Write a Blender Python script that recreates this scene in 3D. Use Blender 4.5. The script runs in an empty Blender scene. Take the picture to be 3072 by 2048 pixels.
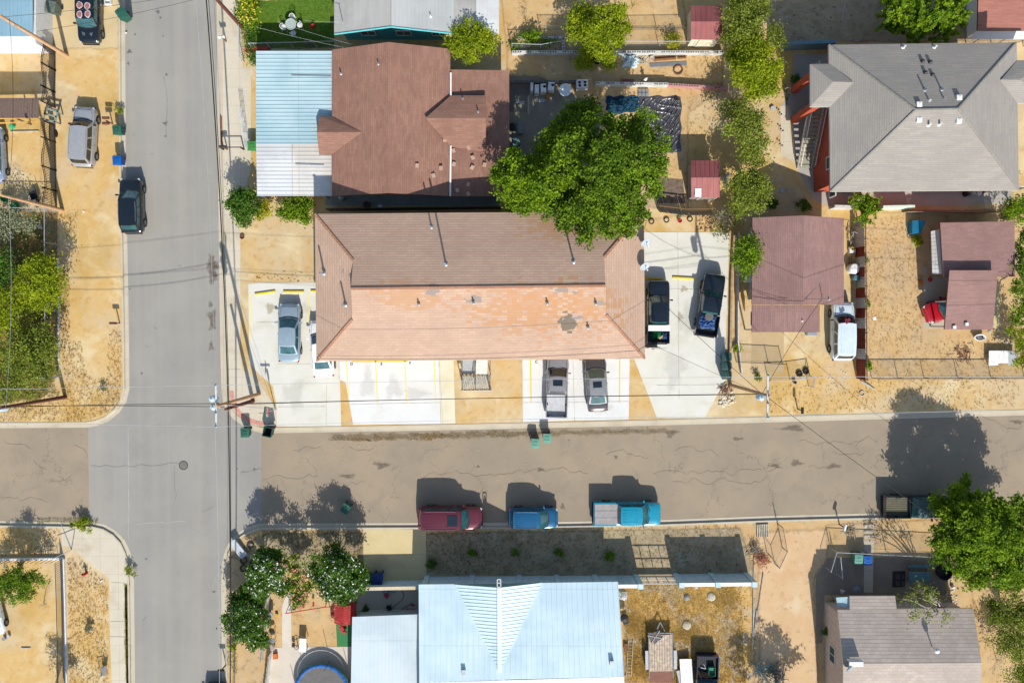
import bpy, bmesh, math, random
import numpy as np
from mathutils import Vector, Matrix
R = math.radians
random.seed(7); NR = np.random.RandomState(7)
S = bpy.context.scene; COL = S.collection
# ---------------------------------------------------------------- camera, sky, sun
CAM_H = 67.5; FPX = 2400.0; TILT = R(-1.3)
cam = bpy.data.cameras.new('camera'); camo = bpy.data.objects.new('camera', cam); COL.objects.link(camo)
camo.location = (0, 0, CAM_H); camo.rotation_euler = (TILT, 0, 0)
cam.sensor_width = 36; cam.lens = FPX/3072*36; cam.clip_end = 3000; S.camera = camo
SUN_EL = R(38.0); SUN_AZ = R(12.5)
w = bpy.data.worlds.new('World'); S.world = w; w.use_nodes = True
nt = w.node_tree; bg = nt.nodes['Background']
sky = nt.nodes.new('ShaderNodeTexSky'); sky.sky_type = 'NISHITA'; sky.sun_disc = False
sky.sun_elevation = SUN_EL; sky.sun_rotation = math.pi-SUN_AZ; sky.air_density = 1.2
nt.links.new(sky.outputs[0], bg.inputs[0]); bg.inputs[1].default_value = 0.13
sl = bpy.data.lights.new('sun', 'SUN'); sl.energy = 5.0; sl.angle = R(0.5); sl.color = (1, .965, .9)
so = bpy.data.objects.new('sun', sl); COL.objects.link(so)
sd = Vector((-math.sin(SUN_AZ)*math.cos(SUN_EL), math.cos(SUN_AZ)*math.cos(SUN_EL), -math.sin(SUN_EL)))
so.rotation_euler = sd.to_track_quat('-Z', 'Y').to_euler(); so.location = (20, -60, 60)
S.view_settings.view_transform = 'Standard'; S.view_settings.look = 'None'
S.view_settings.exposure = 0.41; S.view_settings.gamma = 1.0
S.render.engine = 'CYCLES'
# ---------------------------------------------------------------- coordinates
def P(u, v, z=0.0):
    """point at height z seen at photo pixel (u,v) of 3072x2048"""
    dx = (u-1536)/FPX; dy = (1024-v)/FPX
    y = dy*math.cos(TILT)+math.sin(TILT); zz = dy*math.sin(TILT)-math.cos(TILT)
    t = (z-CAM_H)/zz
    return Vector((dx*t, y*t, z))
def K(k, x, y):
    if k == 0: return x*1.30612, y*1.30612
    k -= 1
    return (k % 4)*768+x/3.0625, (k//4)*512+y/3.0625
def W(k, x, y, z=0.0): return P(*K(k, x, y), z)
def WL(k, pts, z=0.0): return [W(k, p[0], p[1], p[2] if len(p) > 2 else z) for p in pts]
def MX(items, z=0.0): return [W(i[0], i[1], i[2], i[3] if len(i) > 3 else z) for i in items]
# ---------------------------------------------------------------- objects
def tag(o, label=None, cat=None, group=None, kind=None):
    if label: o['label'] = label
    if cat: o['category'] = cat
    if group: o['group'] = group
    if kind: o['kind'] = kind
    return o
def empty(name, loc=(0, 0, 0), rz=0, label=None, cat=None, group=None):
    o = bpy.data.objects.new(name, None); COL.objects.link(o)
    o.location = loc; o.rotation_euler = (0, 0, rz); o.empty_display_size = .3
    return tag(o, label, cat, group)
class MB:
    def __init__(s): s.v = []; s.f = []; s.m = []
    def face(s, pts, m=0):
        i = len(s.v); s.v += [tuple(p) for p in pts]; s.f.append(list(range(i, i+len(pts)))); s.m.append(m)
    def raw(s, v, f, m=0):
        i = len(s.v); s.v += [tuple(p) for p in v]; s.f += [[i+a for a in q] for q in f]; s.m += [m]*len(f)
    def prism(s, pts, z0, z1, m=0, top=True, bot=False):
        n = len(pts)
        a = sum(pts[i][0]*pts[(i+1) % n][1]-pts[(i+1) % n][0]*pts[i][1] for i in range(n))
        if a < 0: pts = pts[::-1]
        v = [(p[0], p[1], z0) for p in pts]+[(p[0], p[1], z1) for p in pts]
        f = [[i, (i+1) % n, n+(i+1) % n, n+i] for i in range(n)]
        if top: f.append([n+i for i in range(n)])
        if bot: f.append([n-1-i for i in range(n)])
        s.raw(v, f, m)
    def box(s, c, sz, rz=0, m=0, rot=None):
        M_ = rot if rot is not None else Matrix.Rotation(rz, 3, 'Z')
        v = [Vector(c)+M_@Vector((x*sz[0]/2, y*sz[1]/2, z*sz[2]/2)) for x in (-1, 1) for y in (-1, 1) for z in (-1, 1)]
        s.raw(v, [[0, 1, 3, 2], [4, 6, 7, 5], [0, 4, 5, 1], [2, 3, 7, 6], [0, 2, 6, 4], [1, 5, 7, 3]], m)
    def bar(s, a, b, w, h=None, m=0):
        a = Vector(a); b = Vector(b); d = b-a; L = d.length
        if L < 1e-5: return
        q = d.to_track_quat('X', 'Z').to_matrix(); s.box((a+b)/2, (L, w, h or w), m=m, rot=q)
    def tube(s, a, b, r0, r1=None, n=6, m=0, cap=True):
        a = Vector(a); b = Vector(b); r1 = r0 if r1 is None else r1
        if (b-a).length < 1e-5: return
        q = (b-a).to_track_quat('Z', 'Y').to_matrix(); v = []
        for p, r in ((a, r0), (b, r1)):
            for i in range(n):
                t = 2*math.pi*i/n; v.append(p+q@Vector((r*math.cos(t), r*math.sin(t), 0)))
        f = [[i, (i+1) % n, n+(i+1) % n, n+i] for i in range(n)]
        if cap: f += [[n-1-i for i in range(n)], [n+i for i in range(n)]]
        s.raw(v, f, m)
    def path(s, pts, r, n=5, m=0):
        for a, b in zip(pts[:-1], pts[1:]): s.tube(a, b, r, r, n, m)
    def lathe(s, c, prof, n=16, m=0, q=None):
        q = q or Matrix.Identity(3); c = Vector(c); v = []; f = []
        for r, z in prof:
            for i in range(n):
                t = 2*math.pi*i/n; v.append(c+q@Vector((r*math.cos(t), r*math.sin(t), z)))
        for j in range(len(prof)-1):
            for i in range(n): f.append([j*n+i, j*n+(i+1) % n, (j+1)*n+(i+1) % n, (j+1)*n+i])
        f += [[n-1-i for i in range(n)], [(len(prof)-1)*n+i for i in range(n)]]
        s.raw(v, f, m)
    def grid(s, fn, nu, nv, m=0):
        v = [fn(i/nu, j/nv) for j in range(nv+1) for i in range(nu+1)]
        f = [[j*(nu+1)+i, j*(nu+1)+i+1, (j+1)*(nu+1)+i+1, (j+1)*(nu+1)+i] for j in range(nv) for i in range(nu)]
        s.raw(v, f, m)
    def build(s, name, mats, parent=None, world=True, smooth=False):
        me = bpy.data.meshes.new(name); v = s.v
        off = Vector((0, 0, 0))
        if parent is not None and world:
            off = Vector(parent.location)
            if parent.parent: off = off+Vector(parent.parent.location)
            v = [(a[0]-off[0], a[1]-off[1], a[2]-off[2]) for a in v]
        me.from_pydata([tuple(a) for a in v], [], s.f)
        if not isinstance(mats, (list, tuple)): mats = [mats]
        for m in mats: me.materials.append(m)
        if len(mats) > 1:
            for p, mi in zip(me.polygons, s.m): p.material_index = mi
        if smooth:
            for p in me.polygons: p.use_smooth = True
        me.update()
        o = bpy.data.objects.new(name, me); COL.objects.link(o)
        if parent is not None: o.parent = parent
        return o
def weld(o, d=.0005, norm=True):
    bm = bmesh.new(); bm.from_mesh(o.data); bmesh.ops.remove_doubles(bm, verts=bm.verts, dist=d)
    if norm: bmesh.ops.recalc_face_normals(bm, faces=bm.faces)
    bm.to_mesh(o.data); bm.free(); return o
def smooth_angle(o, ang=40):
    weld(o)
    for p in o.data.polygons: p.use_smooth = True
    o.data.set_sharp_from_angle(angle=R(ang)); return o
def slab(name, verts, faces, t, mat, parent=None, fmat=None):
    """roof-like slab: top faces plus thickness t straight down"""
    b = MB(); cen = sum((Vector(v) for v in verts), Vector())/len(verts)
    fs = []
    for f in faces:
        n = Vector(); k = len(f)
        for i in range(k):
            a = Vector(verts[f[i]]); c = Vector(verts[f[(i+1) % k]]); n += a.cross(c)
        fs.append(f if n.z > 0 else f[::-1])
    ed = {}
    for f in fs:
        for i in range(len(f)): ed[(f[i], f[(i+1) % len(f)])] = 1
    lo = [(v[0], v[1], v[2]-t) for v in verts]
    b.raw(verts, fs, 0); b.raw(lo, [f[::-1] for f in fs], 1)
    for (i, j) in ed:
        if (j, i) not in ed: b.raw([verts[i], verts[j], lo[j], lo[i]], [[0, 3, 2, 1]], 1)
    return b.build(name, [mat, fmat or mat], parent)
# ---------------------------------------------------------------- materials
def lin(c):
    c /= 255.0
    return c/12.92 if c <= .04045 else ((c+.055)/1.055)**2.4
def C(r, g, b, k=.62): return (lin(r)*k, lin(g)*k, lin(b)*k, 1)
class NT:
    def __init__(s, m): s.t = m.node_tree
    def __call__(s, typ, out=0, props=None, **kw):
        n = s.t.nodes.new('ShaderNode'+typ)
        for k, v in (props or {}).items(): setattr(n, k, v)
        for k, v in kw.items():
            key = int(k[1:]) if k[0] == 'i' and k[1:].isdigit() else k.replace('_', ' ')
            i = n.inputs[key]
            if hasattr(v, 'is_output') or isinstance(v, bpy.types.NodeSocket): s.t.links.new(v, i)
            else: i.default_value = v
        return n.outputs[out]
    def math(s, op, a, b=0, c=0): return s('Math', props={'operation': op}, i0=a, i1=b, i2=c)
    def mix(s, f, a, b):
        n = s.t.nodes.new('ShaderNodeMix'); n.data_type = 'RGBA'
        for i, v in ((0, f), (6, a), (7, b)):
            if isinstance(v, bpy.types.NodeSocket): s.t.links.new(v, n.inputs[i])
            else: n.inputs[i].default_value = v
        return n.outputs[2]
    def ramp(s, f, lo, hi):
        return s('MapRange', props={'interpolation_type': 'SMOOTHSTEP'}, Value=f, From_Min=lo, From_Max=hi)
    def noise(s, vec, sc, det=4, rough=.6, dist=0): return s('TexNoise', Vector=vec, Scale=sc, Detail=det, Roughness=rough, Distortion=dist)
def newmat(name):
    m = bpy.data.materials.new(name); m.use_nodes = True
    return m, NT(m), m.node_tree.nodes['Principled BSDF']
def setp(m, nt_, bs, color=None, rough=.85, metal=0, bump=None, bstr=.3, bdist=.02, coat=0, spec=.3):
    if color is not None:
        if isinstance(color, bpy.types.NodeSocket): m.node_tree.links.new(color, bs.inputs['Base Color'])
        else: bs.inputs['Base Color'].default_value = color
    bs.inputs['Roughness'].default_value = rough; bs.inputs['Metallic'].default_value = metal
    bs.inputs['Coat Weight'].default_value = coat; bs.inputs['Coat Roughness'].default_value = .05
    bs.inputs['Specular IOR Level'].default_value = spec
    if bump is not None:
        b = nt_('Bump', Strength=bstr, Distance=bdist, Height=bump)
        m.node_tree.links.new(b, bs.inputs['Normal'])
CACHE = {}
def plain(name, col, rough=.7, metal=0, var=.12, sc=3, coat=0, spec=.3, obj=True, bump=0):
    """simple surface with slight procedural variation and wear"""
    if name in CACHE: return CACHE[name]
    m, n, bs = newmat(name)
    v = n('TexCoord', out=3) if obj else n('NewGeometry', out=0)
    f = n.noise(v, sc, 5, .65)
    a = tuple(c*(1-var) for c in col[:3])+(1,); b = tuple(min(1, c*(1+var)) for c in col[:3])+(1,)
    c = n.mix(n.ramp(f, .3, .7), a, b)
    setp(m, n, bs, c, rough, metal, coat=coat, spec=spec, bump=n.noise(v, 30, 3) if bump else None, bstr=bump, bdist=.02)
    CACHE[name] = m; return m
def layered(name, base, layers, rough=.9, bump=None, spec=.2):
    """base colour pair + [(colour, noise scale, lo, hi, distortion)] patches, world coordinates"""
    if name in CACHE: return CACHE[name]
    m, n, bs = newmat(name); v = n('NewGeometry', out=0)
    c = n.mix(n.ramp(n.noise(v, base[2], 6, .65), .3, .7), base[0], base[1])
    for i, (col, sc, lo, hi, *d) in enumerate(layers):
        vv = n('VectorMath', props={'operation': 'ADD'}, i0=v, i1=(13.7*i+5, 7.3*i, 3.1*i))
        c = n.mix(n.math('MULTIPLY', n.ramp(n.noise(vv, sc, 6, .62, d[0] if d else 0), lo, hi), d[1] if len(d) > 1 else 1.0), c, col)
    bp = n.noise(v, bump[0], 5, .7) if bump else None
    setp(m, n, bs, c, rough, bump=bp, bstr=bump[1] if bump else 0, bdist=bump[2] if bump else .02, spec=spec)
    CACHE[name] = m; return m
def shingle(name, c1, c2, mortar, row=.19, wid=.8, patches=None, weather=.25):
    m, n, bs = newmat(name); g = n('NewGeometry', out=0); nr = n('NewGeometry', out=3)
    sp = n.t.nodes.new('ShaderNodeSeparateXYZ'); n.t.links.new(g, sp.inputs[0])
    sn = n.t.nodes.new('ShaderNodeSeparateXYZ'); n.t.links.new(nr, sn.inputs[0])
    ax = n.math('ABSOLUTE', sn.outputs[0]); ay = n.math('ABSOLUTE', sn.outputs[1])
    sel = n.math('GREATER_THAN', ax, ay)
    dn = lambda c_, s_: n.math('MULTIPLY', c_, n.math('SIGN', s_))
    va = n('CombineXYZ', X=sp.outputs[0], Y=dn(sp.outputs[1], sn.outputs[1])); vb = n('CombineXYZ', X=sp.outputs[1], Y=dn(sp.outputs[0], sn.outputs[0]))
    mv = n.t.nodes.new('ShaderNodeMix'); mv.data_type = 'VECTOR'
    n.t.links.new(sel, mv.inputs[0]); n.t.links.new(va, mv.inputs[4]); n.t.links.new(vb, mv.inputs[5]); vec = mv.outputs[1]
    wv = n('VectorMath', props={'operation': 'ADD'}, i0=vec, i1=n('VectorMath', props={'operation': 'MULTIPLY'}, i0=n('TexNoise', out=1, Vector=vec, Scale=.8), i1=(0, .03, 0)))
    br = n.t.nodes.new('ShaderNodeTexBrick'); n.t.links.new(wv, br.inputs['Vector'])
    for k, v in (('Color1', c1), ('Color2', c2), ('Mortar', mortar), ('Scale', 1.0), ('Mortar Size', .006), ('Mortar Smooth', .6), ('Bias', 0.0), ('Brick Width', wid), ('Row Height', row)): br.inputs[k].default_value = v
    c = br.outputs[0]
    big = n.ramp(n.noise(g, .35, 6, .6), .35, .7); fine = n.noise(g, 9, 4, .7)
    dk = tuple(x*(1-weather) for x in c1[:3])+(1,)
    c = n.mix(n.math('MULTIPLY', big, .6), c, dk)
    c = n.mix(n.math('MULTIPLY', n.ramp(fine, .45, .75), .3), c, tuple(min(1, x*1.25) for x in c2[:3])+(1,))
    if patches:
        dv = n('VectorMath', props={'operation': 'DIVIDE'}, i0=vec, i1=(wid*.7, row, 1))
        fl = n('VectorMath', props={'operation': 'FLOOR'}, i0=dv)
        wn = n('TexWhiteNoise', i0=fl)
        for (cx, cy, rx, ry, thr, col) in patches:
            d = n('VectorMath', props={'operation': 'SUBTRACT'}, i0=g, i1=(cx, cy, 0))
            d = n('VectorMath', props={'operation': 'MULTIPLY'}, i0=d, i1=(1/rx, 1/ry, 0))
            L = n('VectorMath', out=1, props={'operation': 'LENGTH'}, i0=d)
            q = n.math('SUBTRACT', 1.0, L)
            q = n.math('MULTIPLY', q, thr)
            f = n.math('MULTIPLY', n.math('GREATER_THAN', q, wn), n.math('LESS_THAN', L, 1.0))
            c = n.mix(n.math('MULTIPLY', f, .85 if col[0] < .3 else .6), c, col)
    saw = n.math('FRACT', n.math('DIVIDE', n('SeparateXYZ', out=1, Vector=vec), row))
    c = n.mix(n.math('MULTIPLY', n.math('GREATER_THAN', saw, .86), .13), c, (c1[0]*.35, c1[1]*.33, c1[2]*.33, 1))  # tab edges darkened in the colour for the shade below each course
    setp(m, n, bs, c, .95, bump=n.math('ADD', saw, n.math('MULTIPLY', fine, .35)), bstr=.6, bdist=.02, spec=.15)
    return m
def metal_roof(name, axis, pitch, c, cs, dirt, rough=.35, metal=.5, spec=.5):
    """painted sheet metal with dirt; ribs are modelled, axis only used for streak direction"""
    m, n, bs = newmat(name); g = n('NewGeometry', out=0); lap = n.math('FRACT', n.math('DIVIDE', n('SeparateXYZ', out=1 if axis == 'y' else 0, Vector=g), 4.3))
    sc = (1, .08, .2) if axis == 'y' else (.08, 1, .2)
    st = n('VectorMath', props={'operation': 'MULTIPLY'}, i0=g, i1=sc)
    f = n.noise(st, 3.0, 5, .6); f2 = n.noise(g, .25, 5, .6)
    cc = n.mix(n.ramp(f, .35, .7), c, cs); cc = n.mix(n.math('MULTIPLY', n.ramp(f2, .42, .66), .75), cc, dirt); dk = (dirt[0]*.62, dirt[1]*.6, dirt[2]*.56, 1)
    cc = n.mix(n.math('MULTIPLY', n.ramp(n.noise(st, 5.5, 5, .7), .6, .8), .4), cc, dk); cc = n.mix(n.math('MULTIPLY', n.math('GREATER_THAN', lap, .988), .35), cc, dk)
    setp(m, n, bs, cc, rough, metal, spec=spec); return m
def foliage(name, ca, cb, trans=.35):
    m, n, bs = newmat(name)
    at = n.t.nodes.new('ShaderNodeAttribute'); at.attribute_name = 'tint'; f = at.outputs['Fac']
    c = n.mix(f, ca, cb); setp(m, n, bs, c, .6, spec=.12)
    tr = n.t.nodes.new('ShaderNodeBsdfTranslucent'); n.t.links.new(c, tr.inputs[0])
    mx = n.t.nodes.new('ShaderNodeMixShader'); mx.inputs[0].default_value = trans
    n.t.links.new(bs.outputs[0], mx.inputs[1]); n.t.links.new(tr.outputs[0], mx.inputs[2])
    n.t.links.new(mx.outputs[0], n.t.nodes['Material Output'].inputs[0]); return m
def inset(pts, d):
    """inset a ccw/cw polygon (list of vectors) by d in xy"""
    n = len(pts); a = sum(pts[i][0]*pts[(i+1) % n][1]-pts[(i+1) % n][0]*pts[i][1] for i in range(n)); s_ = 1 if a > 0 else -1
    out = []
    for i in range(n):
        p0 = Vector(pts[i-1][:2]); p1 = Vector(pts[i][:2]); p2 = Vector(pts[(i+1) % n][:2])
        e1 = (p1-p0).normalized(); e2 = (p2-p1).normalized()
        n1 = Vector((-e1.y, e1.x))*s_; n2 = Vector((-e2.y, e2.x))*s_
        k = 1+n1.dot(n2); q = p1+(n1+n2)*d/max(k, .2); out.append(q)
    return out
def leaf_mesh(name, pos, size, mat, parent, up=.5, tintbase=None, aspect=.6):
    n = len(pos); pos = np.asarray(pos, float)
    nrm = NR.normal(size=(n, 3)); nrm /= np.linalg.norm(nrm, axis=1)[:, None]
    nrm[:, 2] = np.abs(nrm[:, 2])+up; nrm /= np.linalg.norm(nrm, axis=1)[:, None]
    t = np.cross(nrm, NR.normal(size=(n, 3))); t /= np.linalg.norm(t, axis=1)[:, None]+1e-9
    b = np.cross(nrm, t); s = size*NR.uniform(.6, 1.35, n)[:, None]
    q = np.stack([pos-t*s*.5, pos-b*s*.5*aspect, pos+t*s*.5, pos+b*s*.5*aspect], 1).reshape(-1, 3)
    off = Vector(parent.location)if parent else Vector()
    q -= np.array([off.x, off.y, off.z])
    me = bpy.data.meshes.new(name); me.vertices.add(4*n); me.vertices.foreach_set('co', q.ravel())
    me.loops.add(4*n); me.loops.foreach_set('vertex_index', np.arange(4*n)); me.polygons.add(n)
    me.polygons.foreach_set('loop_start', np.arange(0, 4*n, 4)); me.polygons.foreach_set('loop_total', np.full(n, 4))
    me.update(calc_edges=True); me.materials.append(mat)
    at = me.attributes.new('tint', 'FLOAT', 'FACE')
    tb = NR.uniform(0, 1, n) if tintbase is None else np.clip(.55*tintbase+.45*NR.uniform(0, 1, n), 0, 1)
    at.data.foreach_set('value', tb.astype(np.float32))
    o = bpy.data.objects.new(name, me); COL.objects.link(o); o.parent = parent; return o
# ================================================================ SETTING: ground, streets, kerbs, pavements
DIRT = layered('dry_dirt', (C(226, 184, 114), C(234, 200, 140), .8), [(C(222, 200, 164), .13, .44, .62, .6, .75), (C(150, 116, 70), 26, .58, .8, 0, .45), 
    (C(206, 160, 92), 1.6, .52, .72, .4, .7), (C(242, 222, 178), .33, .5, .68, .5, .8), (C(150, 118, 66), 9, .62, .74, 0, .6), (C(206, 165, 82), .18, .5, .7, 0, .6)], bump=(14, .5, .05))
DIRT2 = layered('yard_dirt', (C(218, 178, 120), C(230, 196, 144), .7), [(C(198, 178, 148), .14, .46, .66, 0, .6), (C(130, 106, 74), 22, .58, .8, 0, .5), 
    (C(172, 140, 100), 1.6, .52, .72, 0, .8), (C(196, 178, 150), .4, .52, .72, 0, .6), (C(110, 92, 62), 7, .62, .75, 0, .6)], bump=(12, .5, .05))
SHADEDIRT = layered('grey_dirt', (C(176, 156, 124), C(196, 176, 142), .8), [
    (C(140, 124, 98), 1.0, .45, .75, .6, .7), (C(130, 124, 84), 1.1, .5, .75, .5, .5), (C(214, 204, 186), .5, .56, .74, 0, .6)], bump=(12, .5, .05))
LAWN = layered('lawn', (C(84, 122, 34), C(116, 146, 48), 3), [(C(72, 112, 22), 10, .45, .7, 0, .8), (C(150, 166, 70), 1.1, .55, .75, 0, .6)], bump=(30, .7, .05))
STRAW = layered('straw_ground', (C(220, 172, 90), C(236, 198, 132), 1.2), [
    (C(160, 112, 52), 3.5, .5, .68, 0, .7), (C(208, 194, 172), .55, .44, .6, .4, .9), (C(120, 92, 40), 11, .6, .72, 0, .7)], bump=(16, .8, .08))
def asphalt(name, a, b, tint, crackc, crack=.5, stain=C(110, 100, 92), streak=None):
    m, n, bs = newmat(name); g = n('NewGeometry', out=0)
    c = n.mix(n.ramp(n.noise(g, .22, 6, .6), .35, .7), a, b)
    c = n.mix(n.math('MULTIPLY', n.ramp(n.noise(g, 55, 3, .8), .4, .7), .16), c, C(225, 220, 210))
    c = n.mix(n.math('MULTIPLY', n.ramp(n.noise(g, 38, 3, .8), .5, .75), .25), c, C(90, 86, 80))
    if streak:
        st = n('VectorMath', props={'operation': 'MULTIPLY'}, i0=g, i1=streak)
        c = n.mix(n.math('MULTIPLY', n.ramp(n.noise(st, 1.0, 4, .55), .35, .75), .5), c, tint)
    else: c = n.mix(n.math('MULTIPLY', n.ramp(n.noise(g, .6, 6, .65, .6), .48, .75), .5), c, tint)
    c = n.mix(n.math('MULTIPLY', n.ramp(n.noise(g, 1.3, 5, .6, .3), .66, .78), .5), c, stain)
    w_ = n('VectorMath', props={'operation': 'ADD'}, i0=g, i1=n('VectorMath', props={'operation': 'SCALE'}, i0=n('TexNoise', out=1, Vector=g, Scale=.9, Detail=5, Roughness=.7), Scale=2.2))
    vo = n('TexVoronoi', props={'feature': 'DISTANCE_TO_EDGE'}, Vector=w_, Scale=.17)
    vo = vo if True else vo
    cr = n.math('SUBTRACT', 1.0, n.ramp(vo, .0, .0045)); gate = n.ramp(n.noise(g, .12, 3, .5), .46, .56)
    c = n.mix(n.math('MULTIPLY', n.math('MULTIPLY', cr, gate), crack), c, crackc)
    setp(m, n, bs, c, .92, bump=n.noise(g, 60, 3, .8), bstr=.25, bdist=.01, spec=.2); return m
ASPH = asphalt('grey_asphalt', C(160, 156, 149), C(171, 167, 158), C(182, 176, 162), C(110, 108, 104), .25, streak=(1.1, .03, 1))
ASPHB = asphalt('brown_asphalt', C(164, 148, 126), C(177, 158, 132), C(152, 138, 122), C(92, 80, 70), .8, stain=C(132, 118, 104))
def concrete(name, a, b, dirt=C(196, 184, 152), amt=.5, joints=None):
    m, n, bs = newmat(name); g = n('NewGeometry', out=0)
    c = n.mix(n.ramp(n.noise(g, .7, 6, .65), .3, .7), a, b)
    c = n.mix(n.math('MULTIPLY', n.ramp(n.noise(g, .45, 6, .62, .5), .5, .75), amt), c, dirt)
    c = n.mix(n.math('MULTIPLY', n.ramp(n.noise(g, 24, 4, .75), .52, .75), .2), c, C(150, 144, 130))
    if joints:
        br = n.t.nodes.new('ShaderNodeTexBrick'); n.t.links.new(g, br.inputs['Vector']); br.offset = 0
        for k, v in (('Scale', 1.0), ('Mortar Size', .012), ('Brick Width', joints[0]), ('Row Height', joints[1])): br.inputs[k].default_value = v
        c = n.mix(n.math('MULTIPLY', br.outputs[1], .45), c, C(150, 140, 122))
    setp(m, n, bs, c, .85, bump=n.noise(g, 40, 3, .7), bstr=.15, bdist=.01, spec=.25); return m
CONC_L = concrete('lot_concrete', C(234, 231, 216), C(240, 237, 226), C(216, 208, 182), .5)
CONC_W = concrete('white_lot_concrete', C(240, 240, 237), C(246, 246, 243), C(222, 216, 202), .45)
CONC = concrete('old_concrete', C(222, 210, 186), C(230, 218, 196), C(198, 182, 152), .6, (1.52, 1.52))
CONCD = concrete('drive_concrete', C(226, 204, 150), C(232, 212, 162), C(206, 190, 150), .5)
KERB = concrete('kerb_concrete', C(212, 200, 176), C(220, 208, 184), C(186, 172, 142), .5, (3.05, 3.05))
ZR = -.12
b = MB(); b.face([(-700, -700, -.135), (700, -700, -.135), (700, 700, -.135), (-700, 700, -.135)])
tag(b.build('ground', DIRT2), kind='structure')
# street sheets (grey north-south street on top of the brown side street)
l = -120; r_ = 120
yb = [W(13, 0, 20).y]
b = MB(); b.face([(-130, W(13, 0, -200).y+6, -.128), (-130, W(9, 0, 600).y-6, -.128), (130, W(12, 0, 500).y+1, -.128), (130, W(16, 0, 200).y-3, -.128)][::-1])
b.v = [(-130, -20, -.128), (130, -20, -.128), (130, -1, -.128), (-130, -1, -.128)]; b.f = [[0, 1, 2, 3]]
tag(b.build('side_street', ASPHB), kind='structure')
st = [W(1, 1120, -2600), W(1, 1120, 0), W(5, 1150, 0), W(9, 1165, 0), W(9, 1160, 520), W(9, 1080, 640), W(9, 960, 730), W(9, 803, 775), W(9, 806, 1100), W(9, 812, 1568), W(13, 812, 130), W(13, 940, 130), W(13, 1200, 500), W(13, 1210, 1568), W(13, 1230, 5500),
      W(13, 2060, 5500), W(13, 2060, 500), W(13, 2110, 250), W(14, 50, 160), W(14, 46, 80), W(10, 50, 1568), W(10, 42, 1200), W(10, 46, 860), W(10, 46, 800), W(9, 2270, 760), W(9, 2120, 650), W(9, 2060, 500), W(9, 2040, 0), W(1, 2030, 0), W(1, 2020, -2600)]
b = MB(); b.face([(p.x, p.y, -.122) for p in st]); tag(b.build('street', ASPH), kind='structure')
NWE = [W(1, 1140, -2600), W(1, 1143, 0), W(1, 1150, 1568), W(5, 1170, 1000), W(9, 1180, 0), W(9, 1183, 440), W(9, 1155, 555), W(9, 1090, 655), W(9, 990, 735), W(9, 890, 775), W(9, 790, 792), W(9, 0, 797), W(9, -6000, 800)]
SWE = [W(13, -6000, 80), W(13, 0, 82), W(13, 600, 92), W(13, 850, 92), W(13, 960, 118), W(13, 1060, 175), W(13, 1140, 260), W(13, 1188, 360), W(13, 1212, 450), W(13, 1225, 640), W(13, 1235, 1568), W(13, 1260, 5500)]
NEE = [W(1, 1975, -2600), W(1, 1985, 0), W(1, 1997, 1568), W(5, 2010, 1000), W(9, 2018, 0), W(9, 2028, 430), W(9, 2045, 560), W(9, 2078, 640), W(9, 2140, 715), W(9, 2240, 785), W(9, 2330, 825), W(10, 60, 845), W(10, 200, 842), W(10, 1200, 826), W(10, 2352, 803), W(11, 1200, 776), W(12, 0, 745), W(12, 1000, 716), W(12, 2352, 680), W(12, 8000, 520)]
SEE = [W(13, 2070, 5500), W(13, 2035, 1568), W(13, 2028, 700), W(13, 2035, 480), W(13, 2052, 390), W(13, 2085, 300), W(13, 2150, 215), W(13, 2250, 150), W(13, 2352, 112), W(14, 60, 104), W(14, 1000, 102), W(14, 2352, 98), W(15, 1400, 72), W(16, 0, 36), W(16, 1400, 0), W(16, 8000, -150)]
# land starts behind the gutter
def inner(edge, flip, d=.36):
    out = []
    for i in range(len(edge)):
        a = Vector(edge[max(i-1, 0)][:2]); c = Vector(edge[min(i+1, len(edge)-1)][:2]); t = (c-a).normalized(); out.append(Vector(edge[i][:2])+Vector((-t.y, t.x))*d*flip)
    return out
def mkblock(edge, far, mat, flip):
    pts = [(p.x, p.y) for p in inner(edge, flip)]+far
    b = MB(); b.prism(pts, ZR-.03, -.002); tag(b.build('ground', mat), kind='structure')
    block_k(edge, flip)
def block_k(edge, flip):
    E = [inner(edge, flip, d) for d in (0, .33, .35, .5)]
    k = MB()
    for i in range(len(edge)-1):
        for A, za, B, zb in ((0, ZR+.004, 1, ZR-.002), (1, ZR-.002, 2, .025), (2, .025, 3, .025), (3, .025, 3, -.03)):
            a, c = E[A], E[B]
            k.face([(a[i].x, a[i].y, za), (a[i+1].x, a[i+1].y, za), (c[i+1].x, c[i+1].y, zb), (c[i].x, c[i].y, zb)])
    weld(tag(k.build('kerb', KERB), kind='structure'))
mkblock(NWE, [(-160, NWE[-1].y), (-160, NWE[0].y)], DIRT, -1)
mkblock(SWE, [(SWE[-1].x, -130), (-160, -130), (-160, SWE[0].y)], DIRT, -1)
mkblock(NEE, [(160, NEE[-1].y), (160, NEE[0].y)], DIRT, 1)
mkblock(SEE, [(160, SEE[-1].y), (160, -130)], DIRT2, -1)
ZC = [0.004]
def softmat(mat, top=1.0, amp=.9):
    nm = mat.name+'_soft%.1f' % top
    if nm in CACHE: return CACHE[nm]
    m = mat.copy(); m.name = nm; n = NT(m); bs = m.node_tree.nodes['Principled BSDF']; at = n.t.nodes.new('ShaderNodeAttribute'); at.attribute_name = 'fade'
    no = n.noise(n('NewGeometry', out=0), 1.6, 6, .7); f = n.math('ADD', at.outputs['Fac'], n.math('MULTIPLY', n.math('SUBTRACT', no, .5), amp))
    al = n.math('MULTIPLY', n.ramp(f, .25, .75), top); n.t.links.new(al, bs.inputs['Alpha']); CACHE[nm] = m; return m
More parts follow.
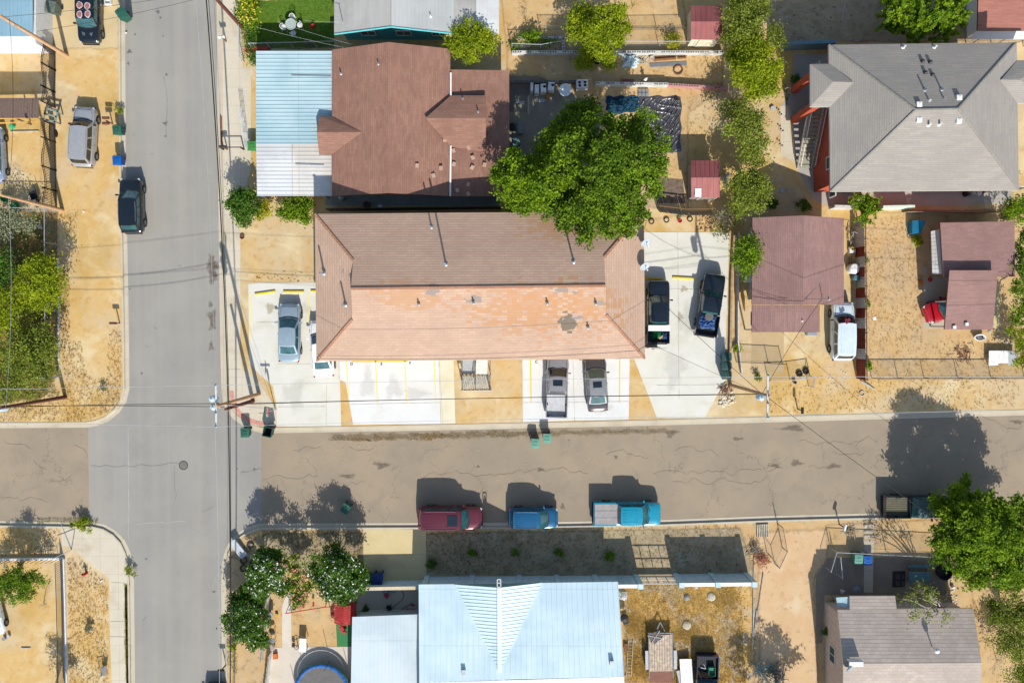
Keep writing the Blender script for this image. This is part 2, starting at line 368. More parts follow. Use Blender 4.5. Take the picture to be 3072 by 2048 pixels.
def softmesh(name, rings, mat, z):
    b = MB(); n = len(rings[0][0]); v = []; fd = []
    for pts, f in rings: v += [(p[0], p[1], z) for p in pts]; fd += [f]*n
    fs = [[j*n+i, j*n+(i+1) % n, (j+1)*n+(i+1) % n, (j+1)*n+i] for j in range(len(rings)-1) for i in range(n)]+[[(len(rings)-1)*n+i for i in range(n)]]
    b.raw(v, fs); o = b.build(name, mat); o.data.attributes.new('fade', 'FLOAT', 'POINT').data.foreach_set('value', fd)
    bm = bmesh.new(); bm.from_mesh(o.data)
    for f in bm.faces:
        if f.normal.z < 0: f.normal_flip()
    bm.to_mesh(o.data); bm.free(); return tag(o, kind='structure')
def patch(name, pts, mat, z=.004, wob=0, sub=0):
    if wob and name not in ('lawn',):
        P2 = [Vector((p[0], p[1])) for p in pts]; out = []
        for i in range(len(P2)):
            a = P2[i]; c = P2[(i+1) % len(P2)]; n = max(1, int((c-a).length/1.2)); out += [a.lerp(c, j/n) for j in range(n)]
        w_ = max(wob*4, .5); return softmesh(name, [(inset(out, -w_*.6), 0.0), (inset(out, w_*.6), 1.0)], softmat(mat), z)
    pts = [Vector((p[0], p[1], 0)) for p in pts]
    if wob:
        out = []
        for i in range(len(pts)):
            a = pts[i]; c = pts[(i+1) % len(pts)]; n = max(1, int((c-a).length/(sub or .7)))
            for j in range(n):
                p = a.lerp(c, j/n); out.append(p+Vector((random.uniform(-wob, wob), random.uniform(-wob, wob), 0)) if j else p)
        pts = out
    b = MB(); b.face([(p.x, p.y, z) for p in pts]); o = b.build(name, mat)
    if o.data.polygons[0].normal.z < 0: o.data.flip_normals()
    return tag(o, kind='structure')
# ground zones
patch('lawn', WL(2, [(-60, 10), (720, -10), (720, 440), (-60, 455)]), LAWN, .012, .05)
patch('yard_soil', WL(0, [(1146, -60), (1560, -60), (1585, 110), (1660, 125), (1660, 205), (1580, 260), (1580, 480), (1165, 470), (1165, 130)]), DIRT2, .006, .1)
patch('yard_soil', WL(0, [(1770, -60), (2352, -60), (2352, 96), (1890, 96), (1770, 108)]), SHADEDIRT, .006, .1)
patch('yard_soil', WL(0, [(1975, 490), (2120, 485), (2420, 480), (2420, 850), (2330, 870), (1985, 870)]), DIRT2, .007, .1)
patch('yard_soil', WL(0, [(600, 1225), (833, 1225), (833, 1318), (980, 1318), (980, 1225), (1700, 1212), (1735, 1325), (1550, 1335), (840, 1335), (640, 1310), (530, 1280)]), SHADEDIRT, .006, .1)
patch('straw_yard', WL(0, [(1432, 1345), (1722, 1340), (1735, 1400), (1730, 1620), (1432, 1620)]), STRAW, .008, .15)
patch('weedy_ground', WL(0, [(0, 480), (130, 490), (132, 860), (90, 915), (0, 925), (-60, 900), (-60, 480)]), layered('weedy', (C(150, 120, 66), C(190, 150, 86), 1), [(C(84, 100, 36), 1.4, .45, .62, 0, .9), (C(96, 74, 44), 4, .5, .7, 0, .8)], bump=(14, .8, .08)), .008, .2)
patch('yard_soil', WL(0, [(1895, 1205), (2200, 1190), (2240, 1400), (1920, 1400), (1890, 1290)]), DIRT2, .007, .1)
patch('dirt_path', WL(0, [(1740, 1220), (1900, 1215), (1900, 1280), (1870, 1330), (1880, 1620), (1750, 1620), (1740, 1340)]), layered('packed_dirt', (C(226, 186, 140), C(234, 200, 156), .5), [(C(240, 220, 186), .35, .5, .7, 0, .7), (C(190, 152, 108), 2.4, .56, .7, 0, .6)], bump=(14, .4, .04)), .010, .2)
# pavements and concrete
patch('pavement', MX([(1, 2035, -400), (1, 2047, 1568), (5, 2050, 500), (5, 2060, 1568), (9, 2068, 400), (9, 2090, 560), (9, 2150, 640), (9, 2260, 740), (9, 2352, 775), (10, 200, 770), (10, 192, 620), (9, 2352, 330), (9, 2230, 260), (9, 2205, 100), (5, 2210, 1400), (5, 2208, 520), (5, 2150, 480), (1, 2305, 1568), (1, 2305, 620), (1, 2230, 620), (1, 2210, -400)]), CONC, .008)
patch('pavement', MX([(13, 560, 150), (13, 930, 146), (13, 1020, 200), (13, 1110, 290), (13, 1165, 410), (13, 1175, 560), (13, 1165, 650), (13, 1145, 700), (13, 1148, 1200), (13, 1165, 1700), (13, 1030, 1700), (13, 1012, 1200), (13, 1003, 610), (13, 640, 315), (13, 570, 305)]), CONC, .006)
patch('weedy_ground', WL(13, [(1150, 660), (1175, 660), (1190, 1200), (1195, 1700), (1170, 1700), (1152, 1200)]), layered('strip_weeds', (C(150, 130, 60), C(180, 150, 80), 2), [(C(110, 120, 40), 3, .45, .6)], bump=(20, .8, .05)), .009, .03)
patch('parking_lot', MX([(5, 2282, 1040), (6, 20, 1030), (6, 900, 1030), (10, 900, 100), (10, 768, 180), (10, 772, 360), (10, 783, 775), (10, 195, 780), (10, 190, 600), (10, 155, 410), (10, 0, 270), (9, 2290, 195)]), CONC_L, .012)
patch('parking_lot', MX([(10, 770, 100), (10, 770, 350), (10, 825, 378), (10, 892, 763), (10, 1712, 752), (10, 1680, 100)]), CONC_W, .011)
patch('pavement', WL(10, [(1684, 100), (1716, 752), (1832, 750), (1812, 100)]), concrete('cream_concrete', C(240, 232, 200), C(246, 240, 214), C(224, 214, 176), .5), .010)
patch('parking_lot', WL(11, [(95, 80), (100, 737), (1072, 713), (1082, 80)]), CONC_W, .012)
patch('parking_lot', MX([(7, 1100, 565), (7, 1992, 567), (7, 1984, 1000), (11, 1962, 0), (11, 1962, 350), (11, 1772, 697), (11, 1332, 700), (11, 1122, 160), (11, 1122, 60), (7, 1100, 1400)]), CONC_L, .012)
patch('driveway', WL(14, [(988, 150), (1560, 160), (1566, 612), (1500, 640), (990, 640)]), CONCD, .012)
patch('patio', WL(14, [(900, 690), (1600, 690), (1600, 1040), (940, 1000)]), concrete('grey_patio', C(196, 190, 176), C(206, 200, 186)), .012)
patch('patio', MX([(14, 130, 1240), (14, 880, 1232), (14, 880, 1800), (14, 80, 1800)]), concrete('pale_patio', C(226, 214, 196), C(232, 220, 204)), .012)
patch('garden_path', WL(14, [(322, 690), (325, 1240), (242, 1240), (240, 860), (300, 690)]), concrete('pale_path', C(232, 222, 204), C(238, 228, 212)), .014)
patch('artificial_turf', WL(14, [(735, 1030), (900, 1030), (900, 1230), (745, 1230)]), plain('green_turf', C(70, 140, 84), .9, obj=False, sc=20), .016)
patch('driveway', MX([(4, 110, 980), (4, 195, 975), (4, 260, 1540), (8, 420, 260), (8, 560, 340), (8, 1300, 330), (8, 2240, 300), (8, 2240, 150), (4, 600, 500), (4, 240, 500), (4, 235, 650), (4, 180, 900)]), concrete('grey_drive', C(184, 178, 168), C(196, 190, 178)), .010)
patch('pavement', MX([(4, 112, 975), (4, 185, 975), (4, 200, 1200), (4, 250, 1500), (4, 120, 1420)]), CONC, .014)
patch('driveway', MX([(7, 2205, 1475), (8, 145, 1480), (12, 145, 290), (11, 2195, 290)]), concrete('worn_drive', C(206, 178, 132), C(214, 188, 146)), .012)
patch('driveway', MX([(8, 500, 1240), (8, 700, 1000), (8, 780, 1240), (12, 520, 20), (12, 410, 30), (8, 480, 1500)]), concrete('worn_drive2', C(222, 196, 146), C(226, 204, 160)), .012)
patch('driveway', WL(8, [(1425, 980), (1660, 980), (1640, 1450), (1425, 1450)]), concrete('worn_drive3', C(200, 186, 164), C(210, 196, 174)), .012)
patch('driveway', WL(8, [(2085, 1000), (2135, 1000), (2130, 1440), (2065, 1450)]), CONCD, .013)
patch('garden_path', WL(16, [(882, 260), (972, 260), (962, 735), (880, 735)]), concrete('slab_path', C(214, 200, 176), C(220, 208, 186), joints=(4, 1.0)), .014)
patch('driveway', WL(0, [(90, -60), (272, -60), (272, 112), (150, 112), (90, 130)]), concrete('sandy_drive', C(226, 200, 150), C(230, 206, 160)), .006, .06)
patch('patio', WL(0, [(1150, 175), (1235, 175), (1380, 250), (1395, 400), (1150, 430)]), concrete('dirty_slab', C(150, 140, 124), C(170, 158, 140)), .009, .1)
patch('patio', WL(3, [(-30, 780), (155, 780), (155, 1030), (-30, 1030)]), concrete('dark_slab', C(120, 116, 108), C(134, 128, 118)), .013)
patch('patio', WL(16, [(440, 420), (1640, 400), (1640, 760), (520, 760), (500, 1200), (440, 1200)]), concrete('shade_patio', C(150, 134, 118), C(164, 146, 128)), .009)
# paint on the ground
YEL = plain('yellow_paint', C(242, 206, 60, .7), .7, obj=False, var=.1, sc=6)
FADY = plain('faded_yellow_paint', C(246, 228, 150, .66), .8, obj=False, var=.08, sc=9)
REDP = plain('faded_red_paint', C(226, 158, 138, .62), .8, obj=False)
def stripe(k, p, q, wid=.11, mat=YEL, name='painted_line', z=.016):
    a = W(k, *p); c = W(k, *q); t = (c-a).normalized(); n_ = Vector((-t.y, t.x, 0))*wid/2
    b = MB(); b.face([(x.x, x.y, z) for x in (a-n_, c-n_, c+n_, a+n_)]); o = b.build(name, mat)
    if o.data.polygons[0].normal.z < 0: o.data.flip_normals()
    tag(o, kind='structure')
for k, p, q, m_ in ((10, (826, 100), (850, 500), FADY), (10, (1095, 100), (1118, 570), FADY), (10, (1366, 100), (1382, 565), FADY), (10, (1634, 100), (1652, 555), FADY), (11, (168, 100), (176, 560), YEL), (11, (990, 100), (988, 560), YEL), (6, (220, 1130), (222, 1180), FADY), (6, (484, 1130), (482, 1400), FADY),
    (5, (2305, 1130), (2310, 1568), FADY), (7, (1418, 1000), (1424, 1070), YEL), (10, (880, 186), (1400, 180), YEL), (11, (230, 166), (330, 166), YEL), (11, (520, 158), (700, 158), YEL), (7, (1708, 980), (1705, 1220), YEL)): stripe(k, p, q, mat=m_)
arc = [W(9, *p) for p in ((2128, 455), (2136, 540), (2165, 610), (2220, 680), (2300, 725), (2352, 745))]+[W(10, 80, 757)]
b = MB()
for a, c in zip(arc[:-1], arc[1:]):
    t = (c-a).normalized(); n_ = Vector((-t.y, t.x, 0))*.17; b.face([(x.x, x.y, .02) for x in (a+n_, a-n_, c-n_, c+n_)])
tag(weld(b.build('painted_line', REDP)), kind='structure')
def text(body, loc, size, mat, parent=None, rot=(0, 0, 0), name='lettering', ext=.002, bold=0):
    cu = bpy.data.curves.new(name, 'FONT'); cu.body = body; cu.size = size; cu.extrude = ext; cu.align_x = 'CENTER'; cu.align_y = 'CENTER'; cu.offset = bold
    t = bpy.data.objects.new('t', cu); COL.objects.link(t)
    me = bpy.data.meshes.new_from_object(t.evaluated_get(bpy.context.evaluated_depsgraph_get())); bpy.data.objects.remove(t)
    o = bpy.data.objects.new(name, me); me.materials.clear(); me.materials.append(mat); COL.objects.link(o)
    o.location = loc; o.rotation_euler = rot; o.parent = parent; return o
BLKP = plain('black_paint', C(60, 60, 60), .8)
for k, x, y, s in ((10, 878, 207, 'D'), (10, 1152, 207, 'E'), (10, 1416, 200, 'F'), (11, 223, 188, 'C')):
    t = text(s, W(k, x, y, .017), .32, BLKP, name='painted_letter', bold=.01); tag(t, kind='structure')
# stains / puddles / tufty gutter on the road as irregular thin patches
BZ = [0]
def blot(k, x, y, rx, ry, mat, name='stain', z=-.117, n=22, top=.55):
    c = W(k, x, y); s_ = 1/3.0625/35.5 if k else 1.306/35.5; ph = random.random()*6; pts = []
    for i in range(n):
        t = 2*math.pi*i/n; q = 1+.25*math.sin(3*t+ph)+random.uniform(-.22, .22); pts.append((c.x+rx*s_*q*math.cos(t), c.y+ry*s_*q*math.sin(t)))
    BZ[0] += .00015; z += BZ[0]; rg = lambda q: [(c.x+(p[0]-c.x)*q, c.y+(p[1]-c.y)*q) for p in pts]
    softmesh(name, [(rg(1.5), 0.0), (rg(.75), .55), (rg(.25), 1.0)], softmat(mat, top, 1.1), z)
OIL = layered('road_stain', (C(140, 120, 98), C(120, 100, 80), 3), [(C(160, 155, 148), 4, .45, .6)])
OILB = layered('road_stain_dark', (C(132, 118, 104), C(118, 104, 92), 3), [(C(150, 138, 124), 5, .45, .6)])
SPOT = layered('tar_spot', (C(118, 114, 110), C(130, 126, 120), 3), [])
for a in ((5, 1945, 850, 52, 70), (5, 1950, 980, 40, 60), (5, 1945, 1340, 40, 70), (5, 1940, 1430, 30, 40), (9, 1935, 50, 28, 40), (5, 1950, 920, 45, 60), (5, 1930, 1230, 22, 30)): blot(*a, OIL)
for a in ((1, 1445, 105, 20, 18), (1, 1470, 160, 12, 14), (1, 1185, 470, 26, 20), (1, 1523, 683, 12, 12), (1, 1510, 1132, 24, 20), (1, 1516, 1250, 14, 12), (1, 1172, 580, 12, 16), (5, 1187, 1086, 10, 8), (9, 1296, 293, 12, 14), (9, 2175, 1168, 9, 8), (9, 2335, 1176, 20, 12), (13, 1338, 432, 12, 12), (13, 1960, 734, 20, 12), (1, 1495, 328, 9, 9), (1, 1235, 312, 11, 12)): blot(*a, SPOT)
for a in ((11, 957, 1062, 17, 17), (11, 522, 908, 10, 8), (10, 2038, 1150, 16, 14), (10, 705, 1277, 16, 12), (10, 840, 1240, 70, 20), (10, 1155, 1140, 70, 34), (12, 240, 800, 130, 28), (12, 610, 1145, 55, 28), (12, 270, 1120, 60, 30), (12, 70, 1145, 55, 20), (11, 2080, 897, 45, 16), (11, 1460, 850, 50, 34), (11, 468, 1520, 24, 28), (11, 265, 1180, 34, 20), (12, 2300, 740, 70, 22)): blot(*a, OILB)
RUST = layered('gutter_dirt', (C(170, 142, 104), C(152, 118, 78), 3), [(C(120, 88, 50), 5, .5, .65)])
for a in ((10, 1140, 895, 90, 22), (10, 1590, 875, 130, 34), (10, 900, 905, 180, 12)): blot(*a, RUST)
gd = layered('gutter_litter', (C(168, 150, 120), C(150, 128, 96), 5), [(C(112, 96, 70), 7, .5, .62), (C(190, 172, 140), 3, .5, .7)], bump=(20, .6, .05))
for x in range(760, 2352, 130): blot(10, x, 885-(x-760)*.02, 120, 34, gd, 'gutter_soil', -.1195, top=.5)
for x in range(40, 1500, 150): blot(11, x, 850-x*.02, 120, 26, gd, 'gutter_soil', -.1195, top=.4)
for a in ((6, 130, 1260, 44, 50), (7, 1580, 1085, 34, 30), (7, 1545, 1340, 26, 40)): blot(*a, layered('lot_stain', (C(214, 204, 172), C(206, 196, 164), 5), []), z=.0145)
# manhole, in the street
mh = empty('manhole_cover', W(9, 1686, 1137, -.118), label='round cast iron manhole cover in the middle of the intersection', cat='manhole cover')
b = MB(); b.lathe((0, 0, 0), [(.33, 0), (.33, .006)], 28); b.build('cover_plate', plain('iron_lid', C(140, 134, 124), .6, .3), mh, world=False)
b = MB()
for i in range(28):
    t0 = 2*math.pi*i/28; t1 = 2*math.pi*(i+1)/28
    b.face([(r*math.cos(t), r*math.sin(t), .009) for r, t in ((.33, t0), (.39, t0), (.39, t1), (.33, t1))])
b.build('rim', plain('iron_rim', C(84, 80, 74), .6, .3), mh, world=False)

# cracks, joints and tyre marks
CRK = plain('crack_dark', C(134, 118, 100), .95, obj=False); CRKG = plain('crack_grey', C(120, 118, 114), .95, obj=False); JNT = plain('slab_joint', C(176, 170, 154), .95, obj=False); LGT = plain('worn_streak', C(190, 186, 178), .95, obj=False)
CZ = [0]
def crack(k, p, q, mat, wd=.02, wob=.25, z=-.1165, name='road_crack', n=0):
    a = W(k, *p); c = W(k, *q); L = (c-a).length; n = n or max(2, int(L/.35)); t = (c-a).normalized(); nn = Vector((-t.y, t.x, 0)); pts = []; o = 0; CZ[0] += .00004; z += CZ[0]
    for i in range(n+1): o = o*.8+random.uniform(-wob, wob); pts.append(a.lerp(c, i/n)+nn*o*(0 < i < n))
    b = MB()
    for i in range(n):
        w0 = wd*random.uniform(.5, 1.3)/2; b.face([(x.x, x.y, z) for x in (pts[i]+nn*w0, pts[i]-nn*w0, pts[i+1]-nn*w0, pts[i+1]+nn*w0)])
    o_ = weld(b.build(name, mat), .0001)
    tag(o_, kind='structure'); return pts
for k, p, q in ((10, (60, 1270), (560, 1235)), (10, (560, 1235), (520, 1140)), (10, (760, 1300), (1000, 1290)), (10, (1530, 1260), (1880, 1215)), (10, (1880, 1215), (2352, 1215)), (10, (2010, 1240), (2060, 1400)), (10, (1960, 1060), (1975, 1200)), (11, (0, 1215), (700, 1215)), (11, (1300, 1220), (1380, 1190)), (11, (1380, 1190), (2300, 1180)), (11, (1480, 1290), (2030, 1285)), (11, (2030, 1285), (2352, 1235)), (12, (0, 1200), (140, 1165)), (12, (300, 910), (880, 905)), (12, (880, 905), (1010, 925)), (12, (380, 1150), (560, 1165)), (12, (510, 930), (520, 1100)), (12, (840, 920), (850, 1020)),
    (9, (20, 900), (270, 990)), (9, (680, 950), (800, 1065)), (9, (430, 1300), (650, 1230)), (9, (0, 1440), (420, 1480)), (9, (300, 1090), (420, 1180)), (10, (850, 970), (1080, 975)), (10, (340, 1000), (620, 995)), (11, (1500, 1010), (1900, 1060)), (11, (870, 1040), (1250, 1075)), (12, (1900, 700), (2352, 770)), (12, (600, 1010), (900, 1010))): crack(k, p, q, CRK, .024)
for k, p, q in ((9, (830, 1140), (1650, 1130)), (9, (1600, 1140), (1605, 1450)), (9, (2200, 1207), (2352, 1210)), (1, (1500, 700), (1520, 1240)), (9, (1850, 1568), (1950, 1520)), (13, (1300, 1050), (1345, 960)), (10, (0, 1178), (52, 1178))): crack(k, p, q, CRKG, .03, .12)
crack(9, (1172, 800), (1178, 1568), LGT, .06, .02); crack(13, (1172, 0), (1175, 250), LGT, .06, .02); crack(13, (1250, 110), (1700, 85), LGT, .06, .05)
for k, p, q in ((6, (0, 1390), (200, 1390)), (10, (650, 370), (645, 770)), (10, (760, 190), (766, 350)), (10, (200, 205), (500, 205)), (10, (200, 600), (640, 595)), (7, (1522, 570), (1530, 1568)), (11, (1528, 0), (1535, 520)), (7, (1230, 1080), (1980, 1090)), (11, (1330, 400), (1900, 395)), (10, (870, 575), (1700, 560)), (10, (1680, 190), (1700, 750)), (11, (560, 170), (575, 730)), (11, (100, 560), (1070, 550)), (9, (2075, 254), (2210, 256)), (14, (992, 383), (1560, 386)), (13, (1015, 1140), (1145, 1142)), (13, (1015, 1000), (1145, 1000)), (13, (1020, 640), (1150, 650))): crack(k, p, q, JNT, .03, .004, .0165, 'slab_joint')
for k, x, y, rx, ry in ((10, 350, 480, 120, 160), (10, 1030, 380, 70, 150), (10, 1260, 420, 80, 140), (11, 430, 610, 80, 60), (11, 830, 610, 90, 50), (7, 1600, 1380, 70, 170), (11, 1500, 250, 110, 180), (6, 450, 1260, 60, 60), (10, 1460, 480, 120, 60), (14, 1200, 480, 160, 80)): blot(k, x, y, rx, ry, layered('tyre_grime', (C(196, 190, 176), C(184, 178, 164), 4), []), 'stain', .0145, top=.14)
# ================================================================ BUILDINGS
WHT = plain('white_paint', C(236, 236, 232, .75), .5, var=.06)
GLS = plain('window_glass', C(70, 90, 104, .5), .08, 0, spec=.8, var=.1)
TRIM = plain('trim_paint', C(226, 220, 206, .7), .6, var=.06)
FASC = plain('brown_fascia', C(120, 84, 72), .7)
DARKM = plain('dark_metal', C(60, 58, 58), .5, .3)
STEEL = plain('galvanised_steel', C(196, 204, 210, .6), .4, .5)
WOOD = plain('weathered_wood', C(150, 116, 86), .85, sc=8)
def walls(root, pts, z1, mat, name='wall', z0=0):
    b = MB(); b.prism([(p[0], p[1]) for p in pts], z0, z1); return b.build(name, mat, root)
def opening(root, p, q, z0, z1, kind='window', mat=None):
    """window or door on the wall running p->q (xy), outward side on the right hand"""
    p = Vector((p[0], p[1], 0)); q = Vector((q[0], q[1], 0)); t = (q-p).normalized(); n = Vector((t.y, -t.x, 0)); L = (q-p).length
    b = MB(); c = (p+q)/2+Vector((0, 0, (z0+z1)/2)); rz = math.atan2(t.y, t.x)
    for dz in (z0, z1): b.box(Vector((c.x, c.y, dz))+n*.03, (L+.14, .07, .08), rz)
    for s_ in (-1, 1): b.box(c+t*s_*(L/2+.03)+n*.032, (.08, .07, z1-z0-.07), rz)
    if kind == 'window':
        b.box(c+n*.03, (.05, .06, z1-z0-.08), rz)
    o = b.build(kind, TRIM, root); g = MB(); g.box(c+n*.012, (L-.02, .016, z1-z0-.08), rz)
    go = g.build('pane' if kind == 'window' else 'door_leaf', mat or GLS); go.parent = o
    me = go.data; off = Vector(root.location); me.transform(Matrix.Translation(-off)); return o
def along(p, q, a, b_):
    p = Vector((p[0], p[1])); q = Vector((q[0], q[1])); d = (q-p).normalized(); return p+d*a, p+d*b_
def vent_pipe(root, k, x, y, z, h=.45, r=.06, mat=None, hood=False, name='vent_pipe'):
    c = W(k, x, y, z); b = MB(); b.lathe(c, [(r*2.2, -.05), (r*2.0, .02), (r, .06), (r, h), (r*.55, h), (r*.55, h-.05)], 10)
    if hood: b.lathe(c, [(r*1.7, h-.02), (r*1.8, h+.06), (.01, h+.14)], 10)
    return b.build(name, mat or STEEL, root)
# ---- A: two storey apartment block, hipped shingle roof
ORNG = C(208, 158, 116); GREYP = C(160, 152, 146)
pa = [(7, 200, 1230, 7.5, 2.3, 1.15), (7, 640, 1230, 4.3, 2.4, 1.1), (7, 330, 1330, 7, 2.6, .95), (6, 1420, 1150, 3.8, 1.5, 1.3), (7, 400, 520, 4.0, 1.2, .9), (7, 900, 480, 3.0, 1.4, .7), (6, 640, 520, .7, .5, .6)]
PL = []
for (k, x, y, rx, ry, th) in pa:
    c = W(k, x, y, 6.3); PL.append((c.x, c.y, rx, ry, th, ORNG))
for (k, x, y, rx, ry, th) in ((7, 515, 1400, 1.0, .95, 1.7), (7, 600, 1352, .7, .2, 1.7), (7, 440, 1098, .9, .28, 1.6), (7, 560, 1115, .5, .2, 1.2), (6, 1640, 1110, 1.1, .35, 1.5), (6, 2010, 1195, 1.2, .3, 1.0), (6, 1640, 1058, .45, .2, 1.6), (6, 820, 920, .5, .4, .4), (7, 800, 1215, .7, .2, 1.0), (6, 2050, 1160, .8, .2, .6)):
    c = W(k, x, y, 6.6); PL.append((c.x, c.y, rx, ry, th, GREYP if (x, y) != (515, 1400) else C(120, 116, 104)))
SH_A = shingle('tan_shingles', C(206, 173, 150, .62), C(217, 185, 160, .62), C(160, 124, 106, .6), row=.195, wid=.55, patches=PL, weather=.12)
ze, zr = 5.3, 7.25
A = empty('apartment_building', W(7, 0, 1060, 0), label='long two storey apartment block under a patched tan hipped roof with missing shingles', cat='building')
V = MX([(6, 540, 398, ze), (7, 1212, 370, ze), (11, 1222, 158, ze), (10, 555, 182, ze), (6, 893, 825, 6.55), (6, 871, 1085, zr), (6, 885, 1365, 6.4), (7, 848, 795, 6.55), (7, 860, 1058, zr), (7, 865, 1325, 6.4)])
slab('roof', V, [(0, 4, 5, 8, 7, 1), (3, 2, 9, 8, 5, 6), (0, 3, 6, 4), (1, 7, 9, 2)], .18, SH_A, A, FASC)
for q in ((4, 6, 5), (7, 8, 9)): b = MB(); b.face([V[i] for i in q]); b.build('gablet', FASC, A)
fp = inset(V[:4], .75)
WA = plain('tan_stucco', C(214, 184, 146), .9, obj=False, bump=.3)
walls(A, fp, ze-.1, WA)
f = fp  # corners: NW, NE, SE, SW
for i in range(9):
    p, q = along(f[3], f[2], 1.3+i*3.05, 2.3+i*3.05); opening(A, p, q, 3.6, 4.7); opening(A, p, q, .9, 2.0) if i % 2 else opening(A, p, q, .02, 2.1, 'door', FASC)
for i in range(3):
    p, q = along(f[0], f[3], 1.6+i*3.3, 2.6+i*3.3); opening(A, p, q, 3.6, 4.7); opening(A, p, q, .9, 2.0)
    p, q = along(f[2], f[1], 1.6+i*3.3, 2.6+i*3.3); opening(A, p, q, 3.6, 4.7); opening(A, p, q, .9, 2.0)
for k, x, y, z, h in ((6, 1612, 522, 5.75, .9), (6, 1745, 862, 6.72, 2.4), (7, 568, 838, 6.7, 1.75), (6, 622, 945, 5.85, 1.3), (6, 822, 1232, 6.3, 1.2), (6, 1495, 1228, 7.0, .3), (6, 1998, 1214, 7.05, .3), (7, 325, 1220, 7.0, .3), (7, 772, 1222, 6.95, .3), (7, 700, 1440, 6.3, .3)): vent_pipe(A, k, x, y, z, h, .075 if h > 1 else .06)
# ridge caps
def caps(root, segs, mat, r=.11, name='ridge_cap'):
    b = MB()
    for a, c in segs: b.bar(Vector(a)+Vector((0, 0, .03)), Vector(c)+Vector((0, 0, .03)), r*2, .05)
    return b.build(name, mat, root)
CAPA = shingle('tan_cap', C(196, 142, 112), C(208, 156, 126), C(120, 86, 66), row=.25, wid=.3)
caps(A, [(V[0], V[4]), (V[5], V[8]), (V[1], V[7]), (V[3], V[6]), (V[2], V[9])], CAPA, .09)
# satellite dishes on the east eave
for i, (x, y) in enumerate(((1228, 655), (1218, 872))):
    c = W(7, x, y, 5.9); d = empty('satellite_dish', W(7, x-22, y+5, 5.35), label=('upper' if i == 0 else 'lower')+' grey satellite dish on the east eave of the tan roof', cat='satellite dish', group='satellite dishes on the apartment roof')
    q = Vector((.35, -.75, .62)).to_track_quat('Z', 'Y').to_matrix(); b = MB()
    b.lathe(c, [(.03, 0), (.2, .015), (.36, .05), (.42, .085), (.42, .095), (.36, .06), (.2, .03)], 20, q=q); b.build('reflector', plain('dish_paint', C(186, 196, 206, .6), .5), d, smooth=True)
    b = MB(); b.tube(d.location, c, .03); b.build('mast', STEEL, d)
    b = MB(); e = c+q@Vector((0, 0, .5)); b.tube(c+q@Vector((0, -.38, .06)), e, .018); b.box(e, (.1, .1, .14)); b.build('feed_arm', WHT, d)
# ---- entrance stairs in front of A
ST = empty('stair_canopy', W(10, 2020, 330), label='steel staircase with ribbed metal landing in front of the apartment block', cat='staircase')
p0 = W(10, 1890, 170, 2.7); p1 = W(10, 2012, 170, 2.7); pm = W(10, 2150, 175, 2.7)
b = MB()
for i in range(9):
    t = i/8; y = W(10, 0, 170, 0).y*(1-t)+W(10, 0, 300, 0).y*t; z = 2.6-1.5*t
    b.box((W(10, 1950, 0, z).x, y+.2, z), (1.15, .26, .05))
b.build('treads', plain('grey_tread', C(200, 200, 200), .6), ST)
b = MB(); n_ = 16; a = W(10, 1893, 312, 1.6); c = W(10, 2148, 302, 1.6); e = W(10, 1895, 432, 1.6); g = W(10, 2155, 432, 1.6)
for i in range(n_):
    u0 = i/n_; u1 = (i+.62)/n_; b.raw([a.lerp(c, u0), a.lerp(c, u1), e.lerp(g, u1), e.lerp(g, u0)], [[0, 3, 2, 1]])
    b.bar(a.lerp(c, u0)+Vector((0, 0, .03)), e.lerp(g, u0)+Vector((0, 0, .03)), .05, .04)
b.build('landing', plain('ribbed_metal', C(214, 210, 196, .6), .6, .1), ST)
b = MB(); a = W(10, 2022, 150, 2.9); c = W(10, 2128, 150, 2.9); e = W(10, 2022, 300, 1.9); g = W(10, 2132, 300, 1.9)
for i in range(8):
    b.raw([a.lerp(e, i/8), c.lerp(g, i/8), c.lerp(g, (i+.93)/8), a.lerp(e, (i+.93)/8)], [[0, 3, 2, 1]])
b.build('ramp_panels', plain('pale_panel', C(216, 212, 198, .6), .6), ST)
b = MB()
for x0, z0 in ((1893, 2.6), (2014, 2.6), (2150, 2.9)):
    a = W(10, x0, 150, z0+.9); e = W(10, x0, 440, 2.5); b.tube(a, e, .03)
    for i in range(16): q = a.lerp(e, i/15); b.tube(q, q-Vector((0, 0, .85)), .012)
a = W(10, 1893, 442, 2.5); e = W(10, 2160, 438, 2.5); b.tube(a, e, .03)
for i in range(14): q = a.lerp(e, i/13); b.tube(q, (q.x, q.y, 1.6), .016)
for x0 in (1893, 2150):
    for y0 in (312, 436): q = W(10, x0, y0, 1.6); b.tube((q.x, q.y, 0), (q.x, q.y, 2.5), .04)
b.build('railing', DARKM, ST)
b = MB()
a = W(10, 1900, 445, 1.0); e = W(10, 2165, 442, 1.0)
for i in range(7): b.box(a.lerp(e, (i+.5)/7)+Vector((0, -.06, -.1)), (.22, .04, 1.0))
b.build('picket_screen', WHT, ST)
# ---- B: brown shingled house north of A
SH_B = shingle('brown_shingles', C(142, 106, 92, .80), C(158, 120, 102, .80), C(112, 82, 70, .8), row=.16, wid=.6)
B = empty('brown_shingle_house', W(2, 1240, 1000), label='single storey house with a wide brown shingle gable roof beside the pale blue carport', cat='house')
e1 = 3.0; r1 = 4.35
Vb = MX([(2, 700, 458, e1), (2, 1215, 388, r1), (2, 1785, 450, e1), (6, 697, 235, e1), (6, 1215, 205, r1), (6, 1785, 235, e1)])
slab('roof', Vb, [(0, 1, 4, 3), (1, 2, 5, 4)], .16, SH_B, B, FASC)
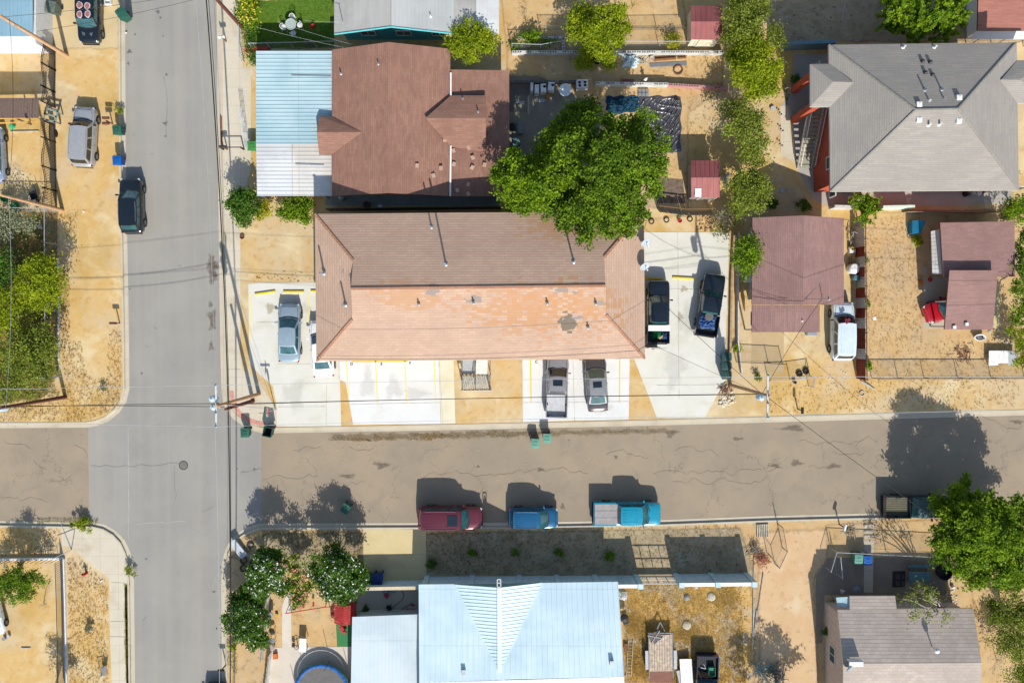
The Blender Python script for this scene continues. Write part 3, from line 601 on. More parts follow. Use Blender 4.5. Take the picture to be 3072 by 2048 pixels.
# west cross gable
zc = 3.75
Vc = MX([(2, 582, 1068, 3.15), (2, 557, 1215, zc), (2, 580, 1420, 3.15), (2, 697, 1072, 3.06), (2, 697, 1420, 3.06), (2, 975, 1215, zc)])
slab('roof', Vc, [(0, 1, 5, 3), (1, 2, 4, 5)], .14, SH_B, B, FASC)
# east wing: low roof and cross gable
Ve = MX([(2, 1788, 640, 2.95), (2, 2325, 648, 2.6), (6, 2330, 235, 2.6), (6, 1790, 237, 2.9)])
slab('roof', Ve, [(0, 1, 2, 3)], .14, SH_B, B, FASC)
Vg = MX([(2, 1555, 1087, 3.95), (2, 2112, 1087, 3.75), (2, 1790, 878, 3.25), (2, 2112, 878, 3.2), (2, 1790, 1350, 3.12), (2, 2112, 1400, 2.95)])
slab('roof', Vg, [(0, 1, 3, 2), (0, 4, 5, 1)], .14, SH_B, B, FASC)
wb = [W(2, 760, 500, 0), W(2, 1750, 500, 0), W(2, 1750, 690, 0), W(2, 2200, 690, 0), W(6, 2200, 120, 0), W(6, 1750, 180, 0), W(6, 800, 180, 0)]
wb = [W(2, 770, 520, 2.6), W(2, 1720, 520, 2.6), W(2, 1720, 700, 2.6), W(2, 2240, 700, 2.6), W(6, 2240, 170, 2.6), W(6, 770, 170, 2.6)]
WB = plain('grey_green_stucco', C(150, 160, 150), .9, obj=False)
walls(B, wb, 2.62, WB)
for ex in (Vb[0:3], Vb[3:6]):
    for s_ in (1,):
        c = [Vector(p) for p in ex]; cc = (c[0]+c[2])/2
        d = (Vector((0, cc.y, 0))-Vector((0, (Vb[0].y+Vb[3].y)/2, 0))).normalized()*-.5
        q = [p+d for p in c]; q = [Vector((q[0].x+.5, q[0].y, 2.6)), Vector((q[1].x, q[1].y, q[1].z-.2)), Vector((q[2].x-.5, q[2].y, 2.6))]; b = MB(); b.face(q); b.build('gable_wall', WB, B)
for i in range(4): p, q = along(wb[5], wb[4], 2+i*4.2, 3.2+i*4.2); opening(B, p, q, 1.0, 2.1)
b = MB(); b.bar(W(2, 1790, 670, 3.05), W(2, 1790, 878, 3.2), .13, .12); b.build('gutter', WHT, B)
b = MB(); b.bar(W(2, 1790, 1340, 3.12), W(6, 1785, 234, 3.05), .13, .12); b.build('gutter', WHT, B)
for k, x, y, z in ((2, 1125, 590, 4.1), (2, 780, 680, 3.25), (2, 2040, 1030, 3.6), (2, 1900, 912, 3.3)): vent_pipe(B, k, x, y, z, .32, .055)
for k, x, y, z in ((2, 1480, 1522, 3.75), (2, 1700, 1545, 3.3), (2, 1815, 1385, 2.92), (2, 1818, 1508, 2.9), (2, 1992, 1448, 2.85), (2, 1735, 1285, 3.2), (2, 1955, 1360, 3.0), (6, 1630, 45, 3.4), (6, 1950, 125, 2.85), (6, 1850, 180, 2.9), (6, 1950, 212, 2.85), (2, 2100, 1515, 2.76), (2, 1987, 1540, 2.83)):
    b = MB(); c = W(k, x, y, z+.13); b.box(c, (.28, .34, .01), rot=Matrix.Rotation(random.uniform(-.5, .5), 3, 'Z')@Matrix.Rotation(.1, 3, 'Y')); b.build('repair_patch', plain('bare_felt', C(206, 170, 150), .9), B)
# ---- ribbed metal sheeting helper (real ribs)
def ribbed(name, a, b_, c, d, pitch, mat, root, rib=(.05, .035), th=.03, across='v'):
    """quad a-b-c-d; ribs run a->b direction, spaced along a->d"""
    m = MB(); m.raw([a, b_, c, d, a-Vector((0, 0, th)), b_-Vector((0, 0, th)), c-Vector((0, 0, th)), d-Vector((0, 0, th))], [[0, 1, 2, 3], [7, 6, 5, 4], [0, 4, 5, 1], [1, 5, 6, 2], [2, 6, 7, 3], [3, 7, 4, 0]])
    n = max(1, int(((d-a).length+(c-b_).length)/2/pitch))
    for i in range(n+1):
        t = i/n; p = a.lerp(d, t); q = b_.lerp(c, t)
        if (p-q).length < .15: continue
        m.bar(p+Vector((0, 0, rib[1]/2)), q+Vector((0, 0, rib[1]/2)), rib[0], rib[1])
    return m.build(name, mat, root)
MR_B = metal_roof('pale_blue_metal', 'x', .3, C(188, 216, 222, .66), C(198, 222, 226, .66), C(170, 202, 210, .64), .45, .0)
MR_W = metal_roof('white_metal', 'x', .3, C(236, 237, 236, .66), C(228, 230, 230, .66), C(210, 210, 208, .62), .45, .0)
MR_G = metal_roof('grey_metal', 'y', .3, C(206, 202, 194, .58), C(216, 214, 208, .58), C(184, 180, 172, .58), .5, .1)
MR_D = metal_roof('pale_dirty_metal', 'x', .3, C(226, 222, 214, .7), C(232, 228, 222, .68), C(208, 200, 188, .66), .5, .0)
CP = empty('metal_carport', W(2, 350, 1000), label='flat corrugated carport with pale blue and white sheets, left of the brown roof', cat='carport')
z = 2.55
ribbed('roof_sheet', W(2, 0, 474, z), W(2, 700, 474, z), W(2, 700, 1322, z-.02), W(2, 0, 1322, z-.02), .3, MR_B, CP, (.05, .036))
ribbed('roof_sheet', W(2, 0, 1324, z-.05), W(2, 330, 1324, z-.05), W(6, 332, 230, z-.08), W(6, 10, 230, z-.08), .3, MR_W, CP, (.05, .032))
ribbed('roof_sheet', W(2, 334, 1324, z-.03), W(2, 700, 1324, z-.03), W(6, 700, 230, z-.06), W(6, 334, 230, z-.06), .3, MR_D, CP, (.05, .03))
for k, x, y in ((2, 20, 500), (2, 20, 1000), (2, 20, 1500), (6, 20, 215), (6, 600, 215)):
    p = W(k, x, y, z-.1); b = MB(); b.box((p.x, p.y, (z-.1)/2), (.1, .1, z-.1)); b.build('post', STEEL, CP)
b = MB(); b.bar(W(2, 325, 692, z+.06), W(2, 690, 700, z+.06), .1, .03); b.build('roof_strip', STEEL, CP)
b = MB(); b.bar(W(2, 362, 1506, z), W(2, 626, 1514, z), .1, .03); b.build('roof_strip', STEEL, CP)
# ---- D: blue walled house with pale metal roof, top
Dh = empty('blue_walled_house', W(2, 1260, 330), label='house with teal walls and a grey and white metal gable roof at the top edge', cat='house')
top = -420
rg, eg = 4.2, 3.1
ribbed('roof_sheet', W(2, 720, 312, eg), W(2, 720, top, eg), W(2, 1240, top, rg), W(2, 1240, 246, rg), .3, MR_G, Dh, (.03, .015))
ribbed('roof_sheet', W(2, 1241, 246, rg), W(2, 1241, top, rg), W(2, 1820, top, eg+.1), W(2, 1820, 310, eg+.1), .3, metal_roof('offwhite_metal', 'y', .3, C(224, 226, 222, .52), C(230, 230, 228, .52), C(208, 210, 206, .52), .5, .1), Dh, (.03, .015))
ribbed('roof_sheet', W(2, 1822, 310, eg), W(2, 1822, top, eg), W(2, 2022, top, eg-.1), W(2, 2022, 312, eg-.1), .3, MR_G, Dh, (.03, .015))
ribbed('roof_sheet', W(2, 2024, 312, eg-.06), W(2, 2024, top, eg-.06), W(2, 2232, top, eg-.16), W(2, 2232, 316, eg-.16), .3, MR_W, Dh, (.03, .015))
TEAL = plain('teal_siding', C(96, 184, 190, .62), .7, obj=False)
q = [W(2, 830, 355, .3), W(2, 1730, 355, .3), W(2, 1730, top, .3), W(2, 830, top, .3)]
walls(Dh, q, 2.9, TEAL); b = MB(); a, c = q[0], q[1]; b.face([(a.x, a.y, 2.9), (c.x, c.y, 2.9), ((a.x+c.x)/2, a.y, 4.0)]); b.build('gable_wall', TEAL, Dh)
for i in range(3): p, r0 = along(q[0], q[1], 1.5+i*2.9, 2.6+i*2.9); opening(Dh, p, r0, 1.1, 2.1)
b = MB(); b.bar(W(2, 720, 318, eg), W(2, 1240, 250, rg), .05, .16); b.bar(W(2, 1240, 250, rg), W(2, 1820, 314, eg+.1), .05, .16); b.build('barge_board', plain('aqua_trim', C(120, 222, 226, .65), .6), Dh)
b = MB(); p = W(2, 795, 200, 3.4); b.tube(p-Vector((0, 0, .3)), p+Vector((0, 0, 1.0)), .03); b.tube(p+Vector((-.3, 0, 1)), p+Vector((.1, 0, 1.)), .02); b.build('service_mast', STEEL, Dh)
vent_pipe(Dh, 2, 1605, 155, 3.6, .3, .05, WHT)
# ---- E: big two storey building with grey hipped roof and red walls
SH_E = shingle('grey_shingles', C(164, 157, 149, .66), C(175, 168, 158, .66), C(144, 138, 132, .62), row=.15, wid=.9, weather=.1)
E_ = empty('grey_roof_building', W(4, 1500, 900), label='two storey building with red orange walls and a large grey hipped roof', cat='building')
ze, zr = 5.7, 8.0
Vh = MX([(4, 558, 413, ze), (4, 2285, 390, ze), (8, 2305, 180, ze), (8, 573, 192, ze), (4, 1355, 1010, zr), (4, 1745, 1002, zr)])
slab('roof', Vh, [(0, 4, 5, 1), (3, 2, 5, 4), (0, 3, 4), (1, 5, 2)], .2, SH_E, E_, plain('grey_fascia', C(206, 200, 192), .7))
def onW(x): # height of west roof plane at crop-4 x
    return ze+(zr-ze)*(x-565)/(1355-565)
Vw = MX([(4, 388, 590, ze), (4, 388, 982, ze), (4, 600, 752, 6.45), (4, 785, 757, 6.5), (4, 568, 588, ze+.03), (4, 575, 980, ze+.03)])
slab('roof', Vw, [(0, 4, 3, 2), (0, 2, 1), (1, 2, 3, 5)], .2, SH_E, E_, plain('grey_fascia', C(206, 200, 192), .7))
Vx = MX([(4, 2620, 556, ze), (4, 2620, 950, ze), (4, 2310, 735, 6.45), (4, 2145, 732, 6.5), (4, 2290, 556, ze+.03), (4, 2296, 950, ze+.03)])
slab('roof', Vx, [(4, 0, 2, 3), (0, 1, 2), (2, 1, 5, 3)], .2, SH_E, E_, plain('grey_fascia', C(206, 200, 192), .7))
RED = plain('red_stucco', C(206, 96, 70, .6), .85, obj=False, bump=.2)
fp = inset(Vh[:4], .88); walls(E_, fp, ze-.1, RED)
for i in range(6):
    p, q = along(fp[3], fp[2], 1.0+i*2.9, 2.1+i*2.9); opening(E_, p, q, 3.7, 4.7); opening(E_, p, q, 1.0, 2.1)
for a_, c_ in ((1.5, 2.6), (9.5, 10.4)): p, q = along(fp[0], fp[3], a_, c_); opening(E_, p, q, 3.4, 4.6)
p, q = along(fp[0], fp[3], 7.2, 8.1); opening(E_, p, q, 2.85, 4.9, 'door', DARKM)
# entry porch: landing at first floor carried by red piers, under the west hip
b = MB()
for x, y in ((470, 640), (470, 940)):
    p = W(4, x, y, ze-.2); b.prism([(p.x-.25, p.y-.25), (p.x+.25, p.y-.25), (p.x+.25, p.y+.25), (p.x-.25, p.y+.25)], 0, ze-.15)
b.build('porch_pier', RED, E_)
p = W(4, 430, 600, 2.7); q = W(4, 640, 975, 2.7); b = MB(); b.box(((p.x+q.x)/2, (p.y+q.y)/2, 2.7), (q.x-p.x, p.y-q.y, .18)); b.build('landing', plain('landing_slab', C(150, 140, 130), .9), E_)
b = MB(); a0 = Vector((p.x-.02, p.y, 0)); a1 = Vector((p.x-.02, q.y, 0))
for i in range(22): r0 = a0.lerp(a1, i/21); b.tube((r0.x, r0.y, 2.8), (r0.x, r0.y, 3.8), .015)
b.tube((a0.x, a0.y, 3.8), (a1.x, a1.y, 3.8), .03); b.build('railing', TRIM, E_)
# stair flight going south (down the picture)
SX = (W(4, 392, 985, 2.7).x, W(4, 520, 985, 2.7).x); sy0 = W(4, 0, 975, 2.7).y; s1 = W(4, 325, 1545, .2); sy1 = s1.y
SX2 = (W(4, 275, 1545, .2).x, W(4, 395, 1545, .2).x); sx0 = (SX[0]+SX2[0])/2-.05; sx1 = (SX[1]+SX2[1])/2-.05
b = MB(); n_ = 15
for i in range(n_):
    t = (i+.5)/n_; z = 2.7*(1-t)+.1; y = sy0+(sy1-sy0)*t; b.box(((sx0+sx1)/2, y, z), (sx1-sx0, abs(sy1-sy0)/n_*.86, .06))
b.build('stair_treads', plain('pale_tread', C(176, 172, 150), .8), E_)
for sx in (sx0-.03, sx1+.03):
    b = MB(); b.bar((sx, sy0, 2.7), (sx, sy1, .05), .05, .24)
    b.bar((sx, sy0, 3.65), (sx, sy1, 1.0), .05, .05)
    for i in range(31): t = i/30; b.tube((sx, sy0+(sy1-sy0)*t, 2.75-2.65*t), (sx, sy0+(sy1-sy0)*t, 3.62-2.65*t), .014)
    b.build('stair_railing', TRIM, E_)
for k, x, y, z, h, m_ in ((4, 1240, 440, 5.85, .4, WHT), (4, 1525, 440, 5.85, .4, WHT), (4, 1440, 832, 7.35, .5, STEEL), (4, 1595, 828, 7.35, .5, STEEL), (4, 1475, 930, 7.65, .3, WHT), (4, 1612, 910, 7.6, .3, STEEL), (4, 1472, 1150, 7.55, .4, WHT), (4, 1570, 1145, 7.55, .4, WHT)): vent_pipe(E_, k, x, y, z, h, .07, m_)
for x, y, z, m_ in ((1418, 565, 6.3, DARKM), (1488, 572, 6.35, DARKM), (1443, 668, 6.7, DARKM), (1508, 690, 6.75, DARKM), (1385, 962, 7.75, WHT), (1752, 900, 7.6, WHT), (1385, 1102, 7.65, WHT), (1750, 1112, 7.6, WHT)):
    c = W(4, x, y, z+.06); b = MB(); s_ = .24 if m_ is DARKM else .38; b.box(c, (s_, s_, .2)); b.lathe(c+Vector((0, 0, .1)), [(s_*.72, 0), (s_*.72, .03), (.02, .1)], 4, q=Matrix.Rotation(math.pi/4, 3, 'Z')); b.build('roof_vent', m_, E_)
CAPE = shingle('grey_cap', C(150, 144, 136, .76), C(162, 156, 146, .76), C(120, 116, 110, .7), row=.25, wid=.3)
caps(E_, [(Vh[0], Vh[4]), (Vh[4], Vh[5]), (Vh[5], Vh[1]), (Vh[3], Vh[4]), (Vh[2], Vh[5])], CAPE, .06)
# ---- F: brown house in the middle right
SH_F = shingle('mauve_shingles', C(146, 114, 108, .80), C(158, 124, 116, .80), C(114, 88, 82, .8), row=.16, wid=.6)
Fh = empty('mauve_roof_house', W(8, 330, 900), label='small house with a mauve brown gable roof beside a rusty sheet fence', cat='house')
e1, r1 = 2.8, 4.0
Vf = MX([(7, 2210, 432, e1), (8, 328, 412, r1), (8, 697, 436, e1), (7, 2205, 1482, e1-.1), (8, 250, 1482, r1-.35), (8, 250, 1234, r1-.25), (8, 475, 1482, e1+.25), (8, 475, 1236, e1+.3), (8, 697, 1230, e1), (8, 325, 1230, r1)])
slab('roof', [Vf[0], Vf[1], Vf[2], Vf[8], Vf[9], W(7, 2205, 1230, e1)], [(0, 1, 4, 5), (1, 2, 3, 4)], .15, SH_F, Fh, FASC)
slab('roof', MX([(7, 2207, 1233, e1-.06), (8, 252, 1233, 3.62), (8, 475, 1233, e1+.12), (8, 475, 1482, e1+.05), (8, 250, 1482, 3.5), (7, 2205, 1482, e1-.12)]), [(0, 1, 4, 5), (1, 2, 3, 4)], .15, SH_F, Fh, FASC)
fp = inset([Vf[0], Vf[2], Vf[8], W(7, 2205, 1234, e1)], .5); walls(Fh, fp, 2.72, plain('cream_wall', C(214, 204, 184), .85, obj=False))
b = MB()
for y in (1460,):
    for k, x in ((7, 2225), (8, 180), (8, 455)): p = W(k, x, y, 2.6); b.box((p.x, p.y, 1.32), (.12, .12, 2.64))
b.build('porch_post', TRIM, Fh)
for i in range(3): p, q = along(fp[0], fp[3], 1.5+i*2.8, 2.5+i*2.8); opening(Fh, p, q, 1.0, 2.0)
p, q = along(fp[3], fp[2], 2, 2.9); opening(Fh, p, q, .1, 2.1, 'door', FASC)
b = MB(); p = W(8, 492, 1180, 3.3); b.tube(p-Vector((0, 0, .3)), p+Vector((0, 0, 1.2)), .03); b.build('service_mast', STEEL, Fh); vent_pipe(Fh, 8, 555, 1186, 3.2, .25, .05, WHT)
vent_pipe(Fh, 8, 316, 1378, 3.4, .15, .04, WHT)
b = MB(); b.box(W(7, 2180, 985, 1.0), (.6, .7, .5)); b.build('window_air_conditioner', WHT, Fh)
b = MB(); p = W(8, 400, 1497, .3); b.box(p, (.85, .25, .5)); b.build('porch_box', STEEL, Fh)
# ---- G: small twin roofed building on the right
Gh = empty('twin_roof_house', W(8, 1900, 800), label='small building with two stepped mauve brown roofs and a red car nosing out beneath', cat='house')
slab('roof', WL(8, [(1582, 478, 3.1), (2265, 465, 3.0), (2270, 972, 2.8), (1612, 982, 3.0)]), [(0, 1, 2, 3)], .15, SH_F, Gh, FASC)
slab('roof', WL(8, [(1668, 915, 3.7), (2112, 915, 3.6), (2066, 1460, 2.7), (1622, 1457, 2.8)]), [(0, 1, 2, 3)], .15, SH_F, Gh, FASC)
walls(Gh, WL(8, [(1640, 520, 2.7), (2220, 510, 2.7), (2230, 930, 2.7), (1650, 940, 2.7)]), 2.72, plain('tan_wall', C(190, 170, 146), .9, obj=False))
walls(Gh, WL(8, [(1700, 945, 3.3), (2060, 945, 3.3), (2055, 965, 3.3), (1700, 965, 3.3)]), 3.4, plain('tan_wall', C(190, 170, 146), .9, obj=False), z0=2.9)
ribbed('awning', W(8, 1497, 560, 2.3), W(8, 1582, 540, 2.6), W(8, 1596, 945, 2.6), W(8, 1510, 940, 2.3), .3, MR_D, Gh, (.04, .02))
for x, y in ((1640, 1430), (2040, 1430), (1640, 1200), (2060, 1000)): p = W(8, x, y, 2.5); b = MB(); b.box((p.x, p.y, 1.3), (.12, .12, 2.6)); b.build('post', TRIM, Gh)
for x, y, z in ((1710, 1438, 2.8), (1823, 1410, 2.85)): c = W(8, x, y, z+.12); b = MB(); b.box(c, (.25, .25, .2)); b.build('roof_vent', WHT, Gh)
# ---- H: white metal roof house at the bottom
MR_H = metal_roof('shade_blue_metal', 'y', .4, C(218, 236, 241, .82), C(210, 232, 239, .80), C(198, 222, 231, .76), .45, .0)  # white roof: shade of the faces turned from the sun tinted in ice blue
H_ = empty('white_metal_roof_house', W(14, 2000, 1200), label='large house with a standing seam metal roof tinted ice blue as in shade and a pointed cross gable', cat='house')
e1, r1 = 3.0, 4.4; rgx = 2236
def hm(k, x, y): # height of the main north slope
    v = K(k, x, y)[1]; v0 = 1536+650/3.0625; v1 = 1536+1515/3.0625; return e1+(r1-e1)*(v-v0)/(v1-v0)
ribbed('roof_sheet', W(14, 1497, 662, e1), W(14, 1503, 1562, r1), W(14, 2200, 1555, r1), W(14, 2200, 655, e1), .41, MR_H, H_, (.035, .03))
ribbed('roof_sheet', W(15, -60, 652, e1), W(15, -60, 1535, r1), W(15, 1026, 1510, r1), W(15, 972, 637, e1), .41, MR_H, H_, (.035, .03))
b = MB(); b.face([W(14, 2190, 656, e1-.01), W(14, 2190, 1555, r1-.01), W(15, -50, 1535, r1-.01), W(15, -50, 652, e1-.01)]); b.build('roof_sheet', MR_H, H_)
apz = 4.5; AP = W(14, 2238, 1462, apz)
FL = W(14, 1832, 662, e1+.03); FR = W(15, 275, 645, e1+.03); FT = W(14, 2236, 690, apz-.0)
def crossface(FLo, nm):
    m = MB(); m.face([FLo+Vector((0, 0, .06)), AP+Vector((0, 0, .06)), FT+Vector((0, 0, .06))]); n = 24
    for i in range(1, n): # seams run from ridge down to the valley
        t = i/n; p = FT.lerp(AP, t); q = FLo.lerp(AP, t); m.bar(p+Vector((0, 0, .07)), q+Vector((0, 0, .07)), .04, .04)
    m.bar(FLo+Vector((0, 0, .05)), AP+Vector((0, 0, .05)), .22, .04)
    return m.build(nm, MR_H, H_)
crossface(FL, 'cross_gable'); crossface(FR, 'cross_gable')
b = MB(); b.bar(FT+Vector((0, 0, .12)), AP+Vector((0, 0, .12)), .34, .05); b.build('ridge_cap', MR_H, H_)
b = MB(); b.face([FL, FR, FT]); b.face([FR, FL, FT-Vector((0, .01, 0))]); b.build('gable_wall', plain('aqua_wall', C(130, 176, 184, .6), .8, obj=False), H_)
# south slope beyond the ridge, and lower western wing; south sheets coloured white as the sunlit side
ribbed('roof_sheet', W(14, 1503, 1564, r1), W(14, 1480, 2450, e1), W(15, 1060, 2420, e1), W(15, 1027, 1512, r1), .41, MR_W, H_, (.035, .03))
ribbed('roof_sheet', W(14, 886, 960, 2.75), W(14, 872, 1700, 3.2), W(14, 1503, 1690, 3.2), W(14, 1497, 936, 2.75), .3, metal_roof('pale_grey_metal', 'y', .3, C(212, 226, 230, .74), C(218, 226, 228, .74), C(196, 212, 218, .7), .45, .0), H_, (.03, .02))
ribbed('roof_sheet', W(14, 872, 1702, 3.2), W(14, 868, 2350, 2.75), W(14, 1503, 2350, 2.75), W(14, 1503, 1692, 3.2), .3, MR_W, H_, (.03, .02))
WHh = plain('pale_wall', C(216, 220, 214), .85, obj=False)
walls(H_, [W(14, 1540, 720, 2.8), W(15, 930, 700, 2.8), W(15, 1000, 2300, 2.8), W(14, 1540, 2350, 2.8)], 2.85, WHh)
walls(H_, [W(14, 920, 1000, 2.6), W(14, 1536, 990, 2.6), W(14, 1536, 2300, 2.6), W(14, 920, 2300, 2.6)], 2.62, WHh)
for k, x, y, z in ((14, 1908, 1465, 4.2), (15, 917, 1383, 4.2)):
    c = W(k, x, y, z+.12); b = MB(); b.box(c, (.32, .42, .3)); b.build('roof_vent', STEEL, H_)
c = W(14, 2233, 650, 4.6); b = MB(); b.box(c-Vector((0, 0, .5)), (.09, .09, 1.0))
for a_ in ((-.14, 0, .05, .62), (.14, 0, .05, .62)): b.box(c+Vector((a_[0], 0, 0)), (a_[2], a_[3], .08))
for a_ in (-.3, .3): b.box(c+Vector((0, a_, 0)), (.33, .05, .08))
b.build('lamp_post', WHT, H_)
# ---- I: tan shingle house bottom right
SH_I = shingle('taupe_shingles', C(184, 170, 158, .74), C(198, 184, 172, .74), C(140, 124, 114, .7), row=.27, wid=.45)
Ih = empty('taupe_roof_house', W(16, 1300, 1200), label='house with a taupe shingle roof and barred side windows at the bottom right', cat='house')
e1, r1 = 3.0, 4.3
slab('roof', WL(16, [(640, 896, e1), (752, 896, e1), (752, 770, e1-.22), (1168, 768, e1-.22), (1182, 886, e1), (1886, 880, e1), (1962, 1378, r1), (690, 1392, r1)]), [(0, 1, 4, 5, 6, 7), (1, 2, 3, 4)], .15, SH_I, Ih, TRIM)
slab('roof', WL(16, [(691, 1394, r1), (1963, 1380, r1), (1940, 2100, e1), (690, 2100, e1)]), [(0, 1, 2, 3)], .15, SH_I, Ih, TRIM)
WI = plain('pink_stucco', C(226, 202, 186), .9, obj=False)
fpI = [W(16, 645, 930, 2.7), W(16, 1860, 930, 2.7), W(16, 1900, 2050, 2.7), W(16, 645, 2050, 2.7)]
walls(Ih, fpI, 2.75, WI); b = MB(); a, c = fpI[0], fpI[3]; m_ = W(16, 695, 1395, 4.1); b.face([(a.x-.003, a.y, 2.6), (c.x-.003, c.y, 2.6), (a.x-.003, m_.y, 4.1)]); b.build('gable_wall', WI, Ih)
for u, v in ((3.2, 4.5), (7.5, 8.8)): p, q = along(fpI[0], fpI[3], u, v); opening(Ih, p, q, 1.0, 2.1)
b = MB(); c = W(16, 1522, 1248, 4.15); b.tube(c-Vector((0, 0, .3)), c+Vector((0, 0, .35)), .05); b.lathe(c+Vector((0, 0, .35)), [(.1, 0), (.19, .08), (.21, .2), (.12, .32), (.01, .36)], 12); b.build('turbine_vent', WHT, Ih)
b = MB(); c = W(16, 785, 1368, 4.3); b.box(c+Vector((0, 0, .5)), (1.1, .35, .1)); b.box(c+Vector((.0, .18, .2)), (1.1, .06, .5)); b.build('roof_air_unit', WHT, Ih)
q = Vector((.5, -.6, .6)).to_track_quat('Z', 'Y').to_matrix(); c = W(16, 742, 1425, 4.6); b = MB(); b.lathe(c, [(.02, 0), (.25, .03), (.36, .1), (.36, .115), (.02, .02)], 16, q=q); b.tube(c, c+Vector((-.2, .3, -.6)), .03); b.build('satellite_dish', plain('blue_grey_dish', C(120, 170, 190, .6), .5), Ih)
slab('porch_roof', WL(16, [(625, 782, 2.6), (748, 775, 2.6), (748, 878, 2.75), (640, 860, 2.65)]), [(0, 1, 2, 3)], .06, MR_B, Ih)
# ---- J: two red roofed sheds
def shed(k, tl, tr, br, bl, my, label, wallm, grp='red roofed garden sheds'):
    c = W(k, (tl[0]+tr[0])/2, my); r_ = empty('garden_shed', c, label=label, cat='shed', group=grp); ez, rz_ = 2.1, 2.55
    a, b_, c_, d = (W(k, *p, ez) for p in (tl, tr, br, bl)); m1 = W(k, tl[0]*.5+bl[0]*.5, my, rz_); m2 = W(k, tr[0]*.5+br[0]*.5, my, rz_)
    ribbed('roof', a, m1, m2, b_, .38, REDM, r_, (.05, .035)); ribbed('roof', m1, d, c_, m2, .38, REDM, r_, (.05, .035))
    fp = inset([a, b_, c_, d], .12); walls(r_, fp, 2.05, wallm)
    m = MB(); m.face([(fp[0].x, fp[0].y, 2.0), (fp[3].x, fp[3].y, 2.0), (fp[0].x, m1.y, 2.45)]); m.face([(fp[1].x, fp[1].y, 2.0), (fp[2].x, fp[2].y, 2.0), (fp[1].x, m1.y, 2.45)]); m.build('gable_wall', wallm, r_)
    p, q = along(fp[3], fp[2], .7, 2.0) if fp[3].x < fp[2].x else along(fp[2], fp[3], .7, 2.0); opening(r_, p, q, .08, 1.9, 'door', wallm); return r_
REDM = metal_roof('dull_red_metal', 'y', .3, C(166, 88, 84, .6), C(180, 106, 100, .6), C(136, 74, 72, .6), .5, .1)
SW = plain('cream_shed_panel', C(226, 218, 190, .7), .6)
shed(3, (1645, 52), (1925, 60), (1925, 368), (1645, 364), 200, 'garden shed with a clean dull red roof and cream walls near the top edge', SW)
s2 = shed(3, (1645, 1475), (1905, 1475), (1905, 1815), (1650, 1812), 1632, 'garden shed with a scratched red roof carrying a white panel', plain('grey_shed_panel', C(170, 160, 150, .6), .7))
b = MB(); b.box(W(7, 1710, 202, 2.35), (.52, .7, .03)); b.build('roof_patch', WHT, s2)
# ---- K: buildings cut by the frame
Kh = empty('blue_roof_house', W(1, 60, 100), label='low house with light blue metal roof and white wall at the top left corner', cat='house')
ribbed('roof_sheet', W(1, -900, 335, 2.6), W(1, -900, -500, 3.2), W(1, 300, -500, 3.2), W(1, 300, 335, 2.6), .3, metal_roof('sky_blue_metal', 'y', .3, C(150, 190, 208, .6), C(160, 200, 214, .6), C(140, 176, 196, .6), .5, .1), Kh, (.03, .02))
walls(Kh, [W(1, -900, 400, 2.4), W(1, 330, 400, 2.4), W(1, 330, -500, 2.4), W(1, -900, -500, 2.4)], 2.45, WHT)
b = MB(); p = W(1, 355, 230, 1.0); b.prism([(W(1, 350, 0, 1).x, W(1, 0, -500, 1).y), (W(1, 410, 0, 1).x, W(1, 0, -500, 1).y), (W(1, 410, 0, 1).x, W(1, 0, 280, 1).y), (W(1, 350, 0, 1).x, W(1, 0, 280, 1).y)], 0, 1.2); b.build('porch_wall', plain('cream_wall2', C(222, 196, 150), .9, obj=False), Kh)
Lh = empty('terracotta_roof_house', W(4, 2150, 100), label='house with a smooth reddish brown roof and a white awning at the top right corner', cat='house')
slab('roof', WL(4, [(1945, -400, 3.4), (3200, -400, 3.4), (3200, 285, 2.9), (1925, 280, 2.9)]), [(0, 1, 2, 3)], .15, shingle('terracotta_shingles', C(190, 128, 112, .6), C(202, 140, 122, .6), C(160, 104, 92, .6), row=.15), Lh, FASC)
walls(Lh, WL(4, [(2000, -350, 2.7), (3100, -350, 2.7), (3100, 240, 2.7), (2000, 240, 2.7)]), 2.75, WHT)
slab('awning', WL(4, [(1915, 284, 2.5), (3200, 284, 2.5), (3200, 365, 2.2), (1850, 358, 2.2)]), [(0, 1, 2, 3)], .08, MR_W, Lh)
for x in (1960, 2200, 2500): p = W(4, x, 350, 2.1); b = MB(); b.box((p.x, p.y, 1.05), (.08, .08, 2.1)); b.build('post', WHT, Lh)
PG = empty('slatted_pergola', W(1, 180, 1000), label='low carport roofed with worn grey brown slats beside the iron fence', cat='pergola')
b = MB(); n_ = 34
for i in range(n_):
    x = -500+i*(870/n_); b.bar(W(1, x, 902+(870-x)*-.0, 2.25), W(1, x, 1085, 2.2), .2, .03)
b.build('slats', plain('grey_slat', C(120, 100, 92, .6), .9, sc=6), PG)
b = MB(); b.bar(W(1, -500, 1100, 2.1), W(1, 372, 1078, 2.1), .1, .14); b.bar(W(1, -500, 1150, 1.9), W(1, 372, 1118, 1.9), .1, .1); b.build('beam', plain('yellow_wood', C(226, 176, 96, .6), .8), PG)
for x in (-100, 150, 360): p = W(1, x, 1090, 2); b = MB(); b.box((p.x, p.y, 1), (.1, .1, 2)); b.build('post', WOOD, PG)
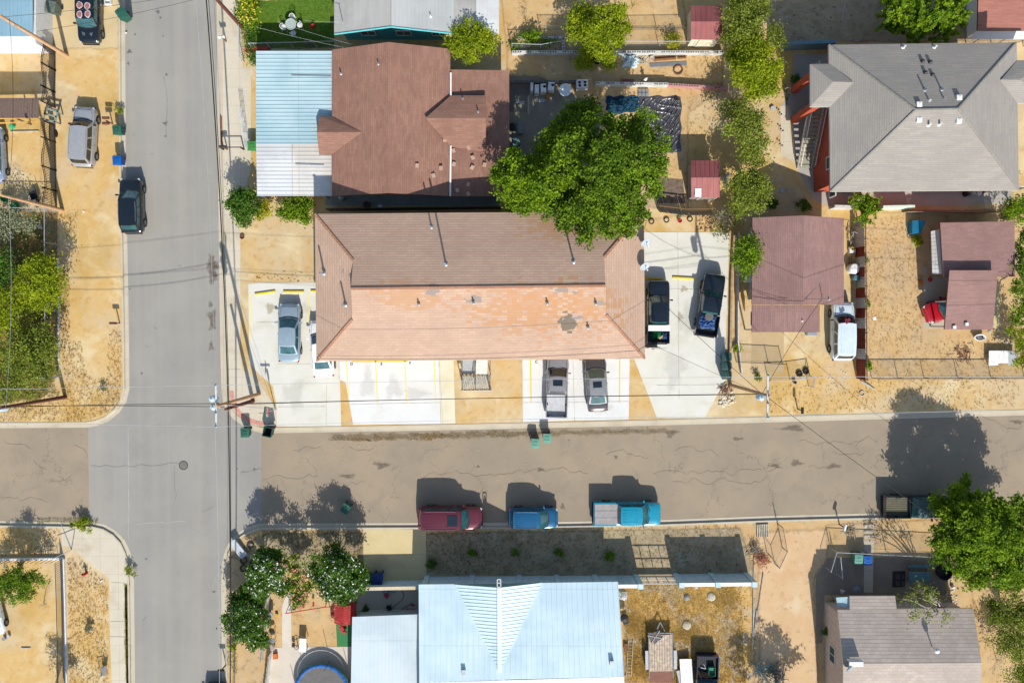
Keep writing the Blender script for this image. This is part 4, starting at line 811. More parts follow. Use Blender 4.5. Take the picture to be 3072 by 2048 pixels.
# ================================================================ VEHICLES
TYRE = plain('tyre_rubber', C(46, 46, 48), .9); RIM = plain('alloy_rim', C(180, 184, 188, .6), .3, .7); DGL = plain('tinted_glass', (.02, .075, .08, 1), .06, spec=.9, var=.3, sc=1.5)
DSR = plain('dark_sunroof_glass', (.008, .014, .018, 1), .08, spec=.8); V3_ = Vector
LAMP = plain('headlight_lens', C(214, 224, 230, .6), .1, spec=.8); TAIL = plain('tail_lens', C(150, 20, 26, .6), .15, spec=.8); BLK = plain('black_plastic', C(40, 40, 42), .6); CHR = plain('chrome', C(220, 222, 226, .7), .15, .9)
def paint(name, col, met=.35, rough=.28, var=.05): return plain(name, col, rough, met, var=var, coat=.7, spec=.5)
def bil(a, b_, c, d, u, v): return a.lerp(b_, u).lerp(d.lerp(c, u), v)
def glass(root, name, S_, u0, u1, v0, v1, mat, off=.012, nu=6, nv=2, name_=None):
    m = MB()
    def fn(u, v):
        uu = u0+(u1-u0)*u; vv = v0+(v1-v0)*v; p = S_(uu, vv); e = 1e-3
        n = (S_(uu+e, vv)-p).cross(S_(uu, vv+e)-p)
        return p+n.normalized()*off
    m.grid(fn, nu, nv); o = m.build(name, mat, root, world=False, smooth=True); return o
def wheel(root, x, y, r, w_=.24):
    q = Matrix.Rotation(math.pi/2, 3, 'X'); b = MB(); b.lathe((x, y, r), [(r*.62, -w_/2), (r*.93, -w_/2), (r, -w_/2+.03), (r, w_/2-.03), (r*.93, w_/2), (r*.62, w_/2)], 22, q=q); t = b.build('wheel', TYRE, root, world=False, smooth=False)
    smooth_angle(t, 35); b = MB(); s_ = 1 if y > 0 else -1
    b.lathe((x, y+s_*(w_/2-.02), r), [(r*.62, -.01), (r*.62, .015)], 20, q=q)
    for i in range(5): a = i*2*math.pi/5; b.box((x+math.cos(a)*r*.33, y+s_*(w_/2+.0), r+math.sin(a)*r*.33), (r*.5, .03, .07), rot=Matrix.Rotation(-a, 3, 'Y'))
    o = b.build('rim', RIM, None); o.parent = t; return t
def car(kind, k, x, y, heading, L, Wd, H, mat, label, cat='car', z0=ZR+.01, name=None, group=None, belt=None, cab=None, opts=(), roofmat=None, liner=None, k2=None):
    """heading: degrees, direction the nose points in the world (90 = up the picture)"""
    p = P(*K(k, x, y), .9 if kind != 'pickup' else .9); root = empty(name or {'sedan': 'parked_car', 'suv': 'parked_suv', 'pickup': 'pickup_truck', 'van': 'minivan'}[kind], (p.x, p.y, z0), R(heading), label, cat, group)
    hl = L/2; hw = Wd/2; bz = belt or {'sedan': .92, 'suv': 1.08, 'pickup': 1.12, 'van': 1.05}[kind]
    hood = bz-{'sedan': .10, 'suv': .06, 'pickup': .03, 'van': .08}[kind]
    # cabin x positions (fraction of L from the nose): windshield base, roof front, roof rear, rear glass base
    cb = cab or {'sedan': (.27, .42, .71, .86), 'suv': (.26, .37, .90, .965), 'pickup': (.25, .34, .56, .60), 'van': (.18, .32, .92, .975)}[kind]
    X = lambda f: hl-f*L
    if kind == 'pickup': st = [(0, .70, .55, hood-.24), (.006, .80, .45, hood-.14), (.018, .89, .38, hood-.06), (.04, .95, .34, hood-.02), (.09, .985, .30, hood), (cb[0], 1, .30, bz-.01), (cb[1], 1, .30, bz), (cb[3]+.012, 1, .30, bz)]
    else:
        tr = bz-(.04 if kind == 'sedan' else .0)
        st = [(0, .50, .55, hood-.30), (.006, .64, .46, hood-.22), (.016, .76, .40, hood-.15), (.032, .86, .34, hood-.09), (.06, .93, .30, hood-.05), (.11, .98, .28, hood-.01), (cb[0], 1, .28, bz-.01), (cb[1]+.03, 1, .28, bz), (.6, 1, .28, bz), (min(cb[3], .90), .985, .28, tr+.01), (.945, .96, .32, tr-.03), (.975, .90, .38, tr-.07), (.992, .82, .44, tr-.12), (1, .68, .52, tr-.2)]
    b = MB(); rings = []
    for f, wf, zb, zt in st:
        w_ = hw*wf; mid = (zb+zt)/2
        h_ = [(w_*.86, zb), (w_*.97, zb+.08), (w_, mid), (w_*.985, zt-.16), (w_*.93, zt-.045), (w_*.80, zt), (w_*.4, zt+.02), (0, zt+.028)]
        rings.append([Vector((X(f), q, z)) for q, z in h_]+[Vector((X(f), -q, z)) for q, z in h_[-2::-1]])
    n = len(rings[0])
    for i in range(len(rings)-1):
        for j in range(n-1): b.raw([rings[i][j], rings[i][j+1], rings[i+1][j+1], rings[i+1][j]], [[0, 1, 2, 3]])
        b.raw([rings[i][0], rings[i][-1], rings[i+1][-1], rings[i+1][0]], [[0, 3, 2, 1]])
    b.face(rings[0][::-1]); b.face(rings[-1])
    smooth_angle(b.build('body', mat, root, world=False), 32)
    # cabin
    wt = {'sedan': .70, 'suv': .80, 'pickup': .76, 'van': .78}[kind]*hw; wb_ = hw*.93; bow = .10*Wd
    def edge(xc, w_, z, bw): return lambda u: Vector((xc+bw*(1-(2*u-1)**2), w_*(2*u-1), z))
    z1 = bz-.005; LF = edge(X(cb[0])-bow*.2, wb_*.95, z1, bow); TF = edge(X(cb[1])-bow*.1, wt, H-.045, bow*.45)
    LB = edge(X(cb[3]), wb_*.9, z1, -.06 if kind == 'sedan' else -.03); TB = edge(X(cb[2]), wt, H-.05, -.05)
    ws = lambda u, v: LF(u).lerp(TF(u), v)                      # u: right(-y) to left
    rg = lambda u, v: LB(1-u).lerp(TB(1-u), v)
    lf = lambda u, v: (LF(1).lerp(LB(1), u)+Vector((0, .035*math.sin(math.pi*u)+.03*hw*0, 0))).lerp(TF(1).lerp(TB(1), u)+Vector((0, .03*math.sin(math.pi*u), .02*math.sin(math.pi*u))), v)
    def rt(u, v): p = lf(1-u, v); return Vector((p.x, -p.y, p.z))
    b = MB()
    for S_, nu in ((ws, 8), (rg, 8), (lf, 8), (rt, 8)): b.grid(S_, nu, 2)
    if kind in ('sedan', 'suv', 'van', 'pickup'):
        def rf(u, v):
            a = lf(u, 1); c = rt(1-u, 1); w_ = TF(v)-TF(.5); e0 = TF(1-v); e1_ = TB(1-v)
            p = a.lerp(c, v); bx = bow*.45*(1-(2*v-1)**2)*(1-u)-.05*(1-(2*v-1)**2)*u; p = p+Vector((bx, 0, .045*math.sin(math.pi*v)**.7*(.5+.5*math.sin(math.pi*min(max(u, .08), .92)))))
            return p
        b.grid(rf, 8, 8)
    smooth_angle(b.build('cabin', roofmat or mat, root, world=False), 38)
    gm = DSR if 'darkglass' in opts else DGL
    glass(root, 'windshield', ws, .04, .96, .06, .93, gm)
    glass(root, 'rear_window', rg, .08, .92, .1 if kind != 'suv' else .2, .9, gm)
    ns = {'sedan': 2, 'suv': 3, 'pickup': 2, 'van': 3}[kind]
    if kind == 'pickup' and 'single' in opts: ns = 1
    for S_ in (lf, rt):
        for i in range(ns):
            u0 = .05+i*.92/ns; glass(root, 'side_window', S_, u0, u0+.92/ns-.045, .1, .9, gm, nu=4)
    for x_ in (X(.19 if kind != 'van' else .17), X(.80 if kind != 'pickup' else .79)):
        for s_ in (-1, 1): wheel(root, x_, s_*(hw-.10), .33 if kind in ('sedan', 'van') else .38)
    for s_ in (-1, 1):
        b = MB(); b.box((X(cb[0]+.05), s_*(hw+.10), bz+.06), (.13, .2, .14)); b.bar((X(cb[0]+.045), s_*(hw-.05), bz), (X(cb[0]+.05), s_*(hw+.06), bz+.04), .05); b.build('wing_mirror', BLK if 'dark' in opts else mat, root, world=False)
        b = MB(); b.box((X(.034), s_*hw*.70, hood-.19), (.17, hw*.32, .12), rz=-s_*.45); b.build('headlight', LAMP, root, world=False)
        xe = X(.988); b = MB(); b.box((X(.975), s_*hw*.80, bz-.22), (.13, hw*.22, .2), rz=s_*.4); b.build('taillight', TAIL, root, world=False)
        b = MB(); b.bar((X(cb[1]+.08), s_*(hw+.012), bz-.14), (X(cb[1]+.105), s_*(hw+.012), bz-.14), .03, .03); b.build('door_handle', CHR, root, world=False)
    b = MB(); b.box((X(.012), 0, .45), (.14, Wd*.72, .18)); b.build('front_bumper', mat if kind == 'sedan' else BLK, root, world=False)
    b = MB(); b.box((X(.992), 0, .45), (.14, Wd*(.9 if kind == 'pickup' else .74), .18)); b.build('rear_bumper', mat if kind == 'sedan' else (CHR if 'chrome' in opts else BLK), root, world=False)
    b = MB(); b.grid(lambda u, v: LF(u)+V3_((.02+.09*v, 0, .012+.0*v)), 8, 1); b.build('cowl', BLK, root, world=False)
    b = MB()
    for s_ in (-.1, .45): p0 = ws(.5+s_*.9, .03); p1 = ws(.5+s_*.9-.28, .32); b.bar(p0+V3_((.03, 0, .03)), p1+V3_((.03, 0, .03)), .018, .012)
    b.build('wipers', BLK, root, world=False)
    b = MB()
    for s_ in (-1, 1): b.path([V3_((X(cb[0])+.02, s_*hw*.80, hood+.03+(bz-hood)*.6)), V3_((X(cb[0]*.55), s_*hw*.79, hood+.016)), V3_((X(.07), s_*hw*.70, hood-.025))], .011, 4)
    b.bar((X(.055), -hw*.66, hood-.02), (X(.055), hw*.66, hood-.02), .018, .012)
    for s_ in (-1, 1):
        for f_ in ((cb[1]+.0, (cb[1]+cb[2])/2) if kind != 'pickup' else (cb[1]-.03, (cb[1]+cb[3])/2+.02)): b.bar((X(f_), s_*(hw+.004), bz-.5), (X(f_), s_*(hw-.0), bz-.14), .012, .012)
    b.build('panel_gaps', BLK, root, world=False)
    if kind == 'pickup':
        x1 = X(cb[3]+.02); x2 = X(.99); fl = .72; t = .075
        b = MB()
        for s_ in (-1, 1): b.box(((x1+x2)/2, s_*(hw-t/2-.01), (.34+bz)/2), (x1-x2, t, bz-.34))
        b.box((x1-.03, 0, (.34+bz)/2), (.06, Wd-.16, bz-.36)); b.build('bed_side', mat, root, world=False)
        b = MB(); b.box((x2+.03, 0, (.5+bz)/2+.0), (.06, Wd-.18, bz-.52)); b.build('tailgate', mat, root, world=False)
        b = MB(); b.box(((x1+x2)/2, 0, fl), (x1-x2-.13, Wd-.17, .04))
        for i in range(9): b.box(((x1+x2)/2, -hw*.76+i*hw*.19, fl+.035), (x1-x2-.14, .05, .03))
        b.build('bed_floor', liner or BLK, root, world=False)
    if 'rails' in opts:
        for s_ in (-1, 1):
            b = MB(); b.path([lf(t, 1)*1 if s_ > 0 else rt(1-t, 1) for t in (.1, .3, .5, .7, .9)], .022, 5)
            o = b.build('roof_rail', CHR if 'dark' not in opts else CHR, root, world=False); o.location = (0, -s_*.06, .06)
    if 'sunroof' in opts:
        b = MB(); xm = (X(cb[1])+X(cb[2]))/2; zz = H+.012; fw = {'sedan': .17, 'suv': .32, 'pickup': .2}[kind]; x_f = X(cb[1])-.22; ln = .85 if kind == 'suv' else .5
        b.box((x_f-ln/2, 0, zz), (ln, wt*1.15, .02)); b.build('sunroof', DSR, root, world=False)
    if 'ribs' in opts:
        b = MB()
        for i in range(5): b.bar((X(cb[1])-(.9 if 'sunroof' in opts else .25)-.2*0-.1, (-2+i)*wt*.32, H+.0), (X(cb[2])+.15, (-2+i)*wt*.32, H-.005), .035, .025)
        b.build('roof_rib', mat if roofmat is None else roofmat, root, world=False)
    root['L'] = L; del root['L']
    return root
BLKC = paint('black_car_paint', (.006, .010, .014, 1), .1, .15)
def parkc(*a, **kw): return car(*a, **kw)
car('suv', 1, 815, 130, -91, 4.75, 1.82, 1.68, BLKC, 'dark SUV with four burnt pinkish patches on its faded roof', 'suv', z0=.01, name='faded_suv', opts=('dark',), cab=(.27, .38, .90, .965))
fs = bpy.data.objects['faded_suv']; SBU = plain('sunburnt_primer', C(176, 112, 112, .6), .8, sc=10, var=.2); SBW = plain('peeling_lacquer', C(226, 214, 210, .6), .9, sc=12)
for i, (x, y) in enumerate(((.35, -.33), (.3, .33), (-.35, .3), (-.4, -.32))):
    for s_, m_, zz in ((1, SBW, 1.70), (.78, SBU, 1.706)):
        b = MB(); pts = [(x+s_*.29*math.cos(t)*(1+.1*math.sin(3*t+i)), y+s_*.24*math.sin(t)*(1+.08*math.cos(2*t+i))) for t in [j*math.pi/10 for j in range(20)]]; b.prism(pts, 1.6, zz+.012*(1-abs(y))); b.build('faded_patch', m_, fs, world=False)
for y in (-.32, .28):
    b = MB(); pts = [(1.5+.33*math.cos(t)*(1+.2*math.sin(5*t+y)), y+.17*math.sin(t)*(1+.2*math.cos(3*t))) for t in [j*math.pi/9 for j in range(18)]]; b.prism(pts, .9, 1.052); b.build('faded_patch', plain('peeling_bonnet', C(110, 116, 122, .5), .8, var=.35, sc=9), fs, world=False)
SILV = paint('silver_car_paint', C(196, 206, 214, .55), .45)
car('suv', 1, 765, 1255, 86.5, 4.95, 1.85, 1.78, paint('warm_silver_paint', C(206, 208, 208, .52), .3, .35), 'silver two tone SUV parked on the dirt verge beside the mailboxes', 'suv', z0=.01, opts=('rails', 'dark', 'darkglass'))
car('suv', 5, 1198, 320, 91, 4.55, 1.84, 1.62, BLKC, 'shiny black crossover parked half on the kerb of the grey street', 'crossover', z0=-.06, opts=('rails', 'dark'), cab=(.26, .40, .86, .955))
car('sedan', 6, 300, 1490, 89, 4.9, 1.86, 1.44, paint('steel_blue_paint', C(178, 198, 210, .62), .3), 'metallic grey blue sedan parked in the left lot facing the wheel stops', 'sedan', z0=.02)
car('sedan', 10, 600, 65, 94, 4.8, 1.84, 1.44, paint('white_car_paint', C(244, 244, 242, .75), 0, .3), 'white sedan half hidden under the tan roof edge', 'sedan', z0=.02)
SILVP = paint('grey_silver_paint', C(186, 182, 184, .5), .35)
t1 = car('pickup', 7, 1345, 1300, 89.5, 5.3, 1.86, 1.72, BLKC, 'black pickup with a white toolbox and clutter in its bed, beside the tan roof', 'pickup', z0=.02, opts=('ribs',), cab=(.26, .36, .64, .68))
t2 = car('pickup', 7, 1822, 1235, 81, 5.25, 1.86, 1.66, BLKC, 'black pickup with a spare wheel and blue tarp in its bed', 'pickup', z0=.02, cab=(.28, .39, .60, .635), opts=('single',))
t3 = car('pickup', 11, 415, 405, 88.5, 5.4, 1.8, 1.72, SILVP, 'silver grey pickup with a sunroof parked in front of the tan building', 'pickup', z0=.02, cab=(.25, .36, .57, .61), opts=('sunroof', 'darkglass'), liner=plain('bed_paint', C(220, 220, 222, .6), .5))
car('sedan', 11, 778, 382, 93.5, 4.75, 1.8, 1.44, paint('gunmetal_paint', C(120, 114, 114, .45), .45), 'gunmetal sedan with a sunroof in the second white bay', 'sedan', z0=.02, opts=('sunroof',), roofmat=paint('pale_roof_paint', C(190, 190, 192, .5), .4))
car('suv', 0, 1034, 1190, 0, 5.45, 1.98, 1.9, paint('maroon_paint', C(128, 48, 62, .5), .35), 'maroon full size SUV with a big sunroof parked at the lower kerb', 'suv', opts=('sunroof', 'ribs', 'rails'), cab=(.24, .34, .93, .97))
car('suv', 0, 1225, 1190, 0, 4.15, 1.76, 1.66, paint('blue_car_paint', C(24, 112, 160, .55), .35), 'small bright blue SUV at the lower kerb between two larger vehicles', 'suv', opts=('ribs', 'rails'), cab=(.24, .38, .90, .96))
t5 = car('pickup', 0, 1440, 1180, 0, 5.7, 1.95, 1.85, paint('turquoise_paint', C(16, 160, 190, .62), .15), 'turquoise crew cab pickup with a flat grey bed cover', 'pickup', cab=(.21, .30, .60, .64), opts=('ribs',))
b = MB(); b.box((-1.75, 0, 1.13), (1.9, 1.74, .05))
for i in (-1, 1): b.box((-1.75, i*.29, 1.165), (1.88, .025, .02))
b.build('bed_cover', plain('tonneau_vinyl', C(172, 166, 164, .6), .7), t5, world=False)
t6 = car('pickup', 12, 1370, 1520, 0, 5.5, 1.9, 1.8, paint('dark_green_paint', C(40, 62, 66, .5), .3), 'dark pickup with a ribbed bed partly under the large roadside tree', 'pickup', cab=(.24, .33, .54, .58), liner=plain('ribbed_liner', C(120, 116, 96, .6), .7), roofmat=paint('grey_teal_roof', C(120, 150, 156, .5), .3))
car('suv', 8, 690, 1475, 89.5, 4.9, 1.86, 1.78, paint('ice_silver_paint', C(222, 234, 238, .74), .1), 'pale silver SUV with red scuffs on its roof beside the rusty sheet fence', 'suv', z0=.02, opts=('ribs', 'dark', 'darkglass'))
sc = bpy.data.objects['parked_suv.003'] if 'parked_suv.003' in bpy.data.objects else None
rc = car('sedan', 8, 1700, 1240, 200, 4.6, 1.78, 1.40, paint('red_car_paint', C(206, 24, 40, .6), .1), 'bright red car nosing out from beneath the stepped mauve roofs', 'car', z0=.02, opts=('dark',))
car('sedan', 13, -110, 905, -78, 4.5, 1.8, 1.42, paint('white_paint_two', C(226, 238, 244, .75), 0, .3), 'white car cut off by the left edge of the photo in the lower yard', 'car', z0=.01)
car('sedan', 5, -75, -150, 92, 4.6, 1.8, 1.45, paint('pale_blue_silver', C(176, 194, 214, .55), .3), 'pale silver blue car at the left edge inside the iron fence', 'car', z0=.01)
car('sedan', 13, 1965, 1835, 90, 4.6, 1.8, 1.45, BLKC, 'dark car only just entering the bottom edge of the grey street', 'car', opts=('dark',))
t7 = car('pickup', 15, 1790, 1600, -91, 5.4, 1.85, 1.75, paint('navy_paint', C(36, 52, 84, .5), .2), 'navy pickup with scrap and a green tub in its open bed, bottom yard', 'pickup', z0=.01, cab=(.26, .36, .56, .60))
# red scuffs on the silver SUV roof
so_ = [o for o in bpy.data.objects if o.get('label', '').startswith('pale silver SUV')][0]
for x, y in ((.75, .05), (.95, -.1), (.9, .12)):
    b = MB(); pts = [(x+.13*math.cos(t)*(1+.4*math.sin(3*t)), y+.11*math.sin(t)) for t in [j*math.pi/7 for j in range(14)]]; b.prism(pts, 1.7, 1.815); b.build('paint_scuff', plain('scuff_red', C(140, 50, 56, .6), .8), so_, world=False)
# things lying in the truck beds are things of their own
def local(root, x, y, z): return Matrix.Translation(root.location)@Matrix.Rotation(root.rotation_euler.z, 4, 'Z')@Vector((x, y, z))
def crumple(name, c, rx, ry, h, mat, label, cat, n=22, rz=0, amp=.5, seed=1):
    rnd = np.random.RandomState(seed); m = MB(); ph = rnd.uniform(0, 6, 8)
    def fn(u, v):
        a = (2*u-1); b_ = (2*v-1); e = max(abs(a), abs(b_)); q = 1+.10*math.sin(5*math.atan2(b_, a)+ph[0])+.06*math.sin(9*math.atan2(b_, a)+ph[1])
        z = h*(1-e**2)+amp*h*(math.sin(a*9+ph[2]+2*math.sin(b_*5))*math.sin(b_*8+ph[3]+2*math.sin(a*4)))*(1-e**4)*.6+rnd.uniform(-.02, .02)*h
        x_, y_ = a*rx*q, b_*ry*q; cs, sn = math.cos(rz), math.sin(rz); return Vector((c[0]+x_*cs-y_*sn, c[1]+x_*sn+y_*cs, c[2]+max(z, .005)))
    m.grid(fn, n, n); r_ = m.build(name, mat, smooth=False); return tag(r_, label, cat)
BLT = plain('blue_tarp', C(60, 100, 160, .55), .5, sc=6, var=.3)
hd = t1.rotation_euler.z
tb = empty('toolbox', local(t1, -1.32, 0, 1.10), hd, 'white crossbed toolbox on the black pickup by the tan roof', 'toolbox')
b = MB(); b.box((0, 0, .08), (.45, 1.76, .26)); b.build('case', WHT, tb, world=False); b = MB(); b.box((0, 0, .225), (.48, 1.8, .03)); b.build('lid', WHT, tb, world=False)
crumple('green_sack', local(t1, -1.85, .1, .78), .33, .4, .35, plain('green_plastic', C(24, 130, 80, .6), .5), 'crumpled green sack behind the white toolbox', 'sack', rz=hd, seed=3)
crumple('blue_tarp', local(t1, -1.95, -.5, .78), .3, .25, .35, BLT, 'small blue plastic bundle beside the green sack', 'bundle', rz=hd, seed=4)
o = MB(); o.bar(local(t1, -2.2, -.1, .85), local(t1, -1.9, -.5, 1.1), .16, .03); tag(o.build('cardboard', plain('cardboard', C(206, 166, 106), .8)), 'folded brown cardboard in the bed behind the white toolbox', 'cardboard')
hd = t2.rotation_euler.z
crumple('blue_tarp', local(t2, -1.35, 0, .78), .62, .66, .2, BLT, 'crumpled blue tarp in the bed under the spare wheel', 'tarp', rz=hd, seed=9, amp=1.2)
sw = empty('spare_wheel', local(t2, -.95, 0, 1.06), 0, 'spare wheel lying flat on the blue tarp in the pickup bed', 'wheel')
b = MB(); b.lathe((0, 0, 0), [(.22, -.1), (.34, -.1), (.37, 0), (.34, .1), (.22, .1)], 24); b.build('tyre', plain('dusty_tyre', C(112, 110, 106), .9), sw, world=False)
b = MB(); b.lathe((0, 0, 0), [(.22, .0), (.22, .07), (.17, .02), (.05, .05), (.01, .05)], 20); b.build('rim', RIM, sw, world=False)
hd = t7.rotation_euler.z
tub = empty('green_tub', local(t7, -1.35, .35, .78), 0, 'green plastic tub in the navy pickup bed', 'tub'); b = MB(); b.prism([(-.28, -.36), (.28, -.36), (.28, .36), (-.28, .36)], 0, .1); b.build('base', plain('tub_green', C(30, 140, 96, .6), .5), tub, world=False)
b = MB()
for x, y, sx, sy in ((-.27, 0, .03, .72), (.27, 0, .03, .72), (0, -.35, .56, .03), (0, .35, .56, .03)): b.box((x, y, .22), (sx, sy, .3))
b.build('rim', plain('tub_green', C(30, 140, 96, .6), .5), tub, world=False)
b = MB()
for i in range(26): c = Vector(local(t7, -.95+random.uniform(-.25, .25), random.uniform(-.5, .35), .80+random.random()*.15)); a = random.uniform(0, 6.3); d = Vector((math.cos(a)*.3, math.sin(a)*.2, .05)); b.bar(c-d, c+d, .03)
tag(b.build('firewood', plain('red_branches', C(190, 130, 104), .9)), 'loose reddish branches at the front of the navy pickup bed', 'firewood')
b = MB(); b.bar(local(t7, -1.9, -.3, .8), local(t7, -1.5, -.1, .85), .05); b.bar(local(t7, -1.5, -.1, .85), local(t7, -1.6, -.55, .85), .05); tag(b.build('metal_bracket', STEEL), 'bent grey metal bracket lying in the navy pickup bed', 'bracket')
b = MB(); b.box(local(t7, -.95, -.6, .9), (.2, .8, .05), rz=.4); tag(b.build('plank', WOOD), 'pale plank leaning along the side of the navy pickup bed', 'plank')
# ================================================================ TREES AND SHRUBS
BARK = plain('bark', C(120, 98, 78), .95, sc=12, bump=.5); BARKG = plain('grey_bark', C(190, 178, 168), .9, sc=12)
F_MID = foliage('leaf_mid', (.015, .05, .004, 1), (.19, .30, .014, 1), .3); F_DARK = foliage('leaf_dark', (.015, .055, .006, 1), (.11, .21, .02, 1), .25)
F_LIME = foliage('leaf_lime', (.09, .15, .005, 1), (.42, .48, .02, 1), .45); F_YEL = foliage('leaf_yellow', (.20, .22, .02, 1), (.46, .42, .03, 1), .4)
F_OLIVE = foliage('leaf_olive', (.06, .09, .01, 1), (.30, .35, .045, 1), .35); F_GREY = foliage('leaf_greygreen', (.10, .12, .07, 1), (.26, .27, .15, 1), .2)
F_BRI = foliage('leaf_bright', (.025, .085, .004, 1), (.26, .38, .016, 1), .38)
PET_W = foliage('petal_white', (.7, .7, .66, 1), (.85, .85, .82, 1), .2); PET_P = foliage('petal_pink', (.6, .16, .14, 1), (.75, .35, .3, 1), .2); PET_Y = foliage('petal_yellow', (.75, .55, .03, 1), (.85, .7, .1, 1), .2)
def branch(b, p, q, r0, r1, segs=4, wob=.12, n=6):
    p = Vector(p); q = Vector(q); L = (q-p).length; a = p
    for i in range(segs):
        t = (i+1)/segs; c = p.lerp(q, t)+Vector([random.uniform(-1, 1)*wob*L/segs for _ in range(3)])*(t < 1)+Vector((0, 0, .12*L*math.sin(math.pi*t)))
        b.tube(a, c, r0+(r1-r0)*i/segs, r0+(r1-r0)*t, n, cap=False); a = c
    return a
def crown_pts(blobs, dens, clump, sparse=1.0, flat=.75, wisp=0):
    pos = []; tb = []; cl = []
    for (c, r) in blobs:
        m = max(4, int(13*r*r*sparse+4)); d = NR.normal(size=(m, 3)); d /= np.linalg.norm(d, axis=1)[:, None]
        d[:, 2] = np.where(d[:, 2] < -.3, -d[:, 2], d[:, 2]); rad = r*(NR.uniform(.25, 1, m)**.5)*NR.uniform(.8, 1.08, m)
        cc = np.array(c)+d*rad[:, None]*np.array([1, 1, flat]); k = max(6, int(dens*r*r/m*clump_k))
        for j in range(m):
            s = clump*NR.uniform(.6, 1.3); q = NR.normal(size=(k, 3))*s*np.array([1, 1, .6])
            if wisp: a = NR.uniform(0, 6.28); q = q*np.array([.35, .35, .4])+np.outer(NR.uniform(-1, 1, k), [math.cos(a)*wisp, math.sin(a)*wisp, .2])
            pos.append(cc[j]+q); tb.append(np.full(k, NR.uniform(0, 1))); cl.append(cc[j])
    return np.concatenate(pos), np.concatenate(tb), cl
clump_k = 1.0
def tree(name, label, base, blobs, mat, cat='tree', dens=800, leaf=.2, clump=.22, trunk=.16, sparse=1., flowers=None, bark=None, wisp=0, nb=10, group=None, flat=.75, bare=0):
    """blobs: (k, x, y, radius_px, z) in photo crop pixels"""
    bl = []
    for (k, x, y, rp, z) in blobs:
        m = (rp*1.30612 if k == 0 else rp/3.0625)*(CAM_H-z)/FPX; bl.append((W(k, x, y, z), m))
    if len(blobs) > 5:
        cx = sum(q[1] for q in blobs)/len(blobs); cy = sum(q[2] for q in blobs)/len(blobs); D = max(math.hypot(q[1]-cx, q[2]-cy) for q in blobs); Dm = D*(1.306 if blobs[0][0] == 0 else 1/3.0625)/35.5; bl = []
        for (k, x, y, rp, z) in blobs:
            z2 = max(.35, z+.42*Dm*(.45-(math.hypot(x-cx, y-cy)/D)**2)); bl.append((W(k, x, y, z2), (rp*1.30612 if k == 0 else rp/3.0625)*(CAM_H-z2)/FPX))
    bp = W(*base, 0); root = empty(name, bp, 0, label, cat, group)
    pos, tb, cl = crown_pts(bl, dens, clump, sparse, flat, wisp); ok = pos[:, 2] > .03; pos, tb = pos[ok], tb[ok]
    leaf_mesh('crown', pos, leaf, mat, root, tintbase=tb)
    b = MB(); top = sum((c for c, r in bl), Vector())/len(bl); zf = min(c.z-r*.5 for c, r in bl); fork = bp.lerp(top, .35); fork.z = max(.25, min(zf*.9, top.z*.45))
    branch(b, bp-Vector((0, 0, .1)), fork, trunk, trunk*.75, 3, .06, 8)
    for c, r in bl: branch(b, fork, c, trunk*.5, trunk*.14, 4, .15, 5)
    random.shuffle(cl)
    for q in cl[:nb+bare]:
        c = min(bl, key=lambda e: (e[0]-Vector(q)).length)[0]; e = Vector(q)
        if bare: e = c+(e-c)*1.5
        branch(b, c, e, trunk*.2, .012, 3, .2, 4)
    smooth_angle(b.build('trunk', bark or BARK, root), 60)
    if flowers:
        fm, fn, fs = flowers; up = pos[pos[:, 2] > np.percentile(pos[:, 2], 45)]; idx = NR.choice(len(up), min(fn, len(up)), replace=False); fp = up[idx]+np.array([0, 0, .06])
        leaf_mesh('blossom', np.repeat(fp, 3, 0)+NR.normal(size=(len(fp)*3, 3))*.03, fs, fm, root, up=1.2, aspect=.9)
    return root
B0 = lambda L, z: [(0, x, y, r, z+(dz[0] if dz else 0)) for (x, y, r, *dz) in L]
tree('broadleaf_tree', 'large bright green tree overhanging the left part of the tan roof', (0, 1240, 420), B0([(1165, 420, 36), (1200, 395, 42), (1180, 370, 22, .3), (1240, 430, 48, 1), (1285, 395, 46, 1.2), (1220, 460, 40), (1180, 470, 26, -.5), (1250, 345, 26), (1275, 455, 40), (1320, 440, 40, .6), (1150, 395, 20), (1310, 380, 36, 1)], 5.6), F_BRI, dens=1200, trunk=.34, nb=20)
tree('broadleaf_tree', 'very large dark green tree whose branches hang over the right half of the tan roof', (0, 1400, 400), B0([(1300, 290, 42, -.6), (1340, 260, 40, -.8), (1385, 300, 48, .8), (1320, 340, 46, .5), (1440, 310, 46), (1480, 290, 36), (1500, 350, 40), (1450, 370, 52, 1), (1400, 350, 50, 1.5), (1370, 410, 50, .8), (1430, 440, 48, .6), (1480, 420, 42), (1350, 480, 40), (1410, 490, 40), (1455, 490, 34), (1340, 525, 24, -.3), (1300, 490, 30), (1505, 400, 26), (1390, 530, 18, -.4), (1270, 310, 24), (1345, 545, 18, .6), (1440, 522, 22, .4), (1255, 480, 22, .3), (1300, 520, 20, .4)], 6.9), F_MID, dens=1200, trunk=.42, nb=30)
tree('yard_tree', 'yellowish green round tree standing in the yard above the block wall', (0, 1385, 95), B0([(1335, 50, 34), (1325, 80, 26), (1365, 75, 34, .4), (1400, 40, 36, .4), (1425, 65, 26), (1400, 90, 36, .3), (1385, 125, 28), (1370, 100, 26), (1425, 30, 20), (1345, 35, 22), (1395, 145, 16, -.4)], 3.1), F_LIME, dens=1300, leaf=.17, trunk=.18)
tree('garden_shrub', 'small round green shrub just below the yellowish tree', (0, 1343, 140), B0([(1335, 145, 16), (1352, 140, 18), (1345, 125, 14, .3)], .8), F_LIME, 'shrub', dens=1600, leaf=.14, trunk=.06, nb=4)
